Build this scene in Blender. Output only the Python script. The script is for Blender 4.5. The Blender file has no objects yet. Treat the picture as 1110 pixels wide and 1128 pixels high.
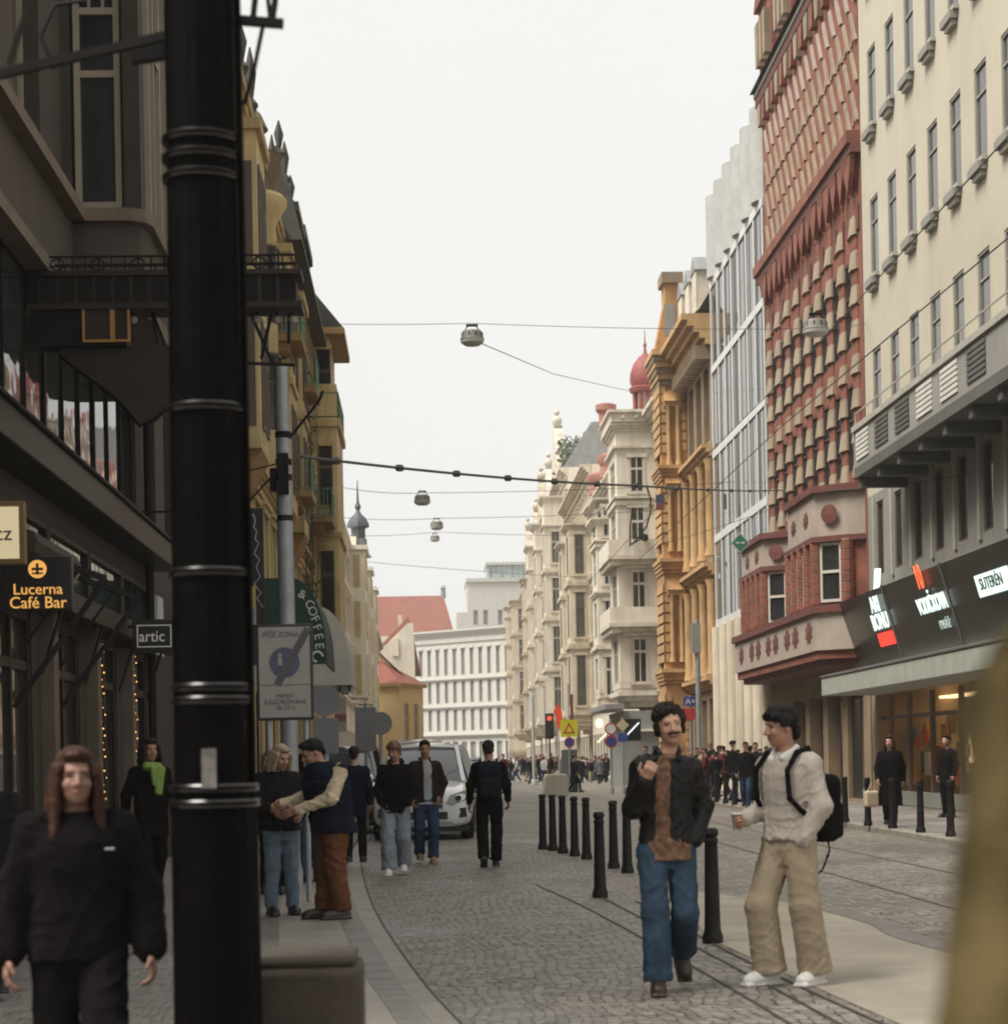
import bpy, bmesh, math, random
import numpy as np
from mathutils import Vector, Matrix
R = math.radians
rnd = random.Random(11)
SC = bpy.context.scene
C = SC.collection
# ------------------------------------------------------------------ camera model (photo pixels 1110x1128)
F, CX, CY, CAMH = 2312.0, 555.0, 838.0, 1.5
YAW = math.atan(90 / F); ROLL = R(1.1)

def ray(px, py):
    a = (px - CX) / F; b = -(py - CY) / F; c, s = math.cos(ROLL), math.sin(ROLL)
    r = a * c + b * s; u = -a * s + b * c
    return Vector((math.sin(YAW) + r * math.cos(YAW), math.cos(YAW) - r * math.sin(YAW), u))
def G(px, py, z=0.0):
    d = ray(px, py); t = (z - CAMH) / d.z
    return Vector((d.x * t, d.y * t, z))
def atY(px, py, y):
    d = ray(px, py); t = y / d.y
    return Vector((d.x * t, y, CAMH + d.z * t))
def atX(px, py, x):
    d = ray(px, py); t = x / d.x
    return Vector((x, d.y * t, CAMH + d.z * t))

# ------------------------------------------------------------------ materials
MATS = {}
def mat(name, col, rough=.8, var=.12, scale=2.0, bump=0.0, bscale=40, metal=0.0, spec=.5, fine=.06, coat=0.0, stain=0.0):
    if name in MATS: return MATS[name]
    m = bpy.data.materials.new(name); m.use_nodes = True
    nt = m.node_tree; N = nt.nodes; L = nt.links
    b = N['Principled BSDF']
    b.inputs['Roughness'].default_value = rough; b.inputs['Metallic'].default_value = metal
    b.inputs['Specular IOR Level'].default_value = spec
    if coat: b.inputs['Coat Weight'].default_value = coat; b.inputs['Coat Roughness'].default_value = .08
    tc = N.new('ShaderNodeTexCoord')
    n1 = N.new('ShaderNodeTexNoise'); n1.inputs['Scale'].default_value = scale; n1.inputs['Detail'].default_value = 6; n1.inputs['Roughness'].default_value = .6
    L.new(tc.outputs['Object'], n1.inputs['Vector'])
    n2 = N.new('ShaderNodeTexNoise'); n2.inputs['Scale'].default_value = bscale; n2.inputs['Detail'].default_value = 3
    L.new(tc.outputs['Object'], n2.inputs['Vector'])
    mr = N.new('ShaderNodeMapRange'); mr.inputs['From Min'].default_value = .3; mr.inputs['From Max'].default_value = .7
    mr.inputs['To Min'].default_value = 1 - var; mr.inputs['To Max'].default_value = 1 + var
    L.new(n1.outputs['Fac'], mr.inputs['Value'])
    mr2 = N.new('ShaderNodeMapRange'); mr2.inputs['From Min'].default_value = .3; mr2.inputs['From Max'].default_value = .7
    mr2.inputs['To Min'].default_value = 1 - fine; mr2.inputs['To Max'].default_value = 1 + fine
    L.new(n2.outputs['Fac'], mr2.inputs['Value'])
    mu = N.new('ShaderNodeMath'); mu.operation = 'MULTIPLY'
    L.new(mr.outputs[0], mu.inputs[0]); L.new(mr2.outputs[0], mu.inputs[1])
    last = mu.outputs[0]
    if stain:
        mp = N.new('ShaderNodeMapping'); mp.inputs['Scale'].default_value = (1.7, 1.7, .18)
        L.new(tc.outputs['Object'], mp.inputs['Vector'])
        n3 = N.new('ShaderNodeTexNoise'); n3.inputs['Scale'].default_value = 1.6; n3.inputs['Detail'].default_value = 5
        L.new(mp.outputs[0], n3.inputs['Vector'])
        m3 = N.new('ShaderNodeMapRange'); m3.inputs['From Min'].default_value = .45; m3.inputs['From Max'].default_value = .75
        m3.inputs['To Min'].default_value = 1; m3.inputs['To Max'].default_value = 1 - stain
        L.new(n3.outputs['Fac'], m3.inputs['Value'])
        m4 = N.new('ShaderNodeMath'); m4.operation = 'MULTIPLY'
        L.new(last, m4.inputs[0]); L.new(m3.outputs[0], m4.inputs[1]); last = m4.outputs[0]
    mx = N.new('ShaderNodeVectorMath'); mx.operation = 'SCALE'
    mx.inputs[0].default_value = col; L.new(last, mx.inputs['Scale'])
    L.new(mx.outputs[0], b.inputs['Base Color'])
    if bump:
        bp = N.new('ShaderNodeBump'); bp.inputs['Strength'].default_value = bump; bp.inputs['Distance'].default_value = .01
        L.new(n2.outputs['Fac'], bp.inputs['Height']); L.new(bp.outputs[0], b.inputs['Normal'])
    MATS[name] = m
    return m
def emit(name, col, st):
    if name in MATS: return MATS[name]
    m = bpy.data.materials.new(name); m.use_nodes = True
    b = m.node_tree.nodes['Principled BSDF']
    b.inputs['Base Color'].default_value = (*[c * .5 for c in col], 1)
    b.inputs['Emission Color'].default_value = (*col, 1); b.inputs['Emission Strength'].default_value = st
    MATS[name] = m
    return m
def glass_pane(name, col, rough=.06, spec=.6, wob=.15, ws=1.2):
    m = mat(name, col, rough=rough, spec=spec, var=.5, scale=.8)
    nt = m.node_tree; N = nt.nodes; L = nt.links
    tc = N.new('ShaderNodeTexCoord'); n = N.new('ShaderNodeTexNoise'); n.inputs['Scale'].default_value = ws
    L.new(tc.outputs['Object'], n.inputs['Vector'])
    bp = N.new('ShaderNodeBump'); bp.inputs['Strength'].default_value = wob; bp.inputs['Distance'].default_value = .02
    L.new(n.outputs['Fac'], bp.inputs['Height']); L.new(bp.outputs[0], N['Principled BSDF'].inputs['Normal'])
    return m

# ------------------------------------------------------------------ mesh builder
class MB:
    def __init__(s): s.v = []; s.f = []; s.m = []; s.mats = []
    def mi(s, m):
        if m not in s.mats: s.mats.append(m)
        return s.mats.index(m)
    def add(s, vs, fs, m):
        o = len(s.v); s.v += [tuple(v) for v in vs]; k = s.mi(m)
        for f in fs: s.f.append(tuple(i + o for i in f)); s.m.append(k)
        return s
    def box(s, x0, x1, y0, y1, z0, z1, m):
        if x1 < x0: x0, x1 = x1, x0
        if y1 < y0: y0, y1 = y1, y0
        if z1 < z0: z0, z1 = z1, z0
        v = [(x0, y0, z0), (x1, y0, z0), (x1, y1, z0), (x0, y1, z0), (x0, y0, z1), (x1, y0, z1), (x1, y1, z1), (x0, y1, z1)]
        return s.add(v, [(0, 3, 2, 1), (4, 5, 6, 7), (0, 1, 5, 4), (1, 2, 6, 5), (2, 3, 7, 6), (3, 0, 4, 7)], m)
    def bar(s, a, b, w, h, m):
        a = Vector(a); b = Vector(b); d = (b - a).normalized()
        up = Vector((0, 0, 1)) if abs(d.z) < .95 else Vector((0, 1, 0))
        x = d.cross(up).normalized() * (w / 2); y = x.cross(d).normalized() * (h / 2)
        v = [a - x - y, a + x - y, a + x + y, a - x + y, b - x - y, b + x - y, b + x + y, b - x + y]
        return s.add(v, [(0, 3, 2, 1), (4, 5, 6, 7), (0, 1, 5, 4), (1, 2, 6, 5), (2, 3, 7, 6), (3, 0, 4, 7)], m)
    def tube(s, path, r, m, n=8, cap=True):
        P = [Vector(p) for p in path]; rs = r if isinstance(r, (list, tuple)) else [r] * len(P)
        vs = []; fs = []; ref = None
        for i, p in enumerate(P):
            d = (P[min(i + 1, len(P) - 1)] - P[max(i - 1, 0)]).normalized()
            if ref is None: ref = Vector((0, 0, 1)) if abs(d.z) < .9 else Vector((0, 1, 0))
            x = d.cross(ref).normalized(); y = x.cross(d).normalized(); ref = y
            for k in range(n):
                t = 2 * math.pi * k / n; vs.append(p + (x * math.cos(t) + y * math.sin(t)) * rs[i])
        for i in range(len(P) - 1):
            for k in range(n):
                a = i * n + k; b = i * n + (k + 1) % n; fs.append((a, b, b + n, a + n))
        if cap: fs.append(tuple(reversed(range(n)))); fs.append(tuple(range((len(P) - 1) * n, len(P) * n)))
        return s.add(vs, fs, m)
    def lathe(s, prof, m, c=(0, 0, 0), n=20, a0=0, a1=2 * math.pi, sx=1, sy=1):
        full = abs(a1 - a0 - 2 * math.pi) < 1e-6; k = n if full else n + 1
        vs = []; fs = []
        for r, z in prof:
            for i in range(k):
                t = a0 + (a1 - a0) * i / n; vs.append((c[0] + r * sx * math.cos(t), c[1] + r * sy * math.sin(t), c[2] + z))
        for j in range(len(prof) - 1):
            for i in range(n):
                a = j * k + i; b = j * k + (i + 1) % k; fs.append((a, b, b + k, a + k))
        if prof[0][0] > 1e-4: fs.append(tuple(reversed(range(k))))
        if prof[-1][0] > 1e-4: fs.append(tuple(range((len(prof) - 1) * k, len(prof) * k)))
        return s.add(vs, fs, m)
    def prism(s, poly, a0, a1, m, axis='z'):
        # poly: 2-D outline; extruded along axis
        n = len(poly)
        def P(p, a):
            return (p[0], p[1], a) if axis == 'z' else ((a, p[0], p[1]) if axis == 'x' else (p[0], a, p[1]))
        vs = [P(p, a0) for p in poly] + [P(p, a1) for p in poly]
        fs = [tuple(reversed(range(n))), tuple(range(n, 2 * n))]
        for i in range(n): j = (i + 1) % n; fs.append((i, j, j + n, i + n))
        return s.add(vs, fs, m)
    def ball(s, c, r, m, n=10, sz=1.0):
        pr = [(r * math.sin(math.pi * i / n), -r * sz * math.cos(math.pi * i / n)) for i in range(n + 1)]
        pr[0] = (1e-5, -r * sz); pr[-1] = (1e-5, r * sz)
        return s.lathe(pr, m, c, n=max(8, n))
    def mesh(s, name, smooth=True, fixn=True):
        me = bpy.data.meshes.new(name); me.from_pydata(s.v, [], s.f)
        for m in s.mats: me.materials.append(m)
        me.polygons.foreach_set('material_index', s.m)
        if fixn:
            b = bmesh.new(); b.from_mesh(me); bmesh.ops.recalc_face_normals(b, faces=b.faces); b.to_mesh(me); b.free()
        if smooth:
            me.polygons.foreach_set('use_smooth', [True] * len(me.polygons)); me.set_sharp_from_angle(angle=R(38))
        me.update(); return me
    def build(s, name, parent=None, loc=(0, 0, 0), rot=(0, 0, 0), bevel=0.0, smooth=True, fixn=True):
        o = bpy.data.objects.new(name, s.mesh(name, smooth, fixn)); C.objects.link(o)
        o.location = loc; o.rotation_euler = rot
        if parent is not None: o.parent = parent
        if bevel:
            bv = o.modifiers.new('Bevel', 'BEVEL'); bv.width = bevel; bv.segments = 2; bv.limit_method = 'ANGLE'; bv.angle_limit = R(40)
        return o

LABELS = {}
def tag(o, label=None, cat=None, group=None, kind=None):
    if label: o['label'] = label
    if cat: o['category'] = cat
    if group: o['group'] = group
    if kind: o['kind'] = kind
    return o
def empty(name, loc=(0, 0, 0), rz=0.0, label=None, cat=None, group=None):
    o = bpy.data.objects.new(name, None); C.objects.link(o); o.empty_display_size = .2
    o.location = loc; o.rotation_euler = (0, 0, rz)
    return tag(o, label, cat, group)
def kids(o): return [c for c in bpy.data.objects if c.parent == o]
CHILD = {}
def dup(o, loc=None, rz=None, label=None, group=None, scale=None):
    def rec(src, par):
        c = src.copy(); C.objects.link(c)
        if par is not None: c.parent = par
        for ch in list(src.children): rec(ch, c)
        return c
    c = rec(o, None)
    if loc is not None: c.location = loc
    if rz is not None: c.rotation_euler = (0, 0, rz)
    if scale is not None: c.scale = (scale,) * 3
    if label: c['label'] = label
    if group: c['group'] = group
    return c
def inst(name, me, parent, loc=(0, 0, 0), rot=(0, 0, 0)):
    o = bpy.data.objects.new(name, me); C.objects.link(o); o.location = loc; o.rotation_euler = rot
    if parent is not None: o.parent = parent
    return o
def text(name, s, size, m, parent, loc, rot, ext=.005, align='CENTER', sx=1.0, font_scale=1.0, spacing=1.0):
    cu = bpy.data.curves.new(name, 'FONT'); cu.body = s; cu.size = size; cu.extrude = ext; cu.align_x = align; cu.align_y = 'CENTER'
    cu.space_line = .85 * font_scale; cu.space_character = spacing; cu.resolution_u = 3
    t = bpy.data.objects.new('tmp', cu); C.objects.link(t)
    dg = bpy.context.evaluated_depsgraph_get()
    me = bpy.data.meshes.new_from_object(t.evaluated_get(dg)); me.name = name
    bpy.data.objects.remove(t); me.materials.clear(); me.materials.append(m)
    o = inst(name, me, parent, loc, rot); o.scale = (sx, 1, 1)
    return o
# materials used in many places
black_metal = mat('black_cast_iron', (.0018, .0014, .0013), spec=.04, rough=.5, var=.7, scale=9, bump=.4, bscale=60, fine=.4, stain=.4)
grey_metal = mat('grey_galvanised_steel', (.30, .31, .32), rough=.55, var=.15, scale=4, fine=.1, metal=.3)
dark_metal = mat('dark_iron', (.008, .0066, .006), spec=.15, rough=.6, var=.25, scale=5, bump=.2)
dark_glass = glass_pane('dark_window_glass', (.025, .026, .027))
sky_glass = glass_pane('reflecting_glass', (.03, .033, .035), spec=.9, rough=.03, wob=.25)
white_paint = mat('white_paint', (.62, .60, .55), rough=.5)
wire_mat = mat('wire_steel', (.05, .048, .045), rough=.6)
SKY_LO, SKY_HI, SUN_E, HAZE, EXPO, FSTOP = 8.1, 8.6, 4.8, 0.0005, 0.25, 4.4
# ------------------------------------------------------------------ facades
class Fac:
    """street front of a building: local X runs along the front, local Y outwards, local Z up"""
    def __init__(s, name, label, cat, p0, p1, group=None):
        s.o = Vector((p0[0], p0[1], 0)); d = Vector((p1[0], p1[1], 0)) - s.o; s.L = d.length
        s.u = d.normalized(); s.n = Vector((-s.u.y, s.u.x, 0))
        s.root = empty(name, s.o, math.atan2(s.u.y, s.u.x), label, cat, group)
    def hit(s, px, py, n=0.0):
        d = ray(px, py); org = s.o + s.n * n; cam = Vector((0, 0, CAMH))
        t = (org - cam).dot(s.n) / d.dot(s.n); p = cam + d * t
        return ((p - s.o).dot(s.u), p.z)
    def world(s, a, n, z): return s.o + s.u * a + s.n * n + Vector((0, 0, z))
WINC = {}
def wall_into(mb, s0, s1, z0, z1, ops, m, depth=.22, n=0.0, back=None, m_rev=None):
    """front with real openings and reveals; optional solid volume behind"""
    m_rev = m_rev or m
    ops = [(max(a, s0), min(b, s1), max(c, z0), min(d, z1)) for a, b, c, d in ops]
    ops = [o for o in ops if o[1] - o[0] > .02 and o[3] - o[2] > .02]
    S = sorted({s0, s1, *[o[0] for o in ops], *[o[1] for o in ops]}); Z = sorted({z0, z1, *[o[2] for o in ops], *[o[3] for o in ops]})
    idx = {}
    vs = []; fs = []
    def V(a, b):
        if (a, b) not in idx: idx[(a, b)] = len(vs); vs.append((a, n, b))
        return idx[(a, b)]
    for i in range(len(S) - 1):
        for j in range(len(Z) - 1):
            cs = (S[i] + S[i + 1]) / 2; cz = (Z[j] + Z[j + 1]) / 2
            if any(o[0] < cs < o[1] and o[2] < cz < o[3] for o in ops): continue
            fs.append((V(S[i + 1], Z[j]), V(S[i], Z[j]), V(S[i], Z[j + 1]), V(S[i + 1], Z[j + 1])))
    mb.add(vs, fs, m)
    for a, b, c, d in ops:
        q = [(a, n, c), (b, n, c), (b, n, d), (a, n, d), (a, n - depth, c), (b, n - depth, c), (b, n - depth, d), (a, n - depth, d)]
        mb.add(q, [(0, 1, 5, 4), (1, 2, 6, 5), (2, 3, 7, 6), (3, 0, 4, 7)], m_rev)
    if back:
        q = [(s0, n, z0), (s1, n, z0), (s1, n, z1), (s0, n, z1), (s0, -back, z0), (s1, -back, z0), (s1, -back, z1), (s0, -back, z1)]
        mb.add(q, [(1, 5, 6, 2), (4, 0, 3, 7), (3, 2, 6, 7), (5, 4, 7, 6)], m)
def window(f, s0, s1, z0, z1, fm, pm, n=-.16, mull=1, trans=(.66,), b=.07, name='window', parent=None, rz=0.0, pane=True):
    w, h = s1 - s0, z1 - z0
    key = (round(w, 2), round(h, 2), fm.name, pm.name, mull, trans, b)
    if key not in WINC:
        mb = MB(); a = w / 2; t = .05
        mb.box(-a, -a + b, -t, t, 0, h, fm); mb.box(a - b, a, -t, t, 0, h, fm)
        mb.box(-a + b, a - b, -t, t, 0, b, fm); mb.box(-a + b, a - b, -t, t, h - b, h, fm)
        for k in range(mull):
            x = -a + w * (k + 1) / (mull + 1); mb.box(x - b * .4, x + b * .4, -t * .9, t * .9, b, h - b, fm)
        for tr in trans: mb.box(-a + b, a - b, -t * .8, t * .8, h * tr - b * .4, h * tr + b * .4, fm)
        p = MB().add([(-a + b * .5, 0, b * .5), (a - b * .5, 0, b * .5), (a - b * .5, 0, h - b * .5), (-a + b * .5, 0, h - b * .5)], [(3, 2, 1, 0)], pm)
        WINC[key] = (mb.mesh('window_frame', False), p.mesh('window_pane', False, False))
    fr = inst(name, WINC[key][0], parent or f.root, ((s0 + s1) / 2, n, z0), (0, 0, rz))
    if pane: inst('pane', WINC[key][1], fr, (0, 0, 0))
    return fr
def cornice_into(mb, s0, s1, z, h, proj, m, n=0.0, steps=3, ends=True):
    """stepped moulding, deepest at the top"""
    for k in range(steps):
        p = proj * (k + 1) / steps; a = z + h * k / steps; b = z + h * (k + 1) / steps
        mb.box(s0 - (p if ends else 0), s1 + (p if ends else 0), n - .05 - .003 * k, n + p, a, b - .002, m)
def dentils_into(mb, s0, s1, z, h, w, gap, proj, m, n=0.0):
    k = int((s1 - s0) / (w + gap))
    for i in range(k):
        x = s0 + (i + .5) * (s1 - s0) / k; mb.box(x - w / 2, x + w / 2, n - .02, n + proj, z, z + h, m)
def baluster_rail(mb, path, z, h, m, step=.14, r=.012, rail=.03):
    for (x0, y0), (x1, y1) in zip(path, path[1:]):
        L = math.hypot(x1 - x0, y1 - y0); k = max(1, int(L / step))
        mb.bar((x0, y0, z + h), (x1, y1, z + h), rail, rail, m); mb.bar((x0, y0, z + .06), (x1, y1, z + .06), rail * .8, rail * .8, m)
        for i in range(k + 1):
            t = i / k; mb.bar((x0 + (x1 - x0) * t, y0 + (y1 - y0) * t, z), (x0 + (x1 - x0) * t, y0 + (y1 - y0) * t, z + h), r * 2, r * 2, m)
def ornate(f, cols, floors, M, base_z=0.0, top=None, wfrac=.45, back=12, oriels=(), ground=4.2, gframe=None, deco=True, balconies=(), sill=True, wname='window', s_range=None, eave=.8):
    """plastered street front: cols windows per floor, floors=[(z_sill,z_head)], oriels=[(s0,s1,proj,z0,z1)]"""
    wall, trim, frame, pane = M
    s0, s1 = s_range or (0, f.L)
    cw = (s1 - s0) / cols; ops = []
    for (a, b) in floors:
        for i in range(cols):
            c = s0 + (i + .5) * cw; ops.append((c - cw * wfrac / 2, c + cw * wfrac / 2, a, b))
    vis = [o for o in ops if not any(o[0] < q[1] and o[1] > q[0] and q[3] < o[3] - .3 < q[4] for q in oriels)]
    gops = []
    gw = cw * .72
    for i in range(cols):
        c = s0 + (i + .5) * cw; gops.append((c - gw / 2, c + gw / 2, .35, ground - .9))
    mb = MB(); wall_into(mb, s0, s1, base_z, top, vis + gops, wall, back=back)
    mb.build('wall', f.root)
    for o in vis:
        wo = window(f, *o, frame, pane, name=wname); key = ('sur', round(o[1] - o[0], 2), round(o[3] - o[2], 2), trim.name, deco)
        if key not in WINC:
            t = MB(); a = (o[1] - o[0]) / 2; h = o[3] - o[2]; y = .16
            t.box(-a - .18, a + .18, y - .02, y + .1, -.16, -.003, trim)
            if deco:
                t.box(-a - .2, -a - .003, y - .02, y + .05, -.003, h, trim); t.box(a + .003, a + .2, y - .02, y + .05, -.003, h, trim)
                t.box(-a - .28, a + .28, y - .02, y + .09, h + .003, h + .2, trim); t.box(-a - .36, a + .36, y - .02, y + .15, h + .203, h + .32, trim)
            WINC[key] = t.mesh('window_surround', False)
        inst('surround', WINC[key], wo)
    for o in gops: window(f, *o, gframe or dark_metal, shop_glass, mull=1, trans=(.78,), name='shop_window', b=.09)
    for i, (a, b) in enumerate(floors):
        k = MB(); cornice_into(k, s0, s1, a - .75, .3, .22, trim, ends=False); k.build('string_course', f.root)
    k = MB(); cornice_into(k, s0, s1, top - .75, .75, eave, trim, ends=False, steps=4); dentils_into(k, s0, s1, top - 1.05, .3, .22, .3, min(.3, eave * .6), trim)
    k.build('cornice', f.root)
    for (a, b, pr, z0, z1) in oriels:
        oriel(f, a, b, pr, z0, z1, [q for q in floors if q[0] > z0 and q[1] < z1], M)
def oriel(f, a, b, pr, z0, z1, floors, M, cap='cornice', name='oriel', corb=1.6):
    wall, trim, frame, pane = M
    mb = MB(); w = b - a
    fo = [(a + w * .22, b - w * .22, q[0], q[1]) for q in floors]
    wall_into(mb, a, b, z0, z1, fo, wall, n=pr, depth=.15)
    # sides with windows
    vs = []; sw = []
    for sgn, s in ((-1, a), (1, b)):
        mb.add([(s, 0, z0), (s, pr, z0), (s, pr, z1), (s, 0, z1)], [(0, 1, 2, 3)], wall)
    mb.add([(a, 0, z1), (b, 0, z1), (b, pr, z1), (a, pr, z1)], [(0, 1, 2, 3)], wall)
    # corbel under the oriel
    for k in range(5):
        t0 = k / 5; q = math.sqrt(1 - (1 - t0 - .1) ** 2) if k else .35
        mb.box(a + w * .5 * (1 - q) * .6, b - w * .5 * (1 - q) * .6, -.02, pr * q + .05 * (k % 2), z0 - corb * (1 - t0), z0 - corb * (1 - t0 - .2) - .002, trim)
    o = mb.build(name, f.root)
    for q in fo: window(f, *q, frame, pane, n=pr - .1, parent=o)
    sm = MB()
    for q in floors:
        # side windows face along the street
        for s, sg in ((a, -1), (b, 1)):
            wd = min(.72, pr * .42); y0 = pr / 2 - wd / 2
            fr = MB(); hh = q[1] - q[0]
            fr.box(s + sg * .003, s + sg * .05, y0 - .12, y0 - .003, q[0], q[1], trim); fr.box(s + sg * .003, s + sg * .05, y0 + wd + .003, y0 + wd + .12, q[0], q[1], trim)
            fr.box(s + sg * .003, s + sg * .12, y0 - .2, y0 + wd + .2, q[1] + .003, q[1] + .22, trim); fr.box(s + sg * .003, s + sg * .12, y0 - .2, y0 + wd + .2, q[0] - .18, q[0] - .003, trim)
            fr.box(s + sg * .003, s + sg * .04, y0 + .003, y0 + .06, q[0], q[1], frame); fr.box(s + sg * .003, s + sg * .04, y0 + wd - .06, y0 + wd - .003, q[0], q[1], frame)
            fr.box(s + sg * .003, s + sg * .04, y0 + wd / 2 - .03, y0 + wd / 2 + .03, q[0], q[1], frame); fr.box(s + sg * .005, s + sg * .042, y0 + .06, y0 + wd - .06, q[0] + hh * .64, q[0] + hh * .7, frame)
            wo = fr.build('side_window', o)
            MB().box(s + sg * .004, s + sg * .012, y0 + .05, y0 + wd - .05, q[0], q[1], pane).build('pane', wo)
    for q in floors:
        MB().box(a - .12, b + .12, -.02, pr + .13, q[0] - .75, q[0] - .5, trim).build('string_course', o); MB().box(a - .2, b + .2, -.02, pr + .2, q[1] + .5, q[1] + .62, trim).build('string_course', o)
    k = MB()
    if cap == 'cornice':
        for i in range(3): k.box(a - .1 * (i + 1), b + .1 * (i + 1), -.02, pr + .12 * (i + 1), z1 + .15 * i, z1 + .15 * i + .148, trim)
    k.build('moulding', o)
    return o
shop_glass = glass_pane('shop_glass', (.035, .03, .024), rough=.05)
# ------------------------------------------------------------------ ground, road, pavements
def setts(name, cA, cB, joint, scale, jw=.06, rough=.6, stretch=(1, 1), dark=.35, bump=.6):
    m = bpy.data.materials.new(name); m.use_nodes = True
    nt = m.node_tree; N = nt.nodes; L = nt.links; b = N['Principled BSDF']
    tc = N.new('ShaderNodeTexCoord'); mp = N.new('ShaderNodeMapping'); mp.inputs['Scale'].default_value = (stretch[0], stretch[1], 1)
    L.new(tc.outputs['Object'], mp.inputs['Vector'])
    wn = N.new('ShaderNodeTexNoise'); wn.inputs['Scale'].default_value = .55; wn.inputs['Detail'].default_value = 2
    L.new(mp.outputs[0], wn.inputs['Vector'])
    ws = N.new('ShaderNodeVectorMath'); ws.operation = 'MULTIPLY_ADD'; ws.inputs[1].default_value = (.7, .7, 0)
    L.new(wn.outputs['Color'], ws.inputs[0]); L.new(mp.outputs[0], ws.inputs[2])
    ve = N.new('ShaderNodeTexVoronoi'); ve.feature = 'DISTANCE_TO_EDGE'; ve.voronoi_dimensions = '2D'; ve.inputs['Scale'].default_value = scale; ve.inputs['Randomness'].default_value = .45
    vc = N.new('ShaderNodeTexVoronoi'); vc.feature = 'F1'; vc.voronoi_dimensions = '2D'; vc.inputs['Scale'].default_value = scale; vc.inputs['Randomness'].default_value = .45
    L.new(ws.outputs[0], ve.inputs['Vector']); L.new(ws.outputs[0], vc.inputs['Vector'])
    sep = N.new('ShaderNodeSeparateColor'); L.new(vc.outputs['Color'], sep.inputs[0])
    mixc = N.new('ShaderNodeMix'); mixc.data_type = 'RGBA'; mixc.inputs[6].default_value = (*cA, 1); mixc.inputs[7].default_value = (*cB, 1)
    L.new(sep.outputs[0], mixc.inputs[0])
    big = N.new('ShaderNodeTexNoise'); big.inputs['Scale'].default_value = .45; big.inputs['Detail'].default_value = 5; L.new(tc.outputs['Object'], big.inputs['Vector'])
    br = N.new('ShaderNodeMapRange'); br.inputs['From Min'].default_value = .3; br.inputs['From Max'].default_value = .7; br.inputs['To Min'].default_value = .72; br.inputs['To Max'].default_value = 1.25
    L.new(big.outputs['Fac'], br.inputs['Value'])
    fn = N.new('ShaderNodeTexNoise'); fn.inputs['Scale'].default_value = 45; fn.inputs['Detail'].default_value = 3; L.new(tc.outputs['Object'], fn.inputs['Vector'])
    fr = N.new('ShaderNodeMapRange'); fr.inputs['From Min'].default_value = .3; fr.inputs['From Max'].default_value = .7; fr.inputs['To Min'].default_value = .8; fr.inputs['To Max'].default_value = 1.2
    L.new(fn.outputs['Fac'], fr.inputs['Value'])
    mul = N.new('ShaderNodeMath'); mul.operation = 'MULTIPLY'; L.new(br.outputs[0], mul.inputs[0]); L.new(fr.outputs[0], mul.inputs[1])
    sc = N.new('ShaderNodeVectorMath'); sc.operation = 'SCALE'; L.new(mixc.outputs[2], sc.inputs[0]); L.new(mul.outputs[0], sc.inputs['Scale'])
    # joints vary in width: some gaps are washed out
    gn = N.new('ShaderNodeTexNoise'); gn.inputs['Scale'].default_value = scale * .42; gn.inputs['Detail'].default_value = 2; L.new(tc.outputs['Object'], gn.inputs['Vector'])
    gr = N.new('ShaderNodeMapRange'); gr.inputs['From Min'].default_value = .38; gr.inputs['From Max'].default_value = .68; gr.inputs['To Min'].default_value = jw * .35; gr.inputs['To Max'].default_value = jw * 3.0
    L.new(gn.outputs['Fac'], gr.inputs['Value'])
    dv = N.new('ShaderNodeMath'); dv.operation = 'DIVIDE'; dv.use_clamp = True; L.new(ve.outputs['Distance'], dv.inputs[0]); L.new(gr.outputs[0], dv.inputs[1])
    mj = N.new('ShaderNodeMix'); mj.data_type = 'RGBA'; mj.inputs[6].default_value = (*joint, 1); L.new(dv.outputs[0], mj.inputs[0]); L.new(sc.outputs[0], mj.inputs[7])
    L.new(mj.outputs[2], b.inputs['Base Color'])
    rr = N.new('ShaderNodeMapRange'); rr.inputs['From Min'].default_value = .35; rr.inputs['From Max'].default_value = .65; rr.inputs['To Min'].default_value = rough - .14; rr.inputs['To Max'].default_value = rough + .15
    L.new(big.outputs['Fac'], rr.inputs['Value']); L.new(rr.outputs[0], b.inputs['Roughness'])
    b.inputs['Specular IOR Level'].default_value = .35
    bp = N.new('ShaderNodeBump'); bp.inputs['Strength'].default_value = bump; bp.inputs['Distance'].default_value = .02
    dm = N.new('ShaderNodeMath'); dm.operation = 'MINIMUM'; dm.inputs[1].default_value = .25; L.new(ve.outputs['Distance'], dm.inputs[0])
    dm2 = N.new('ShaderNodeMath'); dm2.operation = 'MULTIPLY_ADD'; dm2.inputs[1].default_value = .3; L.new(fn.outputs['Fac'], dm2.inputs[0]); L.new(dm.outputs[0], dm2.inputs[2])
    L.new(dm2.outputs[0], bp.inputs['Height']); L.new(bp.outputs[0], b.inputs['Normal'])
    return m
road_m = setts('road_setts', (.145, .13, .11), (.275, .247, .21), (.024, .020, .017), 12.0, jw=.085, stretch=(1, .8))
mosaic_m = setts('mosaic_setts', (.16, .145, .13), (.27, .25, .225), (.06, .052, .045), 15, jw=.05)
slab_m = mat('worn_granite_slab', (.25, .225, .19), rough=.6, var=.2, scale=1.2, bump=.3, bscale=30, fine=.16)
kerb_m = mat('kerb_granite', (.15, .135, .12), rough=.55, var=.25, scale=3, bump=.35, bscale=55, fine=.25)
kerb_light = mat('pale_kerb_granite', (.25, .225, .19), rough=.65, var=.2, scale=3, bump=.3, bscale=50, fine=.2)
asph_m = mat('pale_island_concrete', (.30, .265, .21), rough=.85, var=.22, scale=.9, bump=.35, bscale=90, fine=.16)
rail_m = mat('worn_rail_steel', (.15, .132, .11), rough=.6, var=.4)
joint_m = mat('dark_joint', (.05, .044, .037), rough=.9, var=.5, scale=5)
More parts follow.
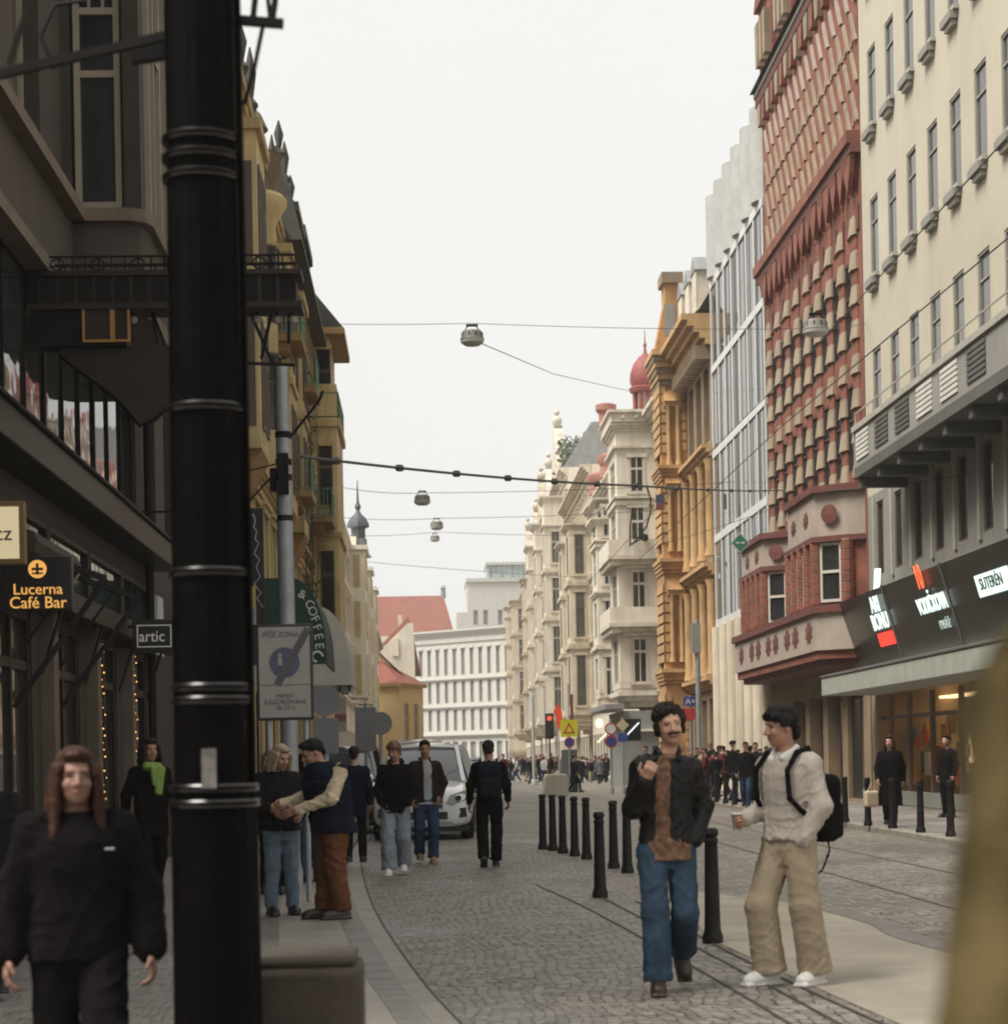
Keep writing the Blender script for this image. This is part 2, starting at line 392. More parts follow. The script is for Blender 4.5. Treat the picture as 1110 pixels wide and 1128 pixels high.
def sheet(name, pts, z, m, kind='structure'):
    o = MB().add([(p[0], p[1], z) for p in pts], [tuple(range(len(pts)))], m).build(name, smooth=False, fixn=False)
    if o.data.polygons[0].normal.z < 0: o.data.flip_normals()
    return tag(o, kind=kind)
def ribbon(name, path, w0, w1, z, m, parent=None):
    """flat band along a path, offset w0..w1 to the left (-x) side"""
    mb = MB(); n = len(path); vs = []; fs = []
    for i, p in enumerate(path):
        a = Vector(path[max(0, i - 1)][:2]); b = Vector(path[min(n - 1, i + 1)][:2]); d = (b - a).normalized(); l = Vector((-d.y, d.x))
        vs += [(p[0] + l.x * w0, p[1] + l.y * w0, z), (p[0] + l.x * w1, p[1] + l.y * w1, z)]
    for i in range(n - 1): fs.append((2 * i, 2 * i + 1, 2 * i + 3, 2 * i + 2))
    o = mb.add(vs, fs, m).build(name, parent, smooth=False, fixn=False)
    if o.data.polygons[0].normal.z < 0: o.data.flip_normals()
    return o
def smooth_path(pts, k=6):
    P = [Vector(p[:2]) for p in pts]; out = []
    for i in range(len(P) - 1):
        p0, p1, p2, p3 = P[max(0, i - 1)], P[i], P[i + 1], P[min(len(P) - 1, i + 2)]
        for j in range(k):
            t = j / k; out.append(.5 * ((2 * p1) + (p2 - p0) * t + (2 * p0 - 5 * p1 + 4 * p2 - p3) * t * t + (3 * p1 - p0 - 3 * p2 + p3) * t ** 3))
    out.append(P[-1]); return [(v.x, v.y) for v in out]
sheet('ground', [(-600, -60), (600, -60), (600, 1500), (-600, 1500)], -.03, mat('city_ground', (.2, .18, .15), rough=.9))
road = sheet('road', [(-8, -20), (14, -20), (14, 60), (17, 140), (40, 340), (-40, 340), (-8, 200)], 0, road_m)
KZ = .09
# left kerb: curb line A (road edge of the flat gutter row), B (kerb face)
kA = smooth_path([(1.35, -2), (.95, 4), (.45, 9), (.18, 12.04), (-.02, 14.2), (-.30, 18), (-.52, 21.5), (-.76, 26.5), (-.96, 32.2), (-1.06, 40), (-1.12, 55), (-1.2, 90), (-1.3, 200)])
tag(ribbon('gutter', kA, 0, .19, .004, kerb_light), kind='structure')
kb = MB()
def kerb_run(path, w0, w1, h, m, name, seg=1.0):
    """kerb stones with open joints along a path"""
    mb = MB(); acc = 0
    for (a, b) in zip(path, path[1:]):
        A = Vector(a); B = Vector(b); d = B - A; L = d.length; d.normalize(); l = Vector((-d.y, d.x)); k = max(1, round(L / seg)) if L < 12 else int(L / 3)
        for i in range(k):
            p = A + d * (L * i / k + .006); q = A + d * (L * (i + 1) / k - .006)
            v = []
            for (zz, o0) in ((-.02, w0), (h - .02, w0), (h, w0 + .02)):
                v += [(p + l * o0).to_3d() + Vector((0, 0, zz)), (q + l * o0).to_3d() + Vector((0, 0, zz))]
            v += [(p + l * w1).to_3d() + Vector((0, 0, h)), (q + l * w1).to_3d() + Vector((0, 0, h)), (p + l * w1).to_3d() + Vector((0, 0, -.02)), (q + l * w1).to_3d() + Vector((0, 0, -.02))]
            mb.add(v, [(0, 1, 3, 2), (2, 3, 5, 4), (4, 5, 7, 6), (6, 7, 9, 8), (0, 2, 4, 6, 8), (1, 9, 7, 5, 3)], m)
    return tag(mb.build(name, smooth=False), kind='structure')
kerb_run(kA, .2, .4, KZ, kerb_m, 'kerb')
ribbon_o = tag(ribbon('joint_line', kA, -.012, .004, .006, joint_m), kind='structure')
tag(ribbon('pavement_edge', kA, .4, .95, KZ - .004, slab_m), kind='structure')
pv = [(p[0] - .9, p[1]) for p in kA]
sheet('pavement', pv + [(-9, 200), (-9, -2)], KZ - .008, mosaic_m)
# right kerb and pavement
kR = smooth_path([(7.2, 8), (7.7, 20), (8.38, 33.2), (8.62, 48), (8.83, 64.8), (9.1, 85), (9.72, 100), (11.3, 112), (15, 120)])
kRr = list(reversed(kR))
kerb_run(kRr, 0, .28, .12, kerb_light, 'kerb')
sheet('pavement', [(p[0] + .25, p[1]) for p in kR] + [(30, 120), (30, 8)], .116, mosaic_m)
kR2 = smooth_path([(15.5, 131), (12.6, 140), (11.8, 152), (11.6, 170), (11.2, 230), (10, 320)])
kerb_run(list(reversed(kR2)), 0, .28, .12, kerb_light, 'kerb')
sheet('pavement', [(p[0] + .25, p[1]) for p in kR2] + [(40, 320), (40, 131)], .116, mosaic_m)
# pale concrete island beside the bollards
isl = [(3.1, 2), (2.75, 9), (2.52, 13), (2.33, 17.2), (2.55, 20.5), (2.95, 23.4)]
ile = [tuple(G(906, 1000))[:2], tuple(G(970, 1018))[:2], tuple(G(1035, 1043))[:2], (4.75, 9), (5.1, 2)]
sheet('traffic_island', isl + ile, .004, asph_m)
tag(ribbon('island_edge', smooth_path(list(reversed(ile))), -.12, .12, .008, kerb_m), kind='structure')
for k, pts in enumerate([((590, 975), (640, 998), (700, 1030), (785, 1078), (880, 1135)), ((655, 985), (740, 1030), (840, 1083), (930, 1132)), ((700, 993), (790, 1043), (890, 1092), (985, 1135))]):
    tag(ribbon('sett_row', smooth_path([tuple(G(*p))[:2] for p in pts]), -.012, .012, .0062 + .0006 * k, joint_m), kind='structure')
# tram rails
for x0 in (5.15, 6.585):
    pth = smooth_path([(x0 - .6, 4), (x0 - .1, 18), (x0, 35), (x0 + .1, 60), (x0 + .4, 95), (x0 + 1.2, 140), (x0 + 1.5, 300)])
    tag(ribbon('tram_rail', pth, -.035, .035, .005, rail_m), kind='structure')
    tag(ribbon('tram_rail_groove', pth, .038, .062, .0055, joint_m), kind='structure')
# far crossing edge
tag(ribbon('crossing_line', [(1.0, 118), (13, 112)], -.25, .25, .006, kerb_light), kind='structure')

# ------------------------------------------------------------------ street fronts on the right
grey_glass = glass_pane('grey_window_glass', (.075, .07, .06), spec=.6)
cream = mat('cream_plaster', (.49, .45, .355), rough=.9, var=.09, scale=.35, bump=.2, bscale=25, fine=.06, stain=.07)
greyplaster = mat('grey_plaster', (.26, .25, .225), rough=.9, var=.12, scale=.8, bump=.15, stain=.15)
darkgrey = mat('dark_grey_render', (.10, .098, .088), rough=.8, var=.2, scale=1.2)
stone_g = mat('grey_stone', (.36, .345, .30), rough=.85, var=.15, scale=1.5)
redbrick = mat('dark_red_terracotta', (.205, .07, .044), rough=.85, var=.35, scale=1.3, bump=.3, bscale=18, fine=.2)
redtrim = mat('oxblood_trim', (.125, .038, .03), rough=.7, var=.25, scale=2)
creamblock = mat('weathered_cream_block', (.30, .238, .168), rough=.88, var=.2, scale=1.6, fine=.12, stain=.25)
pinkstone = mat('pink_grey_stone', (.36, .30, .25), rough=.88, var=.12, scale=1.5, fine=.1, stain=.12)
whitefin = mat('white_enamel_fin', (.62, .615, .60), rough=.5, var=.1, scale=1)
parapet_m = mat('off_white_concrete', (.42, .415, .40), rough=.8, var=.12)
bluegrey_glass = glass_pane('blue_grey_glass', (.085, .085, .082), spec=.8, rough=.04)
orange = mat('ochre_sandstone', (.44, .245, .10), rough=.88, var=.3, scale=1.2, bump=.2, fine=.12, stain=.25)
orange2 = mat('pale_ochre_sandstone', (.50, .31, .145), rough=.88, var=.25, scale=1.2, fine=.12, stain=.2)
brownwall = mat('brown_stone', (.25, .18, .115), rough=.85, var=.2, scale=1.3, stain=.2)
whitestone = mat('white_stucco', (.66, .60, .50), rough=.88, var=.1, scale=.8, fine=.06, stain=.22)
whitetrim = mat('white_stucco_trim', (.60, .54, .45), rough=.88, var=.15, scale=1.2, fine=.1, stain=.3)
tanstone = mat('tan_stucco', (.62, .54, .42), rough=.88, var=.12, scale=.8, stain=.25)
tantrim = mat('tan_stucco_trim', (.52, .45, .34), rough=.88, var=.15, scale=1, stain=.3)
slate = mat('grey_slate_roof', (.22, .225, .225), rough=.6, var=.2, scale=1.5)
frame_w = mat('white_window_frame', (.55, .52, .46), rough=.5)
frame_g = mat('grey_window_frame', (.30, .29, .26), rough=.5)
frame_b = mat('brown_window_frame', (.09, .06, .045), rough=.5)

# 1 --- cream office building
f = Fac('office_building', 'cream plastered office building with rows of narrow windows above a dark neon fascia', 'building', (12.5, 28), (12.5, 57.9))
Y0 = 28.0
cols = [56.4 - 2.165 * k - Y0 for k in range(13)]
rows = [(10.45, 12.5), (14.45, 16.6), (18.5, 20.65), (22.55, 24.7), (26.6, 28.7)]
ops = [(c - .5, c + .5, a, b) for c in cols for a, b in rows]
mb = MB(); wall_into(mb, 0, f.L, 8.6, 30, ops, cream, depth=.12, back=14); mb.build('wall', f.root)
low = [(c - .42, c + .42, 6.35, 8.35) for c in cols]
mb = MB(); wall_into(mb, 0, f.L, 5.9, 8.597, low, greyplaster, depth=.14)
mb.box(0, f.L, -14, -.5, 5.9, 8.5, greyplaster); mb.build('lower_wall', f.root)
sl = MB(); sl.box(-.56, .56, -.02, .14, -.1, -.003, stone_g); sl.box(-.46, .46, -.02, .2, -.28, -.103, greyplaster); sl.box(-.34, .34, -.02, .13, -.40, -.283, stone_g); slm = sl.mesh('sill', False)
for o in ops:
    wo = window(f, *o, frame_g, grey_glass, n=-.07, mull=0, trans=(.7,), b=.06)
    if o[2] > 11: inst('sill', slm, wo, (0, .07, 0))
for o in low: window(f, *o, frame_b, dark_glass, n=-.09, mull=0, trans=(), b=.07)
for c in cols: MB().box(c + .5, c + .72, -.02, .06, 6.2, 8.54, stone_g).build('pilaster', f.root)
b = MB(); e = 53.4 - Y0
b.box(0, e, -.02, 1.3, 8.55, 8.8, darkgrey); b.box(0, e + .003, 1.1, 1.36, 9.72, 9.86, stone_g)
for k in range(12): b.box(e - 2.165 * k - .35, e - 2.165 * k - .05, -.02, 1.2, 8.3, 8.547, darkgrey)
b.box(0, e, 1.16, 1.3, 8.803, 9.717, greyplaster); b.box(e - .14, e, -.02, 1.157, 8.803, 9.717, greyplaster)
bal = b.build('balcony', f.root)
for k in range(6):
    x = e - 1.1 - 2.165 * k
    lv = MB(); lm = white_paint if k in (0, 3, 4) else darkgrey
    for j in range(6): lv.box(x - .7, x + .7, 1.303, 1.33, 8.95 + j * .12, 9.03 + j * .12, lm)
    lv.build('louvre_panel', bal)
r_ = MB(); baluster_rail(r_, [(0, 1.25), (e, 1.25)], 9.86, .35, stone_g, step=2.1, r=.015); r_.build('railing', bal)
# sloping dark fascia carrying the neon signs
fa = MB()
fa.add([(0, .18, 3.75), (f.L + .9, .18, 3.75), (f.L + .9, .75, 5.75), (0, .75, 5.75), (0, -.02, 3.75), (f.L + .9, -.02, 3.75), (f.L + .9, -.02, 5.88), (0, -.02, 5.88)],
       [(1, 0, 3, 2), (0, 1, 5, 4), (4, 7, 3, 0), (1, 2, 6, 5), (3, 7, 6, 2)], mat('glossy_black_fascia', (.018, .016, .015), rough=.3, var=.3))
for k in range(5): fa.bar((6 * k + 1, .17, 3.75), (6 * k + 1, .76, 5.78), .08, .06, darkgrey)
fascia = fa.build('fascia', f.root, smooth=False)
ca = MB(); ca.box(3, f.L - .6, -.02, 1.5, 3.1, 3.58, mat('pale_green_canopy', (.33, .345, .30), rough=.6, var=.12, stain=.2)); ca.box(3, f.L - .57, 1.4, 1.53, 3.583, 3.66, darkgrey)
ca.build('canopy', f.root, bevel=.02)
# recessed shop front
sh = MB(); sh.box(0, f.L, -14, -2.6, 0, 5.9, darkgrey); sh.box(0, f.L, -2.6, -.02, 3.58, 5.9, darkgrey)
sh.box(0, 3, -2.6, 0, 0, 3.57, darkgrey); sh.box(f.L - .8, f.L, -2.6, 0, 0, 3.57, brownwall)
mbk = mat('black_marble', (.008, .007, .007), rough=.3)
def sx(px, n=-.1): return f.hit(px, 850, n)[0]
sh.box(sx(948), sx(926), -.9, -.12, .116, 3.1, mbk); sh.box(f.L - .79, sx(926), -.3, -.15, .116, 3.1, brownwall)
sh.build('shop_front', f.root)
warm = emit('warm_shop_light', (1.0, .68, .34), 2.2)
interior = mat('shop_interior', (.32, .22, .12), rough=.7, var=.5, scale=1.5)
edges = [950, 966, 981, 1001, 1026, 1058, 1100]
for k in range(6):
    x1, x0 = sx(edges[k]), sx(edges[k + 1]); w = x1 - x0
    sw = MB(); sw.box(x0, x0 + .1, -.2, -.1, .5, 3.05, frame_b); sw.box(x1 - .1, x1, -.2, -.1, .5, 3.05, frame_b); sw.box(x0, x1, -.21, -.09, .13, .5, greyplaster); sw.box(x0 + .1, x1 - .1, -.19, -.11, 2.4, 2.5, frame_b)
    so = sw.build('shop_window', f.root)
    MB().box(x0, x1, -2.58, -2.5, .3, 3.05, interior).build('back_panel', so)
    la = MB(); la.box(x0 + .2, x1 - .2, -2.2, -1.7, 2.98, 3.04, warm)
    la.box(x0 + .2, x0 + .2 + w * .25, -2.48, -2.4, 1.2, 2.8, warm)
    la.build('shop_lamp', so)
    for j in range(12):
        it = MB()
        hx = x0 + .2 + rnd.random() * (w - .4); hz = .5 + rnd.random() * 1.5; q = .1 + rnd.random() * .15
        it.box(hx - q, hx + q, -.5 - .15 * j, -.4 - .15 * j, hz, hz + q * 2.5, [mat('display_red', (.4, .08, .04)), mat('display_orange', (.5, .22, .05)), mat('display_cream', (.6, .5, .36)), mat('display_blue', (.06, .1, .2))][j % 4]); it.build('shop_display', so)
ROOT_cream = f

# 2 --- red and cream cubist building
f = Fac('terracotta_building', 'red terracotta building with stacked cream blocks and carved bay windows', 'building', (12.5, 58.0), (12.5, 74.2))
L = f.L
npil = 9; pitch = L / npil
ops = []
for i in range(npil - 1):
    c = pitch * (i + 1)
    for z in (9.6, 13.1): ops.append((c - .6, c + .6, z, z + 2.5))
mb = MB(); wall_into(mb, 0, L, 4.2, 25, ops, redbrick, depth=.1, back=14); mb.build('wall', f.root)
for o in ops: window(f, *o, frame_b, dark_glass, n=-.06, mull=0, trans=(.6,), b=.06)
def octa(s, w, p): return [(s - w, 0), (s - w, p * .45), (s - w * .5, p), (s + w * .5, p), (s + w, p * .45), (s + w, 0)]
pm = MB(); per = .97; z = 8.9; k = 0
def frust(mb, s, z0, z1, wa, pa, wb, pb, m):
    A = [(x, y, z0) for x, y in octa(s, wa, pa)]; B = [(x, y, z1) for x, y in octa(s, wb, pb)]
    n = 6; mb.add(A + B, [(i, (i + 1) % n, (i + 1) % n + n, i + n) for i in range(n)] + [tuple(reversed(range(n))), tuple(range(n, 2 * n))], m)
while z < 16.3:
    frust(pm, 0, z, z + .42, .36, .09, .36, .09, redbrick); frust(pm, 0, z + .423, z + .965, .42, .17, .37, .10, creamblock); z += per
frust(pm, 0, z, 17.2, .36, .09, .36, .09, redbrick); frust(pm, 0, 17.2, 18.24, .36, .1, .7, .34, redbrick)
pme = pm.mesh('pilaster', False)
for i in range(npil): inst('pilaster', pme, f.root, (pitch * (i + .5), 0, 0))
co = MB()
co.box(-.1, L + .15, -.02, .3, 18.25, 18.5, redtrim); co.box(-.1, L + .2, -.02, .4, 18.503, 18.85, redbrick)
for i in range(int(L / 1.02)):
    x = .5 + i * 1.02
    co.prism([(x - .42, 18.248), (x + .42, 18.248), (x + .3, 17.75), (x, 17.2), (x - .3, 17.75)], .14, .28, redbrick, 'y')
    co.prism([(x - .28, 16.2), (x + .28, 16.2), (x + .28, 16.9), (x, 17.4), (x - .28, 16.9)], .003, .06, redtrim, 'y')
co.build('cornice', f.root, smooth=False)
# relief zone above the cornice
up = MB()
for r in range(4):
    z0 = 19.2 + r * 1.12
    for i in range(int(L / .98)):
        x = .5 + i * .98; mm = creamblock if r in (0, 1, 2) else pinkstone
        up.prism([(x - .44, z0), (x - .2, z0), (x + .42, z0 + .95), (x + .18, z0 + .95)], .003, .07, mm, 'y')
        if r % 2 == 0: up.prism([(x + .12, z0), (x + .34, z0), (x + .1, z0 + .35), (x - .1, z0 + .35)], .003, .05, mm, 'y')
for i in range(npil * 2):
    x = (i + .5) * pitch / 2; up.prism([(x - .2, 23.75), (x + .2, 23.75), (x + .34, 24.5), (x - .34, 24.5)], .003, .2, creamblock if i % 2 else redbrick, 'y')
up.box(-.1, L + .1, -.02, .22, 24.52, 24.85, redtrim); up.box(-.1, L + .15, -.02, .27, 24.853, 25.0, stone_g)
up.build('relief_band', f.root, smooth=False)
rf = MB(); rf.add([(0, .4, 25.06), (L + .2, .4, 25.06), (L - 1.8, -5, 31), (0, -5, 31), (0, -14, 25.06), (L + .2, -14, 25.06)], [(0, 1, 2, 3), (1, 5, 2), (0, 3, 4), (3, 2, 5, 4)], slate)
rf.build('roof', f.root, smooth=False)
for k in range(4):
    x = 1.6 + k * 3.7
    d = MB(); d.box(x, x + 2.6, -3.6, .2, 25.07, 27.6 + .7 * (k < 3), redbrick); d.prism([(x - .2, 27.6 + .7 * (k < 3)), (x + 2.8, 27.6 + .7 * (k < 3)), (x + 1.3, 29.2 + .7 * (k < 3))], -3.6, .35, redbrick, 'y')
    for j in range(3): d.prism([(x + .35 + .75 * j, 25.5), (x + .75 + .75 * j, 25.5), (x + .85 + .75 * j, 27), (x + .3 + .75 * j, 27)], .203, .4, creamblock, 'y')
    d.build('gable', f.root, smooth=False)
# long carved balcony and the two bays standing on it
bl = MB(); s0, s1 = .75, 74.4 - 58.0
plan = [(0.0, 0), (.2, .35), (1.0, 1.3), (s1, 1.3), (s1 + .5, 0)]
bl.prism(plan, 4.45, 5.5, pinkstone); bl.prism([(a + (.1 if a > 3 else -.08), b * 1.08) for a, b in plan], 5.503, 5.72, redtrim)
bl.prism([(.3, 0), (1.15, 1.05), (s1 - .3, 1.05), (s1, 0)], 4.02, 4.2, redtrim); bl.prism([(.1, 0), (1.05, 1.22), (s1, 1.22), (s1 + .3, 0)], 4.203, 4.447, redbrick)
def rosette(mb, x, z, r, n, m):
    v = [(x, n + .03, z)]; k = 16
    for i in range(k): t = 2 * math.pi * i / k; rr = r * (1 if i % 2 else .7); v.append((x + rr * 1.7 * math.cos(t), n, z + rr * 1.05 * math.sin(t)))
    mb.add(v, [(0, 1 + i, 1 + (i + 1) % k) for i in range(k)], m)
for i, x in enumerate([2.1, 4.3, 5.7, 7.8, 9.2, 11.2, 12.6, 14.9]):
    rosette(bl, x, 5.0, .37, 1.305, redtrim)
balc = bl.build('balcony', f.root, smooth=False)
for (a, w, zt) in ((.25, 6.1, 9.1), (9.2, 6.3, 8.75)):
    q = MB(); pl = [(a, 0), (a + .25, .45), (a + .95, 1.2), (a + w - .9, 1.2), (a + w, 0)]
    q.prism(pl, 5.723, 7.5, redbrick)
    big = [(x + (-.15 if x < a + 1 else .15), y * 1.1 + (.06 if y else 0)) for x, y in pl]
    q.prism(big, 7.503, 7.66, redtrim); q.prism([(x, y * 1.05) for x, y in pl], 7.663, zt - .2, pinkstone)
    q.prism(big, zt - .197, zt, redtrim)
    # brick columns with pale joints, on the canted near face and along the front
    A = Vector((a + .25, .45)); Bv = Vector((a + .95, 1.2)); d = (Bv - A).normalized(); nn = Vector((-d.y, d.x))
    for (cx, cy) in [tuple(A - nn * -.02), tuple(Bv)] + [(a + .95 + t, 1.22) for t in (1.0, 2.0, 3.0, 4.0)]:
        zz = 5.75
        while zz < 7.4: q.lathe([(.2, zz), (.2, zz + .26)], redbrick, (cx, cy, 0), n=10); q.lathe([(.185, zz + .262), (.185, zz + .298)], creamblock, (cx, cy, 0), n=10); zz += .3
    bay = q.build('bay_window', f.root, smooth=False)
    ang = math.atan2(d.y, d.x); mid = (A + Bv) / 2
    fr = MB(); wd = .34
    for x in (-wd, wd): fr.box(x - .06, x + .06, -.05, .1, 5.8, 7.48, frame_w)
    for z in (5.8, 6.62, 7.4): fr.box(-wd + .06, wd - .06, -.05, .1, z, z + .08, frame_w)
    wo = fr.build('window', bay, (mid.x, mid.y, 0), (0, 0, ang), smooth=False)
    MB().box(-wd, wd, .0, .05, 5.8, 7.45, dark_glass).build('pane', wo, smooth=False)
    for t in (1.5, 2.5, 3.5):
        fr = MB(); x = a + .95 + t
        for s in (-.27, .27): fr.box(x + s - .05, x + s + .05, 1.19, 1.28, 5.8, 7.48, frame_w)
        fr.box(x - .22, x + .22, 1.19, 1.28, 6.6, 6.7, frame_w); wo = fr.build('window', bay, smooth=False)
        MB().box(x - .24, x + .24, 1.19, 1.24, 5.8, 7.48, dark_glass).build('pane', wo, smooth=False)
    md = MB()
    # round medallion on the canted face of the upper parapet
    v = []; k = 20; zc = (7.66 + zt - .2) / 2
    for i in range(k):
        t = 2 * math.pi * i / k; p = mid + d * (.27 * math.cos(t)) + nn * .14
        v.append((p.x, p.y, zc + .27 * math.sin(t)))
    c = mid + nn * .16; v.append((c.x, c.y, zc)); md.add(v, [(i, (i + 1) % k, k) for i in range(k)], redtrim)
    rosette(md, a + 2.2, zc, .26, 1.275, redtrim); rosette(md, a + 4.2, zc, .26, 1.275, redtrim); md.build('medallion', bay, smooth=False)
g = MB(); gops = [(1 + 3.0 * i, 3.2 + 3.0 * i, .2, 3.3) for i in range(6)]
wall_into(g, 0, L, 0, 4.197, gops, brownwall, depth=.5); g.build('ground_floor_wall', f.root)
for o in gops: window(f, *o, frame_b, shop_glass, n=-.4, name='shop_window', b=.12)
MB().box(0, L, -14, -.6, 0, 4.2, brownwall).build('ground_floor_core', f.root)

# 3 --- white modern building with fins
f = Fac('glazed_office_building', 'modern white office building with tall vertical fins and glass', 'building', (12.5, 74.3), (12.5, 87.9))
L = f.L; mb = MB(); mb.box(0, L, -14, -.35, 0, 24.3, mat('pale_concrete', (.5, .5, .48), rough=.8))
mb.build('core', f.root)
levels = [7.05, 10.6, 14.15, 17.7, 21.25]
for a, b in zip(levels, levels[1:]):
    MB().box(.02, L - .02, -.345, .004, a + .162, b - .142, bluegrey_glass).build('glass_band', f.root)
    fr = MB(); k = 0
    x = .66
    while x < L:
        fr.box(x - .03, x + .03, -.02, .018, a + .18, b - .16, darkgrey)
        fr.box(x - .5, x - .10, -.02, .012, a + .18, b - .16, mat('dark_slot', (.05, .04, .042), rough=.4)) if k % 2 else None
        x += 1.29; k += 1
    fr.build('mullion', f.root)
    sp = MB(); sp.box(0, L, -.14, .065, a - .14, a + .16, whitefin); sp.build('spandrel', f.root)
sp = MB(); sp.box(0, L, -.14, .065, 21.11, 21.41, whitefin); sp.build('spandrel', f.root)
fm = MB().box(-.11, .11, -.14, .055, 7.2, 21.1, whitefin).mesh('fin', False)
for i in range(8): inst('fin', fm, f.root, (.13 + i * (L - .26) / 7, 0, 0))
tp = MB()
for i in range(6):
    x = .95 + i * (L - 1.9) / 5; tp.lathe([(.78, 21.42), (.78, 24.8), (.7, 24.86)], parapet_m, (x, -.5, 0), n=18)
    tp.box(x + .8, x + 1.15, -.4, -.1, 21.42, 24.5, stone_g)
tp.build('parapet', f.root)
lo = MB()
for i in range(7): lo.lathe([(.3, 0), (.3, 6.9)], tanstone, (.5 + i * (L - 1) / 6, .0, 0), n=14)
lo.box(0, L, -.34, -.05, 3.9, 4.5, darkgrey); lo.build('column', f.root)
MB().box(0, L, -.344, -.3, .1, 6.9, shop_glass).build('shop_window', f.root)
sg = MB(); sg.box(2.0, 8.5, -.04, .06, 4.55, 5.25, mat('white_mesh_sign', (.35, .34, .32), rough=.6, var=.4, scale=6)); sg.build('sign_band', f.root)

# 4 --- ochre building: window bays and a projecting end pavilion
f = Fac('ochre_building', 'ornate ochre sandstone building with a tall end pavilion and heavy cornice', 'building', (12.5, 88.0), (12.5, 99.2))
pav = 8.5
ops = [(1.0 + 2.55 * i, 2.7 + 2.55 * i, a, b) for i in range(3) for a, b in ((5.2, 8.6), (10.2, 13.7), (15.0, 18.2))]
gp = [(1.0 + 2.55 * i, 2.7 + 2.55 * i, .3, 4.0) for i in range(3)]
mb = MB(); wall_into(mb, 0, pav, 0, 20, ops + gp, brownwall, depth=.35, back=13); mb.build('wall', f.root)
for o in ops: window(f, *o, frame_b, dark_glass, n=-.28, trans=(.7,))
for o in gp: window(f, *o, frame_b, shop_glass, n=-.28, name='shop_window')
t = MB()
for i in range(4):
    x = .35 + 2.55 * i; t.lathe([(.3, 5.0), (.24, 5.4), (.22, 8.7), (.32, 9.0)], orange2, (x, .12, 0), n=10); t.lathe([(.3, 10), (.22, 10.4), (.2, 13.8), (.3, 14.1)], orange2, (x, .12, 0), n=10)
for z in (4.4, 9.2, 14.2): cornice_into(t, 0, pav - .01, z, .5, .5, orange2, ends=False)
cornice_into(t, 0, pav - .01, 18.9, 1.3, 1.25, orange2, ends=False, steps=5); dentils_into(t, 0, pav - .1, 18.3, .58, .28, .42, .7, brownwall)
t.build('cornice', f.root)
pz_ = MB(); PR = 1.2
fo = [(pav + .7 + 3.2 * i, pav + 1.9 + 3.2 * i, a, b) for i in range(1) for a, b in ((5.6, 8.4), (11, 13.6), (15.2, 17.6))]
wall_into(pz_, pav, f.L, 0, 20, fo, orange, n=PR); pz_.add([(pav, PR, 0), (pav, -.1, 0), (pav, -.1, 20), (pav, PR, 20)], [(0, 1, 2, 3)], orange); pz_.box(pav, f.L + 4.7, -13, 0, 0, 20, orange)
# rustication of the side facing down the street
z = .4
while z < 19:
    if not any(abs(z - q) < .7 for q in (5.2, 10.3, 14.6)):
        pz_.box(pav - .06, pav - .003, .95, PR + .05, z, z + .34, orange2); pz_.box(pav - .06, pav - .003, .05, .3, z + .1, z + .44, orange2)
        pz_.box(pav - .06, f.L, PR + .003, PR + .06, z, z + .34, orange2)
    z += .46
for zz in (4.9, 10.0, 14.3):
    for k in range(4): pz_.box(pav - .1 - .09 * k, f.L + .02, -.02, PR + .06 + .05 * k, zz + .17 * k, zz + .17 * k + .168, orange2 if k % 2 else orange)
for k in range(6): pz_.box(pav - .10 * (k + 1), f.L + .02, -.02, PR + .07 * (k + 1), 18.7 + .26 * k, 18.7 + .26 * k + .258, orange2 if k % 2 else brownwall)
for zz, h in ((11.3, 2.4), (15.3, 2.2), (6.2, 2.6)):
    for y in (.42, .85): pz_.lathe([(.16, zz - .3), (.11, zz), (.1, zz + h), (.17, zz + h + .2)], orange2, (pav - .1, y, 0), n=8)
    pz_.box(pav - .22, pav - .003, .2, 1.08, zz + h + .2, zz + h + .42, orange2)
    pz_.prism([(pav - .02 - .3, zz + h + .42), (pav - .003, zz + h + .42), (pav - .003, zz + h + .95)], .2, 1.08, orange, 'y')
pv_ = pz_.build('end_pavilion', f.root)
for o in fo: window(f, *o, frame_b, dark_glass, n=PR - .12, parent=pv_)
py = MB(); py.box(pav, pav + 1.4, .2, PR - .3, 20.27, 23.4, orange); py.box(pav - .15, pav + 1.5, .05, PR - .15, 23.4, 23.9, brownwall); py.prism([(PR + .2, 20.27), (PR - .297, 20.27), (PR - .297, 22.6)], pav + .2, pav + 1.2, orange, 'x'); py.box(pav - .04, pav - .003, .45, .95, 21, 22.4, greyplaster)
py.build('pylon', f.root)
rf = MB(); rf.add([(0, .6, 20.21), (pav, .6, 20.21), (pav, -1.4, 23.4), (0, -1.4, 23.4), (pav, -12, 23.4), (0, -12, 23.4)], [(0, 1, 2, 3), (3, 2, 4, 5)], slate); rf.box(0, pav, -1.5, -1.1, 23.3, 23.6, darkgrey)
rf.tube([(4, -1.3, 23.6), (4, -1.3, 25)], .03, darkgrey); rf.ball((4, -1.3, 24.4), .14, darkgrey)
for x in (1.2, 3.6, 6): rf.box(x, x + 1.3, -1.3, .45, 20.6, 22.3, whitetrim); rf.prism([(x - .15, 22.3), (x + 1.45, 22.3), (x + .65, 23)], -1.3, .5, slate, 'y')
rf.build('roof', f.root, smooth=False)

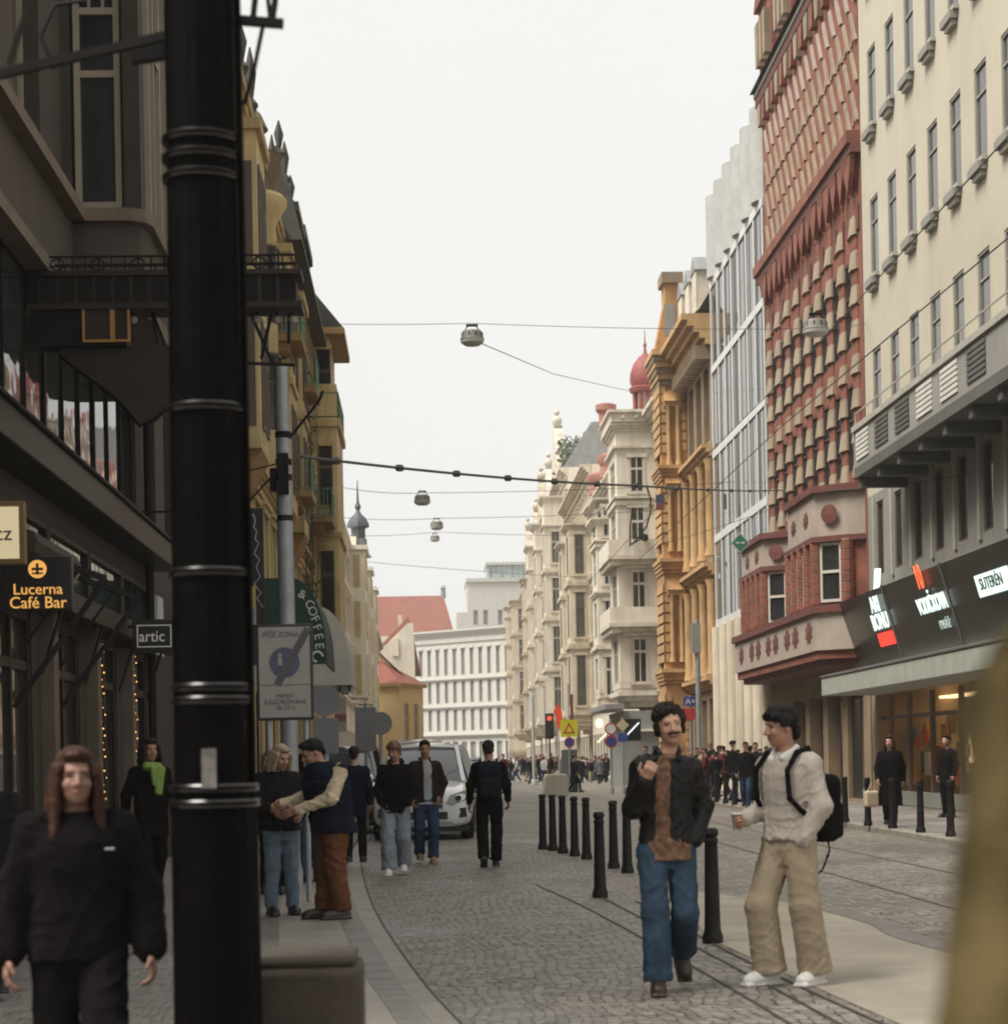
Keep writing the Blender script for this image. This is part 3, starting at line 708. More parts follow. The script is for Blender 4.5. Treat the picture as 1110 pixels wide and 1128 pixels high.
# 5 --- white corner building with dome turret
f = Fac('white_corner_building', 'white stucco building with deep stacked bay and a small red dome', 'building', (12.8, 104), (13.0, 156))
fl = [(5.6, 8.0), (9.3, 11.6), (12.7, 14.9), (15.8, 17.6)]
ornate(f, 20, fl, (whitestone, whitetrim, frame_w, dark_glass), top=19.9)
M5 = (whitestone, whitetrim, frame_w, dark_glass)
o = oriel(f, 8, 13.2, 2.15, 5.6, 19.0, fl, M5, corb=1.7)
b = MB()
for zz in (8.5, 12.1):
    b.box(7.2, 14, -.02, 2.75, zz, zz + .22, whitetrim); b.box(7.3, 13.9, 2.55, 2.7, zz + .223, zz + 1.05, whitestone); b.box(7.25, 7.38, -.02, 2.55, zz + .223, zz + 1.05, whitestone)
    for k in range(4): b.box(7.5 + .2 * k, 7.6 + .2 * k, -.02, 2.5 - .5 * k, zz - .25 - .2 * k, zz - .003, whitetrim)
    dentils_into(b, 7.2, 14, zz - .3, .29, .2, .25, .5, whitetrim, n=2.15)
b.build('balcony', f.root)
b = MB(); b.box(7.6, 13.6, -.02, 2.45, 19.47, 19.95, whitestone); b.box(7.4, 13.8, -.02, 2.6, 19.953, 20.1, whitetrim)
for y in (.4, 1.1, 1.8): b.ball((7.58, y, 19.7), .14, whitetrim)
b.lathe([(.5, 20.1), (.42, 20.3), (.42, 20.8), (.6, 21.0), (.6, 21.3), (.3, 21.4)], mat('red_sandstone_cap', (.34, .15, .12), rough=.8), (13.2, 2.2, 0), n=10)
b.build('parapet', f.root)
dm = MB(); rc = mat('red_copper_dome', (.24, .062, .055), rough=.65, var=.25, scale=2)
dpos = atY(711, 430, 113.0); cx, cy = 9.0, 12.83 - dpos.x
for k in range(8):
    t = 2 * math.pi * k / 8 + .2; dm.tube([(cx + .62 * math.cos(t), cy + .62 * math.sin(t), 20.1), (cx + .62 * math.cos(t), cy + .62 * math.sin(t), 21.3)], .12, rc)
dm.lathe([(.42, 20.1), (.42, 21.4)], whitetrim, (cx, cy, 0)); dm.lathe([(a_, z_ - 1.15) for a_, z_ in [(.85, 22.4), (.92, 22.6), (.76, 22.7), (.86, 23.0), (.84, 23.4), (.66, 23.9), (.36, 24.3), (.12, 24.5), (.05, 24.8), (.1, 24.95), (.04, 25.1), (.015, 25.8)]], rc, (cx, cy, 0), n=24)
dm.build('dome_turret', f.root)
b = MB(); b.box(5.5, 16, 2.2, 3.2, 4.1, 4.35, slate); b.box(6, 15, 0, 2.2, 0, 4.0, mat('grey_shop_surround', (.2, .2, .19), rough=.7)); b.box(5.7, 5.99, .6, 1.7, 2.9, 3.02, white_paint); b.build('corner_shop_front', f.root)
b = MB()
for x in (24, 33, 42): b.lathe([(.01, 19.9), (.7, 19.9), (.6, 20.6), (.8, 20.9), (.8, 21.3), (.3, 21.5)], MATS['red_sandstone_cap'], (x, .3, 0), n=8)
b.build('chimney', f.root)
oriel(f, 30, 34, 1.5, 6, 16.5, fl, M5, corb=1.5)

# 6..8 --- further fronts, receding
def far_front(name, label, y0, y1, x0, x1, top, cols, M, floors, oriels, roof=None, gable=None):
    f = Fac(name, label, 'building', (x0, y0), (x1, y1))
    ornate(f, cols, floors, M, top=top, oriels=oriels)
    if roof == 'mansard':
        r = MB(); r.add([(0, .4, top), (f.L, .4, top), (f.L, -2.2, top + 4), (0, -2.2, top + 4), (0, -12, top + 4), (f.L, -12, top + 4), (0, -12, top), (f.L, -12, top)], [(0, 1, 2, 3), (3, 2, 5, 4), (0, 3, 4, 6), (1, 7, 5, 2)], slate); r.build('roof', f.root, smooth=False)
    for (s, w, h, m) in gable or ():
        g = MB(); k = 6
        pts = [(s - w, top - .2)]
        for i in range(k): pts += [(s - w * (1 - i / k) ** .9, top + h * (i + .2) / k), (s - w * (1 - (i + .6) / k), top + h * (i + .8) / k)]
        pts += [(s - .1 * w, top + h), (s + .1 * w, top + h)]
        for i in reversed(range(k)): pts += [(s + w * (1 - (i + .6) / k), top + h * (i + .8) / k), (s + w * (1 - i / k) ** .9, top + h * (i + .2) / k)]
        pts.append((s + w, top - .2)); g.prism(pts, -.6, .25, m, 'y')
        g.ball((s, -.1, top + h + .5), .5, m); g.ball((s, -.1, top + h + 1.3), .28, m)
        for q in (-w, w): g.lathe([(.45, top), (.3, top + .6), (.35, top + 1.8), (.12, top + 2.6)], m, (s + q, -.1, 0), n=8)
        g.build('gable', f.root, smooth=False)
    return f
M6 = (tanstone, tantrim, frame_b, grey_glass)
f6 = far_front('tan_building', 'tan stucco building with paired tall dark windows beside the white corner building', 156.2, 186, 13.0, 13.2, 23.5, 10, M6, [(5.6, 9.4), (10.8, 14.2), (15.6, 18.6), (19.6, 21.8)], [(3, 7, 1.6, 5.0, 19), (17, 21, 1.3, 5.0, 19)])
f7 = far_front('gabled_building', 'ornate pale building with tall scrolled gable and greenery on its roof', 186.2, 246, 13.4, 14.2, 27.5, 20, (whitestone, whitetrim, frame_g, grey_glass), [(5.8, 9), (10.4, 13.6), (15, 18), (19.4, 22.2), (23.4, 25.4)], [(4, 8.5, 2.0, 5.5, 25), (26, 31, 1.9, 5.5, 25), (48, 53, 1.8, 5.5, 25)], 'mansard', [(18, 7, 6.5, whitetrim), (36, 5, 5, whitetrim), (54, 4, 6, tantrim)])
f8 = far_front('narrow_tan_building', 'narrow tan building with spiky gable at the far end of the right side', 246.2, 318, 14.4, 15.6, 25.5, 20, (tanstone, tantrim, frame_g, grey_glass), [(5.8, 9), (10.4, 13.6), (15, 18), (19.4, 22.2)], [(6, 11, 2.0, 5.5, 23), (40, 46, 2.4, 5.5, 23), (66, 71, 2.6, 3, 24)], 'mansard', [(14, 6, 7, tantrim), (44, 5, 8, tantrim)])
# ------------------------------------------------------------------ left side
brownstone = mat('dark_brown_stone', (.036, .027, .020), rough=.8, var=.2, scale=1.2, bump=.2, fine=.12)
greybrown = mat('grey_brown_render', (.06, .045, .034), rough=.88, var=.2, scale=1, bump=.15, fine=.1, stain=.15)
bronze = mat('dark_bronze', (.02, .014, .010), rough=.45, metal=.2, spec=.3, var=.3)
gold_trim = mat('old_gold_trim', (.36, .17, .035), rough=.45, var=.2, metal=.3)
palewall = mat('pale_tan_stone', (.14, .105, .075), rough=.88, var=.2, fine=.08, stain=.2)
frame_t = mat('tan_window_frame', (.27, .225, .165), rough=.6)
YF = 36.0
f = Fac('palace_building', 'dark grey brown palace with bay window, wide glazing band and bronze shopfronts', 'building', (-4.0, YF), (-4.0, 9.0))
L = f.L
def sY(y): return YF - y
ops = [(sY(30.1), L, 4.75, 6.85)]
for y in (31.2, 33.4): ops.append((sY(y + 1.1), sY(y), 4.9, 7.8)); ops.append((sY(y + 1.1), sY(y), 9.6, 12.4))
for y in (21.4, 18.6, 15.8, 13): ops.append((sY(y + 1.5), sY(y), 8.1, 11.0)); ops.append((sY(y + 1.5), sY(y), 12.3, 15))
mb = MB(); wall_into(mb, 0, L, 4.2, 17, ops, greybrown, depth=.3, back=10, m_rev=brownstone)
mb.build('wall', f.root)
for o in ops[1:]: window(f, *o, frame_t if o[2] > 8 else frame_b, dark_glass, n=-.22, mull=1, trans=(.7,), b=.09)
g = MB(); g.add([(sY(30.1), -.045, 4.75), (L, -.045, 4.75), (L, -.045, 6.85), (sY(30.1), -.045, 6.85)], [(3, 2, 1, 0)], sky_glass)
gl = g.build('glass_band', f.root, smooth=False, fixn=False)
y = 29.9; k = 0
while y > 9.5:
    s = sY(y); w = .02 if k % 3 else .05
    MB().box(s - w, s + w, -.06, -.015, 4.75, 6.85, dark_metal).build('mullion', gl); y -= 1.15; k += 1
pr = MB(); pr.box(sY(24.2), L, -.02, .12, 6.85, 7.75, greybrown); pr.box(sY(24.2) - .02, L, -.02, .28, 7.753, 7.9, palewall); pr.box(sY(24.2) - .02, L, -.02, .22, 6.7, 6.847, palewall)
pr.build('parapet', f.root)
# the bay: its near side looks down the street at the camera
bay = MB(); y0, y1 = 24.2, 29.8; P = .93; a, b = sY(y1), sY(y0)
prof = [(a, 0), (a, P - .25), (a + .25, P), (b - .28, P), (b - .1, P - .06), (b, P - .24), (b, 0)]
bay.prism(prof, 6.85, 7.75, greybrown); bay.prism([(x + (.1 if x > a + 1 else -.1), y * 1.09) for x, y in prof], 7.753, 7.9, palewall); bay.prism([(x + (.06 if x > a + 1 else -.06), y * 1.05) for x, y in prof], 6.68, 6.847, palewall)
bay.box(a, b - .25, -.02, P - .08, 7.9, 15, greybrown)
for z in (11.3,): bay.prism([(x + (.06 if x > a + 1 else -.06), y * 1.05) for x, y in prof], z, z + 1.0, greybrown)
bay.box(b - .25, b - .06, P - .22, P - .03, 7.9, 15, brownstone); bay.box(b - .25, b - .06, -.01, .1, 7.9, 15, brownstone)
bo = bay.build('bay_window', f.root)
for (z0, z1) in ((7.95, 11.25), (12.35, 14.8)):
    fr = MB(); x = b - .2; ya, yb = .14, P - .26; h = z1 - z0
    fr.box(x - .04, x + .06, ya, ya + .07, z0, z1, frame_t); fr.box(x - .04, x + .06, yb - .07, yb, z0, z1, frame_t)
    for z in (z0, z0 + h * .46, z0 + h * .68, z1 - .08): fr.box(x - .04, x + .055, ya + .07, yb - .07, z, z + .08, frame_t)
    for q in (.35, .65): fr.box(x - .03, x + .05, ya + (yb - ya) * q - .015, ya + (yb - ya) * q + .015, z0 + h * .7, z1 - .08, frame_t)
    w_ = fr.build('window', bo); MB().box(x - .045, x + .01, ya + .03, yb - .03, z0 + .02, z1 - .02, dark_glass).build('pane', w_)
for i in range(3): window(f, a + .5 + 1.6 * i, a + 1.6 + 1.6 * i, 8.0, 11.2, frame_t, dark_glass, n=P - .06, parent=bo)
dp = MB(); dp.tube([(sY(30.5), .12, 0), (sY(30.5), .12, 16)], .06, dark_metal); dp.tube([(sY(31.0), .08, 4), (sY(31.0), .08, 16)], .035, dark_metal); dp.build('drainpipe', f.root)
lg = MB(); lg.box(sY(31.6), L, -.02, .42, 4.42, 4.75, bronze); lg.box(sY(31.62), L, .3, .46, 4.753, 4.8, dark_metal); lg.build('ledge', f.root, bevel=.015)
gf = MB()
doors = [(sY(y + 1.9), sY(y), .2, 3.15) for y in (28.9, 25.9, 22.9, 19.9, 16.9, 13.9)]
trs = [(sY(y + 2.6), sY(y - .05), 3.46, 4.38) for y in (28.7, 25.9, 23.1, 20.3, 17.5, 14.7)]
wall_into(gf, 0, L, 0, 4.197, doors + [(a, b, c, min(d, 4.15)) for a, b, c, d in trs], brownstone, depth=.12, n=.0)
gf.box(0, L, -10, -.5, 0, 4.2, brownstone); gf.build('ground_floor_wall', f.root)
for o in doors: window(f, *o, bronze, shop_glass, n=-.07, mull=1, trans=(.8,), b=.12, name='shop_door')
for o in trs: window(f, o[0], o[1], o[2], 4.15, bronze, sky_glass, n=-.055, mull=0, trans=(), b=.06, name='transom_window')
cn = MB(); cn.box(sY(31.4), L, -.02, .3, 3.2, 3.32, bronze); cn.box(sY(31.42), L, .24, .34, 3.16, 3.38, bronze)
for y in (30.5, 27.7, 24.9, 22.1): cn.tube([(sY(y), .05, 2.5), (sY(y), .28, 3.2)], .02, bronze)
cn.build('canopy', f.root)
for y in (28.6, 25.6, 22.6):
    pl = MB(); pl.box(sY(y), sY(y) + .3, -.02, .14, .09, 3.2, palewall); pl.box(sY(y) - .05, sY(y) + .35, -.02, .18, .09, .6, stone_g); pl.build('pilaster', f.root)
# pale notice on the pier
MB().box(sY(32.6), sY(31.9), -.02, .05, 3.2, 4.1, mat('white_board', (.5, .5, .48))).build('notice_board', f.root)
warm2 = emit('fairy_light_glow', (1.0, .55, .18), 1.3)
tree_ = empty('light_string', (-3.85, 25.6, 0), 0, 'string of small warm lights running down the shop pilaster on the left', 'string lights')
fl_ = MB()
for k in range(26):
    fl_.ball((.02 * math.sin(k * 2.1), .03 * math.cos(k * 1.3), 3.0 - k * .085), .011, warm2, n=5)
o = fl_.build('bulb_string', tree_); fl_ = MB(); fl_.tube([(0, 0, 3.15), (.02, 0, .8)], .006, dark_metal, n=5); fl_.build('cable', tree_)
t2 = dup(tree_, (-3.85, 28.5, 0), label='string of small warm lights farther along the left shopfront, near the black lettered sign')

# awning frame, folded, with its long arms
aw = empty('awning', (-4.0, 22.5, 0), 0, 'folded dark shop awning with long diagonal arms above the left pavement', 'awning')
m_ = MB(); m_.tube([(.35, -2.9, 3.62), (.35, -.4, 3.62)], .13, mat('awning_cloth', (.045, .03, .022), rough=.9, var=.3)); m_.build('roll', aw)
for y in (-2.2, .2):
    m_ = MB(); m_.bar((.1, y, 2.1), (.95, y + .3, 3.35), .05, .05, dark_metal); m_.bar((.35, y, 3.55), (.95, y + .3, 3.35), .06, .06, dark_metal); m_.bar((.12, y + .1, 2.6), (.7, y + .2, 3.42), .03, .03, dark_metal); m_.build('arm', aw)
# wrought iron sign gantry across the pavement
Yg = 22.2
gx0 = -4.0; gx1 = atY(327, 320, Yg).x; zt = atY(200, 303, Yg).z; zb = atY(200, 340, Yg).z
gt = empty('iron_gantry', (-4.0, Yg, 0), 0, 'wrought iron gantry with cresting and hanging lamps reaching out from the palace', 'gantry')
m_ = MB(); m_.box(0, gx1 + 4, -.2, .2, zb, zt, dark_metal); m_.box(0, gx1 + 4.06, -.24, .24, zt - .05, zt + .003, bronze); m_.box(0, gx1 + 4.06, -.24, .24, zb - .04, zb + .02, bronze)
for k in range(14): m_.box(.1 + .19 * k, .13 + .19 * k, -.215, -.2, zb + .02, zt - .05, bronze)
m_.build('beam', gt)
m_ = MB(); baluster_rail(m_, [(0.05, -.18), (gx1 + 4, -.18)], zt, .16, dark_metal, step=.13, r=.008, rail=.02); baluster_rail(m_, [(0.05, .18), (gx1 + 4, .18)], zt, .16, dark_metal, step=.13, r=.008, rail=.02)
for k in range(6): 
    c = .3 + .42 * k; m_.tube([(c + .07 * math.cos(t * .6), -.18, zt + .08 + .06 * math.sin(t * .6)) for t in range(11)], .009, dark_metal, n=5)
m_.build('cresting', gt)
m_ = MB()
for px in (112, 147, 283, 305, 322):
    p = atY(px, 352, Yg); m_.ball((p.x + 4, 0, p.z), .045, mat('lamp_globe', (.30, .26, .22), rough=.25), n=10); m_.tube([(p.x + 4, 0, p.z), (p.x + 4, 0, zb)], .012, dark_metal, n=6)
m_.build('lamp', gt)
m_ = MB(); ca_, cb_ = atY(35, 338, Yg), atY(152, 388, Yg); x0, x1 = ca_.x + 4, cb_.x + 4
za, zc = atY(120, 336, Yg).z, atY(120, 384, Yg).z
m_.box(0, x1 - .1, -.16, .16, zc, za, dark_metal)
for (p0, p1) in ((94, 127), (127, 146)):
    u0, u1 = atY(p0, 360, Yg).x + 4, atY(p1, 360, Yg).x + 4
    m_.box(u0, u1, -.19, -.163, zc + .03, za - .02, bronze)
    for bb in ((u0, u0 + .025, zc + .03, za - .02), (u1 - .025, u1, zc + .03, za - .02), (u0 + .025, u1 - .025, zc + .03, zc + .055), (u0 + .025, u1 - .025, za - .045, za - .02)): m_.box(bb[0], bb[1], -.21, -.193, bb[2], bb[3], gold_trim)
m_.build('sign_box', gt)
m_ = MB()
arc = [atY(px, py, Yg) for px, py in ((66, 390), (85, 406), (105, 420), (125, 436), (143, 453), (154, 468), (170, 462), (190, 442), (215, 420))]
m_.tube([(p.x + 4, 0, p.z) for p in arc], .03, dark_metal)
m_.add([(p.x + 4, -.05, p.z) for p in arc] + [(arc[-1].x + 4, -.05, zc + .02), (arc[0].x + 4, -.05, zc + .02)], [tuple(range(len(arc) + 2))], bronze)
for a_, b_ in (((100, 386), (122, 432)), ((150, 386), (138, 432)), ((168, 345), (182, 432)), ((276, 345), (300, 400)), ((300, 340), (288, 395)), ((318, 345), (318, 378)), ((150, 300), (190, 400))):
    p, q = atY(*a_, Yg), atY(*b_, Yg); m_.bar((p.x + 4, 0, p.z), (q.x + 4, 0, q.z), .035, .035, dark_metal)
p, q = atY(272, 400, Yg), atY(325, 402, Yg); m_.bar((p.x + 4, 0, p.z), (q.x + 4, 0, q.z), .03, .03, dark_metal)
m_.build('bracket', gt)

# signs on the left
def hang_sign(name, label, px0, py0, px1, py1, Y, face, rim, cat='sign', th=.1, rimw=.03, arm=True, xmin=None):
    p0, p1 = atY(px0, py0, Y), atY(px1, py1, Y); cx = (p0.x + p1.x) / 2; w = p1.x - p0.x; h = p0.z - p1.z
    if xmin is not None: w = p1.x - xmin; cx = (p1.x + xmin) / 2
    e = empty(name, (cx, Y, p1.z), 0, label, cat)
    m_ = MB(); m_.box(-w / 2, w / 2, -th / 2, th / 2, 0, h, rim); m_.build('case', e, bevel=.008)
    MB().box(-w / 2 + rimw, w / 2 - rimw, -th / 2 - .006, -th / 2 + .002, rimw, h - rimw, face).build('panel', e)
    if arm:
        m_ = MB(); m_.bar((-w / 2 - .0, 0, h * .8), (-4.0 - cx, 0, h * .8), .03, .03, dark_metal); m_.bar((-w / 2, 0, h * .2), (-4.0 - cx, 0, h * .2), .03, .03, dark_metal); m_.build('bracket', e)
    return e, w, h
RX = (R(90), 0, 0)
ink = mat('black_lettering', (.02, .018, .016), rough=.6)
e, w, h = hang_sign('hanging_sign', 'cream backlit box sign with dark letters cz, above the yellow lettered bar sign', 0, 553, 29, 622, 17.2, emit('cream_lightbox', (1.0, .84, .50), .36), mat('sign_wood', (.16, .09, .03), rough=.6), xmin=-3.95, rimw=.045)
text('lettering', 'cz', .17, ink, e, (w / 2 - .17, -.062, h * .48), RX, align='CENTER')
amber = emit('amber_letters', (1.0, .50, .12), .62)
e, w, h = hang_sign('hanging_sign', 'black sign with round amber emblem reading Lucerna Café Bar, under the cream box', 0, 614, 81, 672, 18.6, mat('sign_black', (.008, .007, .006), rough=.4), mat('sign_black_rim', (.012, .01, .009), rough=.4), xmin=-3.95, rimw=.01)
def s_at(px, Y, e): return atY(px, 650, Y).x - e.location.x
text('lettering', 'Lucerna', .135, amber, e, (s_at(43, 18.6, e), -.062, h * .38), RX, sx=1.0)
text('lettering', 'Café Bar', .145, amber, e, (s_at(43, 18.6, e), -.062, h * .13), RX, sx=.98)
m_ = MB(); m_.lathe([(.0001, 0), (.08, 0), (.08, .006), (.0001, .006)], amber, n=20); m_.box(-.05, .05, -.012, .012, .007, .009, ink); m_.box(-.012, .012, -.05, .05, .0071, .0092, ink); m_.box(-.05, .05, -.045, -.03, .007, .009, ink)
m_.build('emblem', e, (s_at(43, 18.6, e), -.058, h * .76), (R(90), 0, 0))
e, w, h = hang_sign('hanging_sign', 'black hanging sign with thin white border and small letters artic, left of the pole', 146, 683, 195, 719, 26.6, mat('sign_black', ()) if False else MATS['sign_black'], MATS['sign_black_rim'], rimw=.02)
pale = emit('pale_letters', (.75, .72, .66), .16)
text('lettering', 'artic', .2, pale, e, (-.03, -.062, h * .48), RX, sx=.9)
m_ = MB(); q = w / 2 - .06
for bb in ((-q, q, .07, .082), (-q, q, h - .082, h - .07), (-q, -q + .012, .082, h - .082), (q - .012, q, .082, h - .082)): m_.box(bb[0], bb[1], -.066, -.058, bb[2], bb[3], pale)
m_.build('border', e)

# yellow building
yel = mat('yellow_ochre_plaster', (.58, .47, .25), rough=.88, var=.2, scale=.8, bump=.15, fine=.06, stain=.4)
yel2 = mat('yellow_trim', (.52, .40, .20), rough=.88, var=.18, scale=1.2, stain=.35)
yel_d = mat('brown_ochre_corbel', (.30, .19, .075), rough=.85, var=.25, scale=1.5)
green_m = mat('green_patina_metal', (.12, .23, .15), rough=.7, var=.3, scale=4)
darkroof = mat('dark_green_brown_roof', (.06, .058, .046), rough=.8, var=.35, scale=1.5, fine=.3)
Y1, Y0 = 100.0, 36.2
f = Fac('yellow_building', 'yellow ochre apartment house with green iron balconies, oriel and dark mansard roof', 'building', (-4.0, Y1), (-4.0, Y0))
L = f.L
def sY(y): return Y1 - y
fl = [(5.6, 8.0), (9.4, 11.8), (12.9, 15.1)]
ornate(f, 22, fl, (yel, yel2, frame_b, dark_glass), top=17.0, wfrac=.45, eave=.3)
for y_ in (49, 60.5, 66.5):   # shallow bays with consoles break up the long front
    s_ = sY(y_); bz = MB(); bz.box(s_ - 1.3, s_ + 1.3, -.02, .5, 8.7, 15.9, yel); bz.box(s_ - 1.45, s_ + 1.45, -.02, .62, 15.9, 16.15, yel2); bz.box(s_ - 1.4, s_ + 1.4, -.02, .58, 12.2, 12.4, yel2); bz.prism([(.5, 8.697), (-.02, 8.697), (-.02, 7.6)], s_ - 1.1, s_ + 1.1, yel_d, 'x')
    bo_ = bz.build('shallow_bay', f.root)
    for za_, zb_ in ((9.2, 11.7), (12.9, 15.2)):
        for q_ in (-.6, .6): window(f, s_ + q_ - .4, s_ + q_ + .4, za_, zb_, frame_b, dark_glass, n=.5, parent=bo_)
        sw_ = MB(); sw_.box(s_ + 1.303, s_ + 1.34, .1, .4, za_, zb_, frame_b); sw_.build('side_window', bo_)
r = MB(); r.box(0, L, -8, .3, 17.0, 17.16, darkroof); r.add([(0, .25, 17.17), (L - 26, .25, 17.17), (L - 26, -1.2, 19.6), (0, -1.2, 19.6), (0, -8, 19.6), (L - 26, -8, 19.6)], [(0, 1, 2, 3), (3, 2, 5, 4), (1, 5, 2)], darkroof)
for s_, w_, zt_ in ((sY(68), 1.7, 19.2), (sY(72.5), 2.2, 19.5), (sY(63.5), 1.2, 18.4)):
    r.box(s_ - w_, s_ + w_, -1.2, .32, 17.2, zt_ - .3, darkroof); r.box(s_ - w_ - .2, s_ + w_ + .2, -1.3, .45, zt_ - .3, zt_, darkroof)
r.box(sY(76) - .5, sY(76) + .6, -.8, .3, 17.2, 18.9, green_m)
r.prism([(0, 19.6), (.15, 19.6), (.78, 17.0), (.78, 16.85), (0, 16.85)], sY(77.4), sY(61.5), darkroof, 'x')
r.build('roof', f.root, smooth=False)
for y_ in (45, 47.5, 50.2, 57.5, 59.8, 62.5, 65.2, 68.1, 71.5, 74.4, 76.8):
    hh = .5 + rnd.random() * .9; zb_ = 17.1 if y_ < 61 else 19.5; MB().lathe([(.12, 0), (.2, .15), (.07, .3), (.16, .3 + hh * .5), (.02, .3 + hh)], darkroof, n=6).build('finial', f.root, (sY(y_), .22 if y_ < 61 else .1, zb_))
# oriel whose near side fills the end of the view
oy = 78.0; P = 1.08
o = MB(); a, b = sY(83.5), sY(oy)
o.box(a, b, -.02, P, 6.2, 15.6, yel); o.box(a - .1, b + .12, -.02, P + .12, 14.0, 14.3, yel2); o.box(a - .08, b + .1, -.02, P + .1, 9.9, 10.1, yel2); o.box(a - .08, b + .1, -.02, P + .1, 6.2, 6.45, yel2)
for k in range(6):
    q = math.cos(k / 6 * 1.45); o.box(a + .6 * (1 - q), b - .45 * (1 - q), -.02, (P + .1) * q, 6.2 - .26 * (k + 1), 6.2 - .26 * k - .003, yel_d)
o.box(a + .3, b - .1, -.02, P - .25, 14.3, 17.4, yel); o.box(a, b + .25, -.02, P + .35, 17.4, 17.65, yel_d)
o.add([(a, P + .3, 17.65), (b + .25, P + .3, 17.65), (b + .25, -.5, 20.0), (a, -.5, 20.0)], [(0, 1, 2, 3)], darkroof); o.add([(b + .24, P + .3, 17.65), (b + .24, -.5, 17.65), (b + .24, -.5, 20)], [(0, 1, 2)], darkroof)
oo = o.build('oriel', f.root, bevel=.02)
for z0, z1 in ((6.9, 9.4), (11.1, 13.3), (14.6, 16.9)):
    w_ = MB(); yy0, yy1 = .42, .42 + .42
    w_.box(b + .003 if z0 < 14 else b - .097, b + .05 if z0 < 14 else b - .05, yy0 - .1, yy1 + .1, z0 - .12, z0 - .003, yel_d); w_.box(b + .003 if z0 < 14 else b - .097, b + .06 if z0 < 14 else b - .04, yy0 - .1, yy1 + .1, z1 + .003, z1 + .2, yel2)
    xx = b if z0 < 14 else b - .1
    w_.box(xx + .003, xx + .04, yy0 - .05, yy0, z0, z1, frame_b); w_.box(xx + .003, xx + .04, yy1, yy1 + .05, z0, z1, frame_b); w_.box(xx + .003, xx + .035, yy0, yy1, z0 + (z1 - z0) * .62, z0 + (z1 - z0) * .67, frame_b)
    wo = w_.build('window', oo); MB().box(xx + .002, xx + .012, yy0, yy1, z0, z1, dark_glass).build('pane', wo)
for (z, y0_, d) in ((14.32, 77.7, 1.15), (10.4, 75.5, .95), (9.6, 62, .9), (13.4, 58, .9), (13.4, 66, .9), (5.3, 70, .9)):
    bb = MB(); s = sY(y0_)
    if z == 14.32:
        baluster_rail(bb, [(b - .02, 0), (b - .02, P + .05), (a, P + .05)], z, .95, green_m, step=.12, r=.016, rail=.05)
    else:
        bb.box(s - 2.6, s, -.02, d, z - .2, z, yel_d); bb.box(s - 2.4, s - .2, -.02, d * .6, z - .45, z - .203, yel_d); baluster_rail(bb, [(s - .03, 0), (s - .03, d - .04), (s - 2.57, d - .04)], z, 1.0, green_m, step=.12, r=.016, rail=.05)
    bb.build('balcony', f.root)
# half round bay with dark crown nearer the camera
hb = MB(); s = sY(55); hb.lathe([(.1, 8.6), (.3, 9.0), (.5, 9.5), (.55, 9.6), (.55, 15.6), (.66, 15.8), (.85, 16.1), (.85, 16.25), (.7, 16.4)], yel, (s, -.1, 0), n=28)
hb.lathe([(.72, 16.4), (.72, 17.3), (.78, 17.4)], mat('brown_balustrade', (.16, .12, .08), var=.3, scale=5), (s, -.1, 0), n=28); hb.lathe([(.5, 17.4), (.45, 18.0), (.6, 18.1), (.42, 18.5), (.1, 18.8), (.03, 19.2)], MATS['brown_balustrade'], (s, -.3, 0), n=20)
ho = hb.build('round_bay', f.root)
for t in (R(35), R(80), R(125)):
    for z0, z1 in ((10.2, 12.2), (13, 15)):
        fr = MB(); fr.box(-.2, -.18, -.02, .05, z0, z1, frame_b); fr.box(.18, .2, -.02, .05, z0, z1, frame_b); fr.box(-.18, .18, -.02, .05, z1 - .06, z1, frame_b); fr.box(-.18, .18, -.02, .05, z0 + 1.2, z0 + 1.26, frame_b); fr.box(-.18, .18, -.02, .01, z0, z1 - .06, dark_glass)
        fr.build('window', ho, (s + .55 * math.cos(t), -.1 + .55 * math.sin(t), 0), (0, 0, t - math.pi / 2))
# bare climber on the yellow wall
vn = empty('climbing_vine', (-4, 74, 0), 0, 'leafless climbing vine on the yellow front beside the green balconies', 'plant')
for k in range(9):
    m_ = MB(); p = Vector((.12, rnd.uniform(-2, 2), 4.5)); path = [tuple(p)]
    for i in range(14): p = p + Vector((rnd.uniform(-.08, .1), rnd.uniform(-.35, .35), .75)); p.x = min(max(p.x, .06), .55); path.append(tuple(p))
    m_.tube(path, [.035 * (1 - i / 18) for i in range(len(path))], mat('vine_bark', (.10, .085, .045), rough=.9), n=5)
    for i in range(60):
        q = Vector(path[rnd.randrange(len(path))]) + Vector((rnd.uniform(-.02, .2), rnd.uniform(-.4, .4), rnd.uniform(-.4, .4))); u = Vector((rnd.uniform(-1, 1), rnd.uniform(-1, 1), rnd.uniform(-1, 1))).normalized() * .1; v = Vector((rnd.uniform(-1, 1), rnd.uniform(-1, 1), rnd.uniform(-1, 1))).normalized() * .07
        m_.add([q, q + u, q + u + v, q + v], [(0, 1, 2, 3)], mat('vine_leaf', (.06, .085, .03), rough=.9, var=.4))
    m_.build('stem', vn, smooth=False)

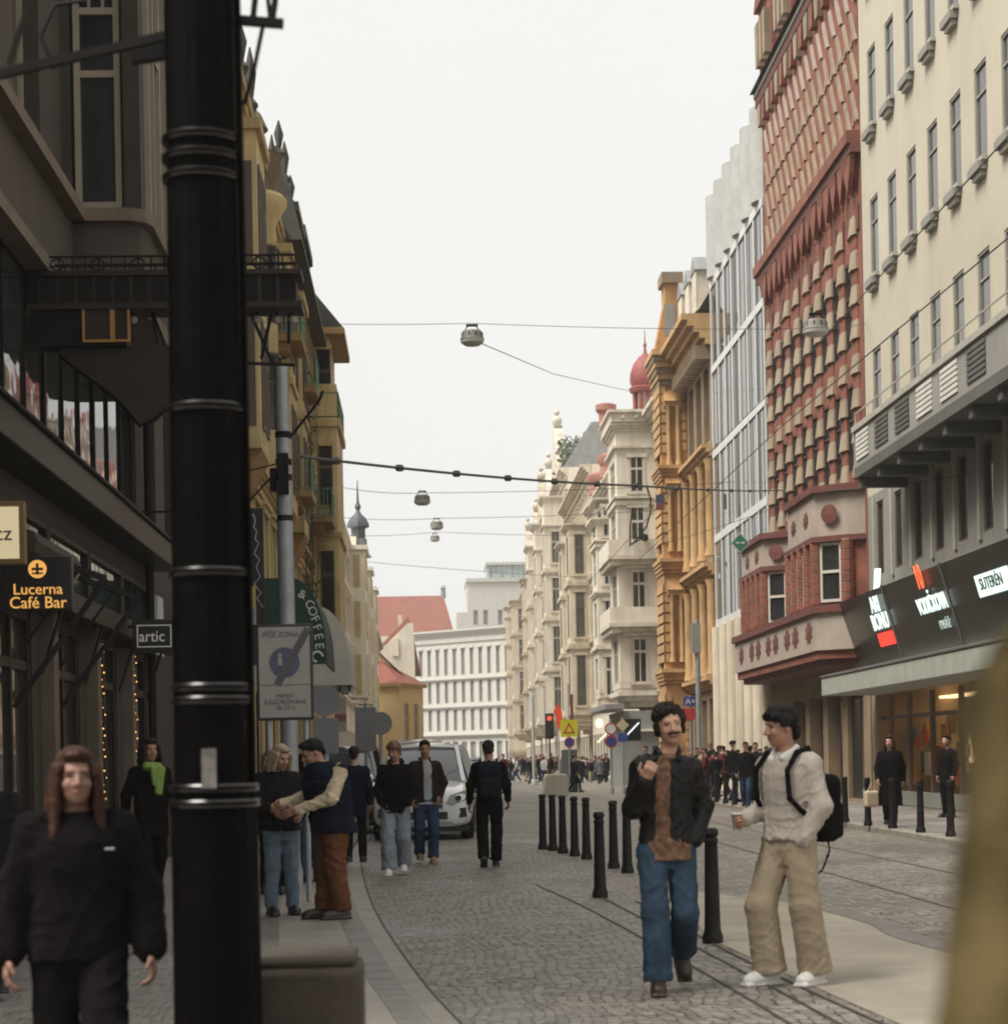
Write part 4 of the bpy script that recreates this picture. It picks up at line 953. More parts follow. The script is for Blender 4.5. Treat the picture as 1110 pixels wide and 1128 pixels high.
# white narrow front beyond, with a little spire
f = Fac('pale_apartment_house', 'pale narrow apartment house beyond the yellow building, with yellow blinds', 'building', (-4.0, 165), (-4.0, 100.2))
fl = [(5.4, 7.6), (8.6, 10.6), (11.4, 13.2)]
brightwall = mat('bright_cream_wall', (.78, .73, .62), rough=.9, var=.08, stain=.12)
ornate(f, 20, fl, (brightwall, brightwall, mat('yellow_blind_frame', (.5, .4, .2)), glass_pane('yellowish_glass', (.3, .24, .14))), top=14.0, wfrac=.7, deco=False, eave=.25)
for y in (118, 131, 146):
    s = 165 - y; m_ = MB(); m_.box(s - 4, s, -.02, 1.0, 5.2, 13.5, brightwall); m_.box(s - 4.2, s + .2, -.02, 1.15, 13.5, 13.75, brightwall)
    for a_, b_ in fl: m_.box(s + .003, s + .05, .38, .7, a_, b_, MATS['yellow_blind_frame']); m_.box(s - 3.6, s - .4, 1.003, 1.05, a_, b_, mat('yellow_blind', (.56, .45, .24), rough=.8))
    m_.build('bay', f.root)
sp = atY(389, 592, 125); s = 165 - 125; nn_ = sp.x + 4.0; z0_ = sp.z
tp = MB(); tp.box(s - 1.0, s + 1.0, -2, nn_ + .2, 14.9, z0_ - 1.2, brightwall); tp.lathe([(.8, z0_ - 1.2), (.55, z0_ - .9), (.5, z0_ - .1)], slate, (s, nn_ + .3, 0), n=8)
tp.lathe([(.42, z0_ - .1), (.42, z0_ + .5), (.66, z0_ + .6), (.64, z0_ + .8), (.5, z0_ + 1.1), (.2, z0_ + 1.4), (.1, z0_ + 1.6), (.2, z0_ + 1.8), (.08, z0_ + 2.1), (.02, z0_ + 3.4)], mat('dark_copper_spire', (.07, .085, .095), rough=.6), (s, nn_ + .3, 0), n=8)
tp.build('spire', f.root)
f = Fac('pale_house', 'low white house past the pale apartment house on the left', 'building', (-4.2, 195), (-4.1, 165.3))
ornate(f, 9, [(5, 7), (8, 9.8)], (whitestone, whitetrim, frame_b, dark_glass), top=12.2)

# ------------------------------------------------------------------ closing the view
tile = mat('red_clay_tile', (.21, .07, .05), rough=.85, var=.18, scale=.8, bump=.3, bscale=6, fine=.1)
tile2 = mat('orange_clay_tile', (.27, .115, .075), rough=.85, var=.2, scale=1)
# ochre gabled house
Yh = 200.0
def front(name, label, pxl, pxr, Y, pybase=None, dY=0):
    a = atY(pxl, 838, Y); b = atY(pxr, 838, Y + dY); return Fac(name, label, 'building', (b.x, Y + dY), (a.x, Y))
def zpx(py, Y, px=480): return atY(px, py, Y).z
f = front('ochre_gabled_house', 'ochre house with steep red tiled gable and arched window at the end of the street', 392, 442, Yh)
L = f.L; zt = zpx(738, Yh); mb = MB(); och = mat('light_ochre_plaster', (.60, .43, .22), rough=.9, var=.1, stain=.15)
ops = [(L * .42, L * .52, zpx(800, Yh), zpx(765, Yh)), (L * .1, L * .22, zpx(815, Yh), zpx(775, Yh)), (L * .65, L * .75, zpx(800, Yh), zpx(765, Yh))]
wall_into(mb, 0, L, 0, zt, ops, och, back=18); mb.build('wall', f.root)
for o in ops: window(f, *o, frame_w, dark_glass)
rf = MB(); za, zm = zpx(745, Yh), zpx(702, Yh)
rf.add([(-.5, .5, za), (L * .75, .5, zm), (L * 1.2, .5, zm), (L * 1.2, -18, zm), (L * .75, -18, zm), (-.5, -18, za)], [(0, 1, 4, 5), (1, 2, 3, 4)], tile2); rf.add([(-.1, .05, zt - .5), (L, .05, zt - .5), (L, .05, zm - .2), (L * .75, .05, zm - .2)], [(0, 1, 2, 3)], och); rf.box(-.6, L, .3, .6, za - .5, za - .2, yel_d); rf.build('roof', f.root, smooth=False)
f2 = front('ochre_corner_house', 'small ochre corner house with hipped red roof beside the gabled house', 441, 467, Yh - 4, dY=6)
L = f2.L; zt = zpx(757, Yh); mb = MB(); ops = [(L * .2, L * .4, zpx(822, Yh), zpx(775, Yh)), (L * .6, L * .8, zpx(822, Yh), zpx(775, Yh))]
wall_into(mb, 0, L, 0, zt, ops, och, back=10); mb.build('wall', f2.root)
for o in ops: window(f2, *o, frame_w, glass_pane('ochre_glass', (.2, .15, .09)))
rf = MB(); rf.box(-.3, L + .3, -10, .35, zt, zt + .3, yel_d); rf.add([(-.3, .35, zt + .3), (L + .3, .35, zt + .3), (L + .3, -10, zt + .3), (-.3, -10, zt + .3), (L * .5, -3, zpx(727, Yh)), (L * .5, -8, zpx(727, Yh))], [(0, 1, 4), (1, 2, 5, 4), (2, 3, 5), (3, 0, 4, 5)], tile); rf.build('roof', f2.root, smooth=False)
# white gable with chimney and red roof
Yw = 240.0
f3 = front('white_gabled_house', 'white gabled house with red roof and dormer behind the ochre houses', 400, 459, Yw)
L = f3.L; mb = MB(); mb.box(0, L, -20, 0, 0, zpx(735, Yw), whitestone)
mb.prism([(0, zpx(735, Yw)), (L, zpx(735, Yw)), (L * .12, zpx(686, Yw)), (L * .02, zpx(686, Yw))], -.5, 0, whitestone, 'y'); mb.build('wall', f3.root, smooth=False)
rf = MB(); rf.prism([(-.6, zpx(737, Yw)), (L + .6, zpx(737, Yw)), (L * .1, zpx(678, Yw))], -20, -.503, tile2, 'y')
rf.box(L * .30, L * .42, -3, .2, zpx(722, Yw), zpx(702, Yw), whitestone); rf.box(L * .22, L * .3, -2, -1, zpx(700, Yw), zpx(676, Yw), whitetrim); rf.build('roof', f3.root, smooth=False)
# great red roof
Yr = 385.0
f4 = front('church_building', 'large building under a huge plain red tiled roof', 398, 502, Yr)
L = f4.L; MB().box(0, L, -22, 0, 0, zpx(700, Yr), whitestone).build('wall', f4.root)
rf = MB(); zb_, zr = zpx(712, Yr), zpx(651, Yr); rf.add([(-.8, .8, zb_), (L + 4, .8, zb_), (L + 4, -11, zr), (1.6, -11, zr), (-.8, -23, zb_), (L + 4, -23, zb_)], [(0, 1, 2, 3), (3, 2, 5, 4)], tile); rf.add([(-.4, .6, zb_), (-.4, -22.5, zb_), (2.0, -11, zr - .2)], [(0, 1, 2)], whitestone); rf.lathe([(.5, zr - .5), (.4, zr + 1.2), (.6, zr + 1.4), (.1, zr + 2)], slate, (1.6, -11, 0), n=8); rf.build('roof', f4.root, smooth=False)
# long pale block across the end
Ye = 335.0
pg = mat('pale_grey_stucco', (.56, .54, .50), rough=.9, var=.06, stain=.1); pgt = mat('pale_grey_trim', (.50, .485, .45), rough=.9, var=.1)
f5 = front('long_apartment_block', 'long pale grey block with many rows of windows closing the street', 452, 575, Ye, dY=-18)
L = f5.L; zt = zpx(697, Ye, 500); rows_ = [(zpx(746, Ye, 500), zpx(718, Ye, 500)), (zpx(776, Ye, 500), zpx(752, Ye, 500)), (zpx(806, Ye, 500), zpx(783, Ye, 500))]
n = 13; cw = L / n; ops = [(cw * (i + .3), cw * (i + .7), a, b) for i in range(n) for a, b in rows_]; g_ = [(cw * (i + .2), cw * (i + .8), .5, zpx(818, Ye, 500)) for i in range(n)]
mb = MB(); wall_into(mb, 0, L, 0, zt, ops + g_, pg, back=14, depth=.4); mb.build('wall', f5.root)
for o in ops + g_: window(f5, *o, frame_g, glass_pane('far_glass', (.26, .26, .255)), n=-.3, b=.12)
t = MB()
for a, b in rows_:
    cornice_into(t, 0, L, a - 1.0, .45, .35, pgt, ends=False)
    for i in range(n): t.box(cw * (i + .22), cw * (i + .78), -.02, .2, b + .05, b + .3, pgt)
cornice_into(t, 0, L, zt - 1.0, 1.0, .7, pgt, ends=False); t.box(0, L, -.02, .2, zt - 2.0, zt - 1.6, pgt); cornice_into(t, 0, L, zpx(814, Ye, 500), .6, .5, pgt, ends=False); t.build('cornice', f5.root)
f6b = front('stepped_white_building', 'tall white stepped building with a glass top floor behind the long block', 505, 590, Ye + 30)
L = f6b.L; Yb = Ye + 30; x1 = lambda px: f6b.L - (atY(px, 700, Yb).x - atY(505, 700, Yb).x)
def zz(py): return zpx(py, Yb, 540)
mb = MB()
so = lambda px: x1(px)
parts_ = [(590, 520, 660, 838), (590, 505, 676, 838)]
ops = []
for a, b in ((688, 672), (712, 695), (735, 718)):
    for px in (526, 537, 553, 567): ops.append((so(px + 3.4), so(px - 1.6), zz(a), zz(b)))
wall_into(mb, so(590), so(518), 0, zz(640), ops, pg, depth=.4, back=16); mb.box(so(518), so(506), -16, -.4, 0, zz(674), pg); mb.box(so(590), so(517), -16, .4, zz(641), zz(637), pgt); mb.build('wall', f6b.root)
for o in ops: window(f6b, *o, frame_g, MATS['far_glass'], n=-.3, b=.12)
m_ = MB(); m_.box(so(590), so(540), -12, -1, zz(637), zz(622), glass_pane('pale_green_glass', (.28, .36, .36), rough=.15)); m_.box(so(590), so(539), -12.5, -.5, zz(622), zz(619), pgt)
for px in range(542, 590, 6): m_.box(so(px) - .1, so(px) + .1, -1.05, -.9, zz(637), zz(622), pgt)
m_.build('glass_floor', f6b.root)
# ------------------------------------------------------------------ street furniture
# big lamp column close on the left
py_ = 7.5
pb = atY(240, 1100, py_)
e = empty('lamp_column', (pb.x, py_, 0), 0, 'massive black fluted lamp column with rings standing close on the left', 'lamp post')
def zp(y): return atY(235, y, py_).z
m_ = MB()
ring_m = mat('polished_black_ring', (.006, .005, .005), rough=.22, spec=.6)
def ring(mb, z, r, h=.035, m=black_metal): mb.lathe([(r - .012, z - h), (r + .006, z - h * .8), (r + .012, z - h * .4), (r + .004, z), (r + .012, z + h * .4), (r + .006, z + h * .8), (r - .012, z + h)], m, n=36)
nfl = 20
def fluted(mb, r0, z0, r1, z1):
    vs = []; fs = []; n = nfl * 4
    for r, z in ((r0, z0), (r1, z1)):
        for i in range(n):
            t = 2 * PI_ * i / n; rr = r * (1 - .028 * (0.5 - .5 * math.cos(nfl * t))); vs.append((rr * math.cos(t), rr * math.sin(t), z))
    for i in range(n): fs.append((i, (i + 1) % n, (i + 1) % n + n, i + n))
    mb.add(vs, fs, black_metal)
PI_ = math.pi
m_.lathe([(.24, 0), (.24, .12), (.2, .2), (.175, .32), (.163, .4)], black_metal, n=36)
fluted(m_, .158, .4, .153, zp(885)); fluted(m_, .140, zp(885), .134, zp(630)); fluted(m_, .134, zp(630), .132, zp(455)); fluted(m_, .131, zp(455), .128, zp(195)); fluted(m_, .126, zp(195), .124, 6.4)
m_.build('shaft', e)
for y, r in ((868, .15), (885, .152), (772, .140), (758, .138), (632, .137), (452, .135), (198, .131), (176, .131), (156, .13)):
    m_ = MB(); ring(m_, zp(y), r, .018, ring_m); m_.build('ring', e)
m_ = MB(); m_.box(-.025, .025, -.168, -.14, zp(868), zp(825), mat('pale_sticker', (.12, .11, .10), rough=.7, var=.5, scale=20)); m_.build('sticker', e)
m_ = MB(); m_.lathe([(.1345, zp(815)), (.1345, zp(795))], mat('torn_red_sticker', (.06, .012, .012), rough=.7, var=.6, scale=30), n=4, a0=-.6, a1=-.35); m_.build('sticker', e)
m_ = MB(); a = math.radians(-5); m_.tube([(.142, -.03, .4), (.14, -.03, zp(300)), (.135, -.03, 6)], .012, black_metal); m_.build('cable', e)
m_ = MB()
q = lambda px, py: Vector((atY(px, py, py_).x - pb.x, 0, atY(px, py, py_).z))
m_.bar(q(190, 38), q(-60, 95), .03, .03, dark_metal); m_.bar(q(190, 44) + Vector((0, .1, 0)), q(140, 52) + Vector((0, .1, 0)), .05, .05, dark_metal)
m_.bar(q(10, 70), q(40, -20), .018, .018, dark_metal); m_.tube([q(60, 75), q(45, 40), q(60, 5), q(95, 0)], .008, dark_metal)
m_.bar(q(262, 22), q(312, 26), .03, .03, dark_metal); m_.bar(q(278, 26), q(284, -30), .02, .02, dark_metal); m_.bar(q(298, 26), q(292, -30), .015, .015, dark_metal); m_.tube([q(290, 26), q(280, 75), q(269, 115)], .008, dark_metal); m_.tube([q(300, 20), q(303, 0), q(296, -20)], .012, dark_metal)
m_.build('bracket', e)
# stone block at its foot
b0, b1 = atY(258, 1054, 7.7), atY(397, 1054, 7.7)
e = empty('stone_block', ((b0.x + b1.x) / 2, 7.95, KZ - .01), 0, 'weathered brown stone block beside the black lamp column', 'stone block')
wb = (b1.x - b0.x) / 2; hb_ = b0.z - KZ
MB().box(-wb, wb, -.25, .25, 0, hb_ - .04, mat('brown_block_stone', (.04, .029, .02), rough=.85, var=.3, scale=6, bump=.4, fine=.2)).build('block', e, bevel=.03); MB().box(-wb + .02, wb - .02, -.23, .23, hb_ - .042, hb_, MATS['brown_block_stone']).build('cap', e, bevel=.02)

# bollards
bm = MB(); bm.lathe([(.085, 0), (.085, .06), (.075, .08), (.066, .12), (.054, .74), (.052, .80), (.060, .815), (.060, .83), (.050, .84), (.050, .86), (.062, .875), (.060, .905), (.045, .925), (.001, .93)], black_metal, n=20)
bo_m = bm.mesh('bollard'); bo_m.materials.clear(); bo_m.materials.append(mat('bollard_paint', (.010, .008, .0075), spec=.2, rough=.5, var=.6, scale=12, bump=.4, bscale=70, fine=.4))
ORD = ['first', 'second', 'third', 'fourth', 'fifth', 'sixth', 'seventh', 'eighth', 'ninth', 'tenth', 'eleventh', 'twelfth', 'thirteenth', 'fourteenth']
def bollard(px, py, label, group, z=0.0, s=1.0):
    p = G(px, py, z); o = inst('bollard', bo_m, None, p); o.scale = (s,) * 3; return tag(o, label, 'bollard', group)
near = [(785, 1039), (661, 989)]
bollard(785, 1039, 'tall black bollard nearest the camera, between the two walking men', 'bollards between the lanes'); bollard(661, 989, 'black bollard standing alone in front of the row beside the lane', 'bollards between the lanes')
for i, (x, y) in enumerate([(757, 982), (691, 962), (676, 957), (646, 947), (633, 943.5), (620, 940.5), (609, 937.5), (598, 936)]):
    bollard(x, y, f'{ORD[i]} black bollard from the near end of the row between lane and tracks', 'bollards between the lanes')
lp_ = MB().tube([(0, 0, 0), (0, 0, .001)], .001, white_paint)
for i, (x, y) in enumerate([(1090, 929), (1047, 922), (1014, 917.5), (983, 913), (956, 910), (931, 906), (905, 902), (884, 899), (833, 890.5), (820, 888.5), (809, 887), (799, 885.5), (789, 884), (780, 882.5), (771, 881)]):
    bollard(x, y, f'{(ORD + ["fifteenth"])[i]} black bollard along the right kerb, counted from the camera', 'bollards along the right kerb', z=.116)

# grey tram pole on the left with its boxes and the pedestrian zone board
pY = 24.0; pp = atY(320, 900, pY)
e = empty('tram_pole', (pp.x, pY, KZ - .01), 0, 'tall grey tram wire pole behind the pedestrian zone board', 'pole')
zz_ = lambda y: atY(320, y, pY).z - KZ
m_ = MB(); m_.tube([(0, 0, 0), (0, 0, zz_(570)), (-.01, 0, zz_(400))], [.105, .09, .07], grey_metal, n=16); m_.lathe([(.13, 0), (.13, .2), (.105, .3)], grey_metal, n=16); m_.build('shaft', e)
m_ = MB(); 
for y in (508, 525, 478, 570): ring(m_, zz_(y), .085, .04, dark_metal)
m_.box(-.06, .06, -.16, -.09, zz_(545), zz_(500), dark_metal); m_.box(-.16, -.08, -.05, .05, zz_(540), zz_(515), dark_metal)
m_.build('clamp', e)
m_ = MB(); m_.bar((0, 0, zz_(490)), (.42, .0, zz_(440)), .03, .03, dark_metal); m_.bar((.42, 0, zz_(440)), (.46, 0, zz_(430)), .05, .03, dark_metal); m_.bar((-.05, 0, zz_(515)), (-.5, 0, zz_(560)), .02, .02, dark_metal); m_.bar((0, 0, zz_(508)), (-.6, .1, zz_(520)), .015, .015, dark_metal); m_.build('bracket', e)
signY = 21.6
s0, s1 = atY(281, 688, signY), atY(346, 793, signY); wS = s1.x - s0.x; hS = s0.z - s1.z
e = empty('zone_sign', ((s0.x + s1.x) / 2, signY, s1.z), R(-4), 'rectangular pale zone sign with crossed round pedestrian symbol on the left', 'traffic sign')
signp = mat('dull_white_sign', (.36, .335, .30), rough=.6, var=.1, scale=3); signg = mat('sign_grey', (.12, .12, .125), rough=.6); signb = mat('faded_blue_disc', (.09, .10, .16), rough=.5)
m_ = MB(); m_.box(-wS / 2, wS / 2, 0, .03, 0, hS, mat('sign_black_edge', (.03, .03, .03), rough=.6)); m_.build('frame', e, bevel=.012)
m_ = MB(); m_.box(-wS / 2 + .03, wS / 2 - .03, -.004, .002, .03, hS - .03, signp); m_.build('panel', e)
m_ = MB(); cz = hS * .60; k = 32
def disc(mb, x, z, r, y, m, k=28): mb.add([(x + r * math.cos(2 * PI_ * i / k), y, z + r * math.sin(2 * PI_ * i / k)) for i in range(k)], [tuple(range(k))], m)
disc(m_, 0, cz, wS * .27, -.006, signb)
for dx, sgn in ((-.045, 1), (.055, .75)):
    m_.box(dx - .02, dx + .02, -.0085, -.0075, cz - .03, cz + .05 * sgn, signp); disc(m_, dx, cz + .075 * sgn, .02, -.008, signp, 12); m_.bar((dx - .005, -.008, cz - .02), (dx - .03, -.008, cz - .11), .001, .02, signp); m_.bar((dx + .005, -.008, cz - .02), (dx + .03, -.008, cz - .11), .001, .02, signp)
m_.build('symbol', e, fixn=False)
m_ = MB(); m_.bar((-wS * .13, -.011, hS * .37), (wS * .43, -.011, hS * .95), .001, .075, mat('sign_bar_grey', (.10, .095, .10), rough=.6)); m_.box(-wS / 2 + .03, wS / 2 - .03, -.0075, -.0055, hS * .365, hS * .372, signg); m_.build('bar', e)
text('lettering', 'PĚŠÍ ZÓNA', .075, signg, e, (-.03, -.009, hS * .89), RX, ext=.001)
text('lettering', 'MIMO\nZÁSOBOVÁNÍ\n18-10 h', .07, signg, e, (0, -.009, hS * .19), RX, ext=.001)
m_ = MB(); m_.tube([(-.18, .06, -s1.z + KZ), (-.18, .06, hS)], .03, grey_metal, n=10); m_.tube([(.2, .06, -s1.z + KZ), (.2, .06, hS)], .03, grey_metal, n=10); m_.build('post', e)
# round and rectangular sign backs beyond
def signback(px, py, r, Y, label, rect=None):
    p = atY(px, py, Y); e = empty('traffic_sign', (p.x, Y, KZ), 0, label, 'traffic sign')
    zc = p.z - KZ; m_ = MB(); m_.tube([(0, .03, 0), (0, .03, zc + r)], .035, grey_metal, n=10); m_.build('post', e)
    m_ = MB(); m_.lathe([(.001, 0), (r, 0), (r, .02), (.001, .02)], mat('sign_back_grey', (.17, .17, .17), rough=.5, metal=.3), n=28); m_.build('sign_back', e, (0, 0, zc), (R(90), 0, 0))
    if rect: MB().box(-rect[0], rect[0], -.02, 0, zc - r - rect[1], zc - r - .03, MATS['sign_back_grey']).build('plate', e)
    return e
signback(358, 772, .205, 28.0, 'grey back of a round traffic sign with plate beside the zone sign', (.17, .5)); signback(402, 776, .03, 44, 'grey back of a tall rectangular sign over the dark car', (.22, .95)); signback(419, 797, .22, 40, 'grey round sign back nearest the head of the hooded man')
# banner, arched shop awnings, H sign
def banner(name, label, px0, py0, px1, py1, Y, m, cat='banner'):
    p0, p1 = atY(px0, py0, Y), atY(px1, py1, Y); e = empty(name, ((p0.x + p1.x) / 2, Y, p1.z), 0, label, cat); w = p1.x - p0.x; h = p0.z - p1.z
    m_ = MB(); m_.box(-w / 2, w / 2, -.02, .02, 0, h, m); m_.build('panel', e); return e, w, h
e, w_, h_ = banner('banner', 'narrow dark vertical banner with pale handwriting left of the grey pole', 275, 560, 292, 690, 30, mat('dark_banner_cloth', (.02, .018, .02), rough=.8))
m_ = MB(); pts = [(-.06, .95), (-.02, .9), (-.05, .84), (.0, .8), (-.03, .74), (.03, .7), (-.05, .62), (.04, .56), (-.02, .5), (.05, .42), (-.06, .36), (.06, .28), (-.02, .24), (.08, .16)]
for a_, b_ in zip(pts[::2], pts[1::2]): m_.bar((a_[0], -.026, a_[1] * h_), (b_[0], -.026, b_[1] * h_), .02, .004, mat('pale_script', (.4, .38, .36)))
m_.tube([(x * .8, -.026, z * h_) for x, z in pts], .008, MATS['pale_script'], n=5); m_.build('lettering', e)
m_ = MB(); m_.bar((-w_ / 2, 0, h_ - .03), (-4 - e.location.x, 0, h_ - .03), .03, .03, dark_metal); m_.build('bracket', e)
e, w_, h_ = banner('poster_box', 'small yellow and blue lit poster box under the dark banner', 271, 646, 282, 688, 29, mat('poster_yellow', (.42, .34, .12)), 'poster')
MB().box(-w_ / 2 + .01, w_ / 2 - .01, -.024, -.018, .02, h_ * .4, mat('poster_blue', (.2, .25, .4))).build('print', e)
green = mat('dark_green_awning', (.012, .04, .027), rough=.75, var=.2); whitea = mat('pale_awning', (.48, .47, .43), rough=.8)
def arch_awning(name, label, pxC, pxR, pyT, pyB, Y, depth, m):
    """barrel shop awning: flat back part at the wall, quarter round nose"""
    c0, b = atY(pxC, pyB, Y), atY(pxR, pyB, Y); xw = -4.0; r = b.x - c0.x; hgt = atY(pxR, pyT, Y).z - b.z
    e = empty(name, (xw, Y, b.z), 0, label, 'awning'); m_ = MB(); k = 14; out = [(0, hgt)] + [(c0.x - xw + r * math.sin(PI_ / 2 * i / k), hgt * math.cos(PI_ / 2 * i / k)) for i in range(k + 1)] + [(0, 0)]
    m_.prism(out, 0, depth, m, 'y'); m_.build('fabric', e); R0 = b.x - xw
    v_ = MB(); v_.box(R0 - .02, R0 + .012, 0, depth, -.25, -.003, m); v_.box(0.02, R0 - .021, -.012, .0, -.25, -.003, m); v_.build('valance', e); return e, r, hgt, c0.x - xw
e, r_, h_, x_ = arch_awning('arched_awning', 'dark green arched coffee shop awning with white letters beside the grey pole', 322, 359, 636, 716, 37, 3.4, green)
wl = mat('white_lettering', (.62, .62, .58), rough=.6)
for i, ch in enumerate('& COFFEE'):
    if ch == ' ': continue
    t = .42 + .155 * i; text('lettering', ch, .22, wl, e, (x_ + r_ * .80 * math.sin(t), -.02, h_ * .84 * math.cos(t)), (R(90), -(t * 1.0), 0) if False else (R(90), t, 0), ext=.004)
m_ = MB(); m_.tube([(x_ + r_ * .74 + .09 * math.cos(i * .42), -.03, -.12 + .09 * math.sin(i * .42)) for i in range(12)], .02, wl, n=6); m_.build('emblem', e)
e, r_, h_, x_ = arch_awning('arched_awning', 'pale cream arched awning next to the green coffee awning', 352, 387, 668, 742, 46, 3.0, whitea)
e, w_, h_ = banner('hotel_sign', 'small white hanging sign with a bold black letter H', 375, 741, 384, 765, 47, mat('black_sign_face', (.015, .015, .016), rough=.5), 'sign')
w_ = max(w_, .3); MB().box(-w_ / 2 - .06, w_ / 2 + .06, -.05, -.021, .02, h_ - .02, mat('white_sign_face', (.6, .6, .58), rough=.5)).build('face', e); text('lettering', 'H', h_ * 1.15, ink, e, (0, -.056, h_ * .5), RX, sx=.8)
m_ = MB(); m_.bar((-w_ / 2, 0, h_), (-4 - e.location.x, 0, h_), .03, .03, dark_metal); m_.build('bracket', e)
e, w_, h_ = banner('hanging_sign', 'pale stacked shop sign with pink panel below the letter H', 368, 768, 382, 806, 50, mat('pale_pink_sign', (.5, .42, .38), rough=.6), 'sign')
MB().box(-w_ / 2, w_ / 2, -.03, -.022, h_ * .3, h_ * .5, mat('rose_print', (.36, .14, .12))).build('print', e)
e, w_, h_ = banner('hanging_sign', 'bright yellow green shop sign above the crowd on the left', 364, 815, 371, 830, 52, emit('lime_sign', (.45, .6, .12), .5), 'sign')

# ---- lamps strung over the street and overhead wires
def wire(name, label, pts, r=.006, sag=0.0, beads=0):
    P = []
    for (a, b) in zip(pts, pts[1:]):
        for i in range(13): 
            t = i / 12
            if P and i == 0: continue
            p = a.lerp(b, t); p.z -= sag * 4 * t * (1 - t); P.append(p)
    o = pts[0]; m_ = MB(); m_.tube([p - o for p in P], r, wire_mat, n=5)
    for k in range(beads):
        i = (k + .5) / beads * (len(P) - 1); j = int(i); q = P[j].lerp(P[min(j + 1, len(P) - 1)], i - j) - o; d = (P[min(j + 1, len(P) - 1)] - P[j]).normalized() * .09; m_.tube([q - d, q - d * .5, q + d * .5, q + d], [r, r * 2.6, r * 2.6, r], wire_mat, n=6)
    return tag(m_.build(name, None, o), label, 'wire')
wire('span_wire', 'thick span wire with insulator beads crossing from the grey pole to the red building', [atY(332, 503, pY), atY(700, 535, 33), atX(862, 540, 12.5)], .018, .05, 13)
wire('span_wire', 'high thin wire carrying the nearest hanging street lamp', [Vector((-4, 46, atX(360, 352, -4).z * 0 + atY(360, 352, 46).z)), atY(520, 356, 46), atY(890, 362, 46), atX(953, 356, 12.5)], .007, .05)
wire('span_wire', 'thin wire carrying the middle hanging street lamp', [atY(372, 536, 82), atY(465, 543, 82), atY(820, 530, 82)], .012, .1)
wire('span_wire', 'thin wire carrying the far upper hanging lamp', [atY(376, 570, 108), atY(481, 571, 108), atY(760, 560, 108)], .014, .1)
wire('span_wire', 'thin wire carrying the farthest hanging lamp', [atY(380, 590, 126), atY(480, 586, 126), atY(730, 590, 126)], .014, .1)
wire('overhead_wire', 'thin contact wire sloping down toward the white corner building', [atY(520, 374, 46), atY(610, 412, 72), atY(725, 438, 108)], .012, .0)
wire('overhead_wire', 'tram contact wire running high along the street near the cream building', [atX(1110, 150, 8.2), atX(900, 380, 8.2), atX(760, 520, 8.6), atX(650, 640, 9)], .012, 0)
wire('overhead_wire', 'lower tram contact wire rising toward the right edge', [atX(1110, 262, 8.0), atX(860, 470, 8), atX(700, 620, 8.3)], .012, 0)
wire('span_wire', 'faint wire crossing above the far end of the street', [atY(395, 618, 150), atY(640, 636, 150)], .018, .1)
wire('span_wire', 'thin cable crossing from the white office building to the neon fascia', [atY(725, 600, 70), atY(900, 540, 60), atX(1075, 520, 12.3)], .01, .1)
def hang_lamp(px, py, Y, label, s=1.0):
    p = atY(px, py, Y); e = empty('hanging_lamp', p, 0, label, 'street lamp', 'lamps hung over the street'); e.scale = (s,) * 3
    m_ = MB(); m_.lathe([(.05, .20), (.20, .19), (.235, .14), (.24, .06), (.27, .0)], mat('lamp_grey_shell', (.16, .155, .14), rough=.6), n=20)
    for a in range(10): m_.box(.232 * math.cos(a * .628) - .01, .232 * math.cos(a * .628) + .01, .232 * math.sin(a * .628) - .01, .232 * math.sin(a * .628) + .01, .02, .15, dark_metal)
    m_.build('housing', e); m_ = MB(); m_.lathe([(.262, 0), (.25, -.07), (.16, -.13), (.001, -.15)], mat('lamp_diffuser', (.5, .49, .46), rough=.4), n=20); m_.build('diffuser', e)
    m_ = MB(); m_.bar((-.16, 0, .2), (-.08, 0, .31), .02, .02, dark_metal); m_.bar((.16, 0, .2), (.08, 0, .31), .02, .02, dark_metal); m_.box(-.13, .13, -.03, .03, .29, .335, dark_metal); m_.build('hanger', e)
    return e
hang_lamp(520, 374, 46, 'nearest grey lamp hung on wires over the middle of the street'); hang_lamp(465, 552, 82, 'second hanging lamp, left of the far pair', 1.22); hang_lamp(481, 580, 108, 'upper lamp of the far hanging pair', 1.3); hang_lamp(479, 594, 126, 'lowest and farthest lamp of the hanging pair', 1.1); hang_lamp(898, 363, 46, 'grey lamp hung in front of the red terracotta building', 1.1)
# green diamond sign
p = atY(815, 598, 50); e = empty('diamond_sign', p, 0, 'green diamond sign with pale edge hung before the white office building', 'sign'); r_ = .23
m_ = MB(); m_.prism([(-r_, 0), (0, -r_ * 1.1), (r_, 0), (0, r_ * 1.1)], -.015, .015, mat('sign_pale_edge', (.42, .45, .38)), 'y'); m_.build('rim', e)
m_ = MB(); q = r_ * .84; m_.prism([(-q, 0), (0, -q * 1.1), (q, 0), (0, q * 1.1)], -.021, -.0155, mat('sign_green', (.02, .16, .10), rough=.5), 'y'); m_.build('panel', e)
m_ = MB(); m_.box(-.11, -.02, -.026, -.0215, -.02, .02, wl); m_.box(.02, .11, -.026, -.0215, -.02, .02, wl); m_.bar((-.11, -.024, 0), (-.07, -.024, .045), .02, .003, wl); m_.bar((.11, -.024, 0), (.07, -.024, .045), .02, .003, wl); m_.build('arrow', e)
m_ = MB(); m_.tube([(0, 0, r_ * 1.1), (0, 0, .9)], .008, wire_mat, n=5); m_.build('hanger', e)

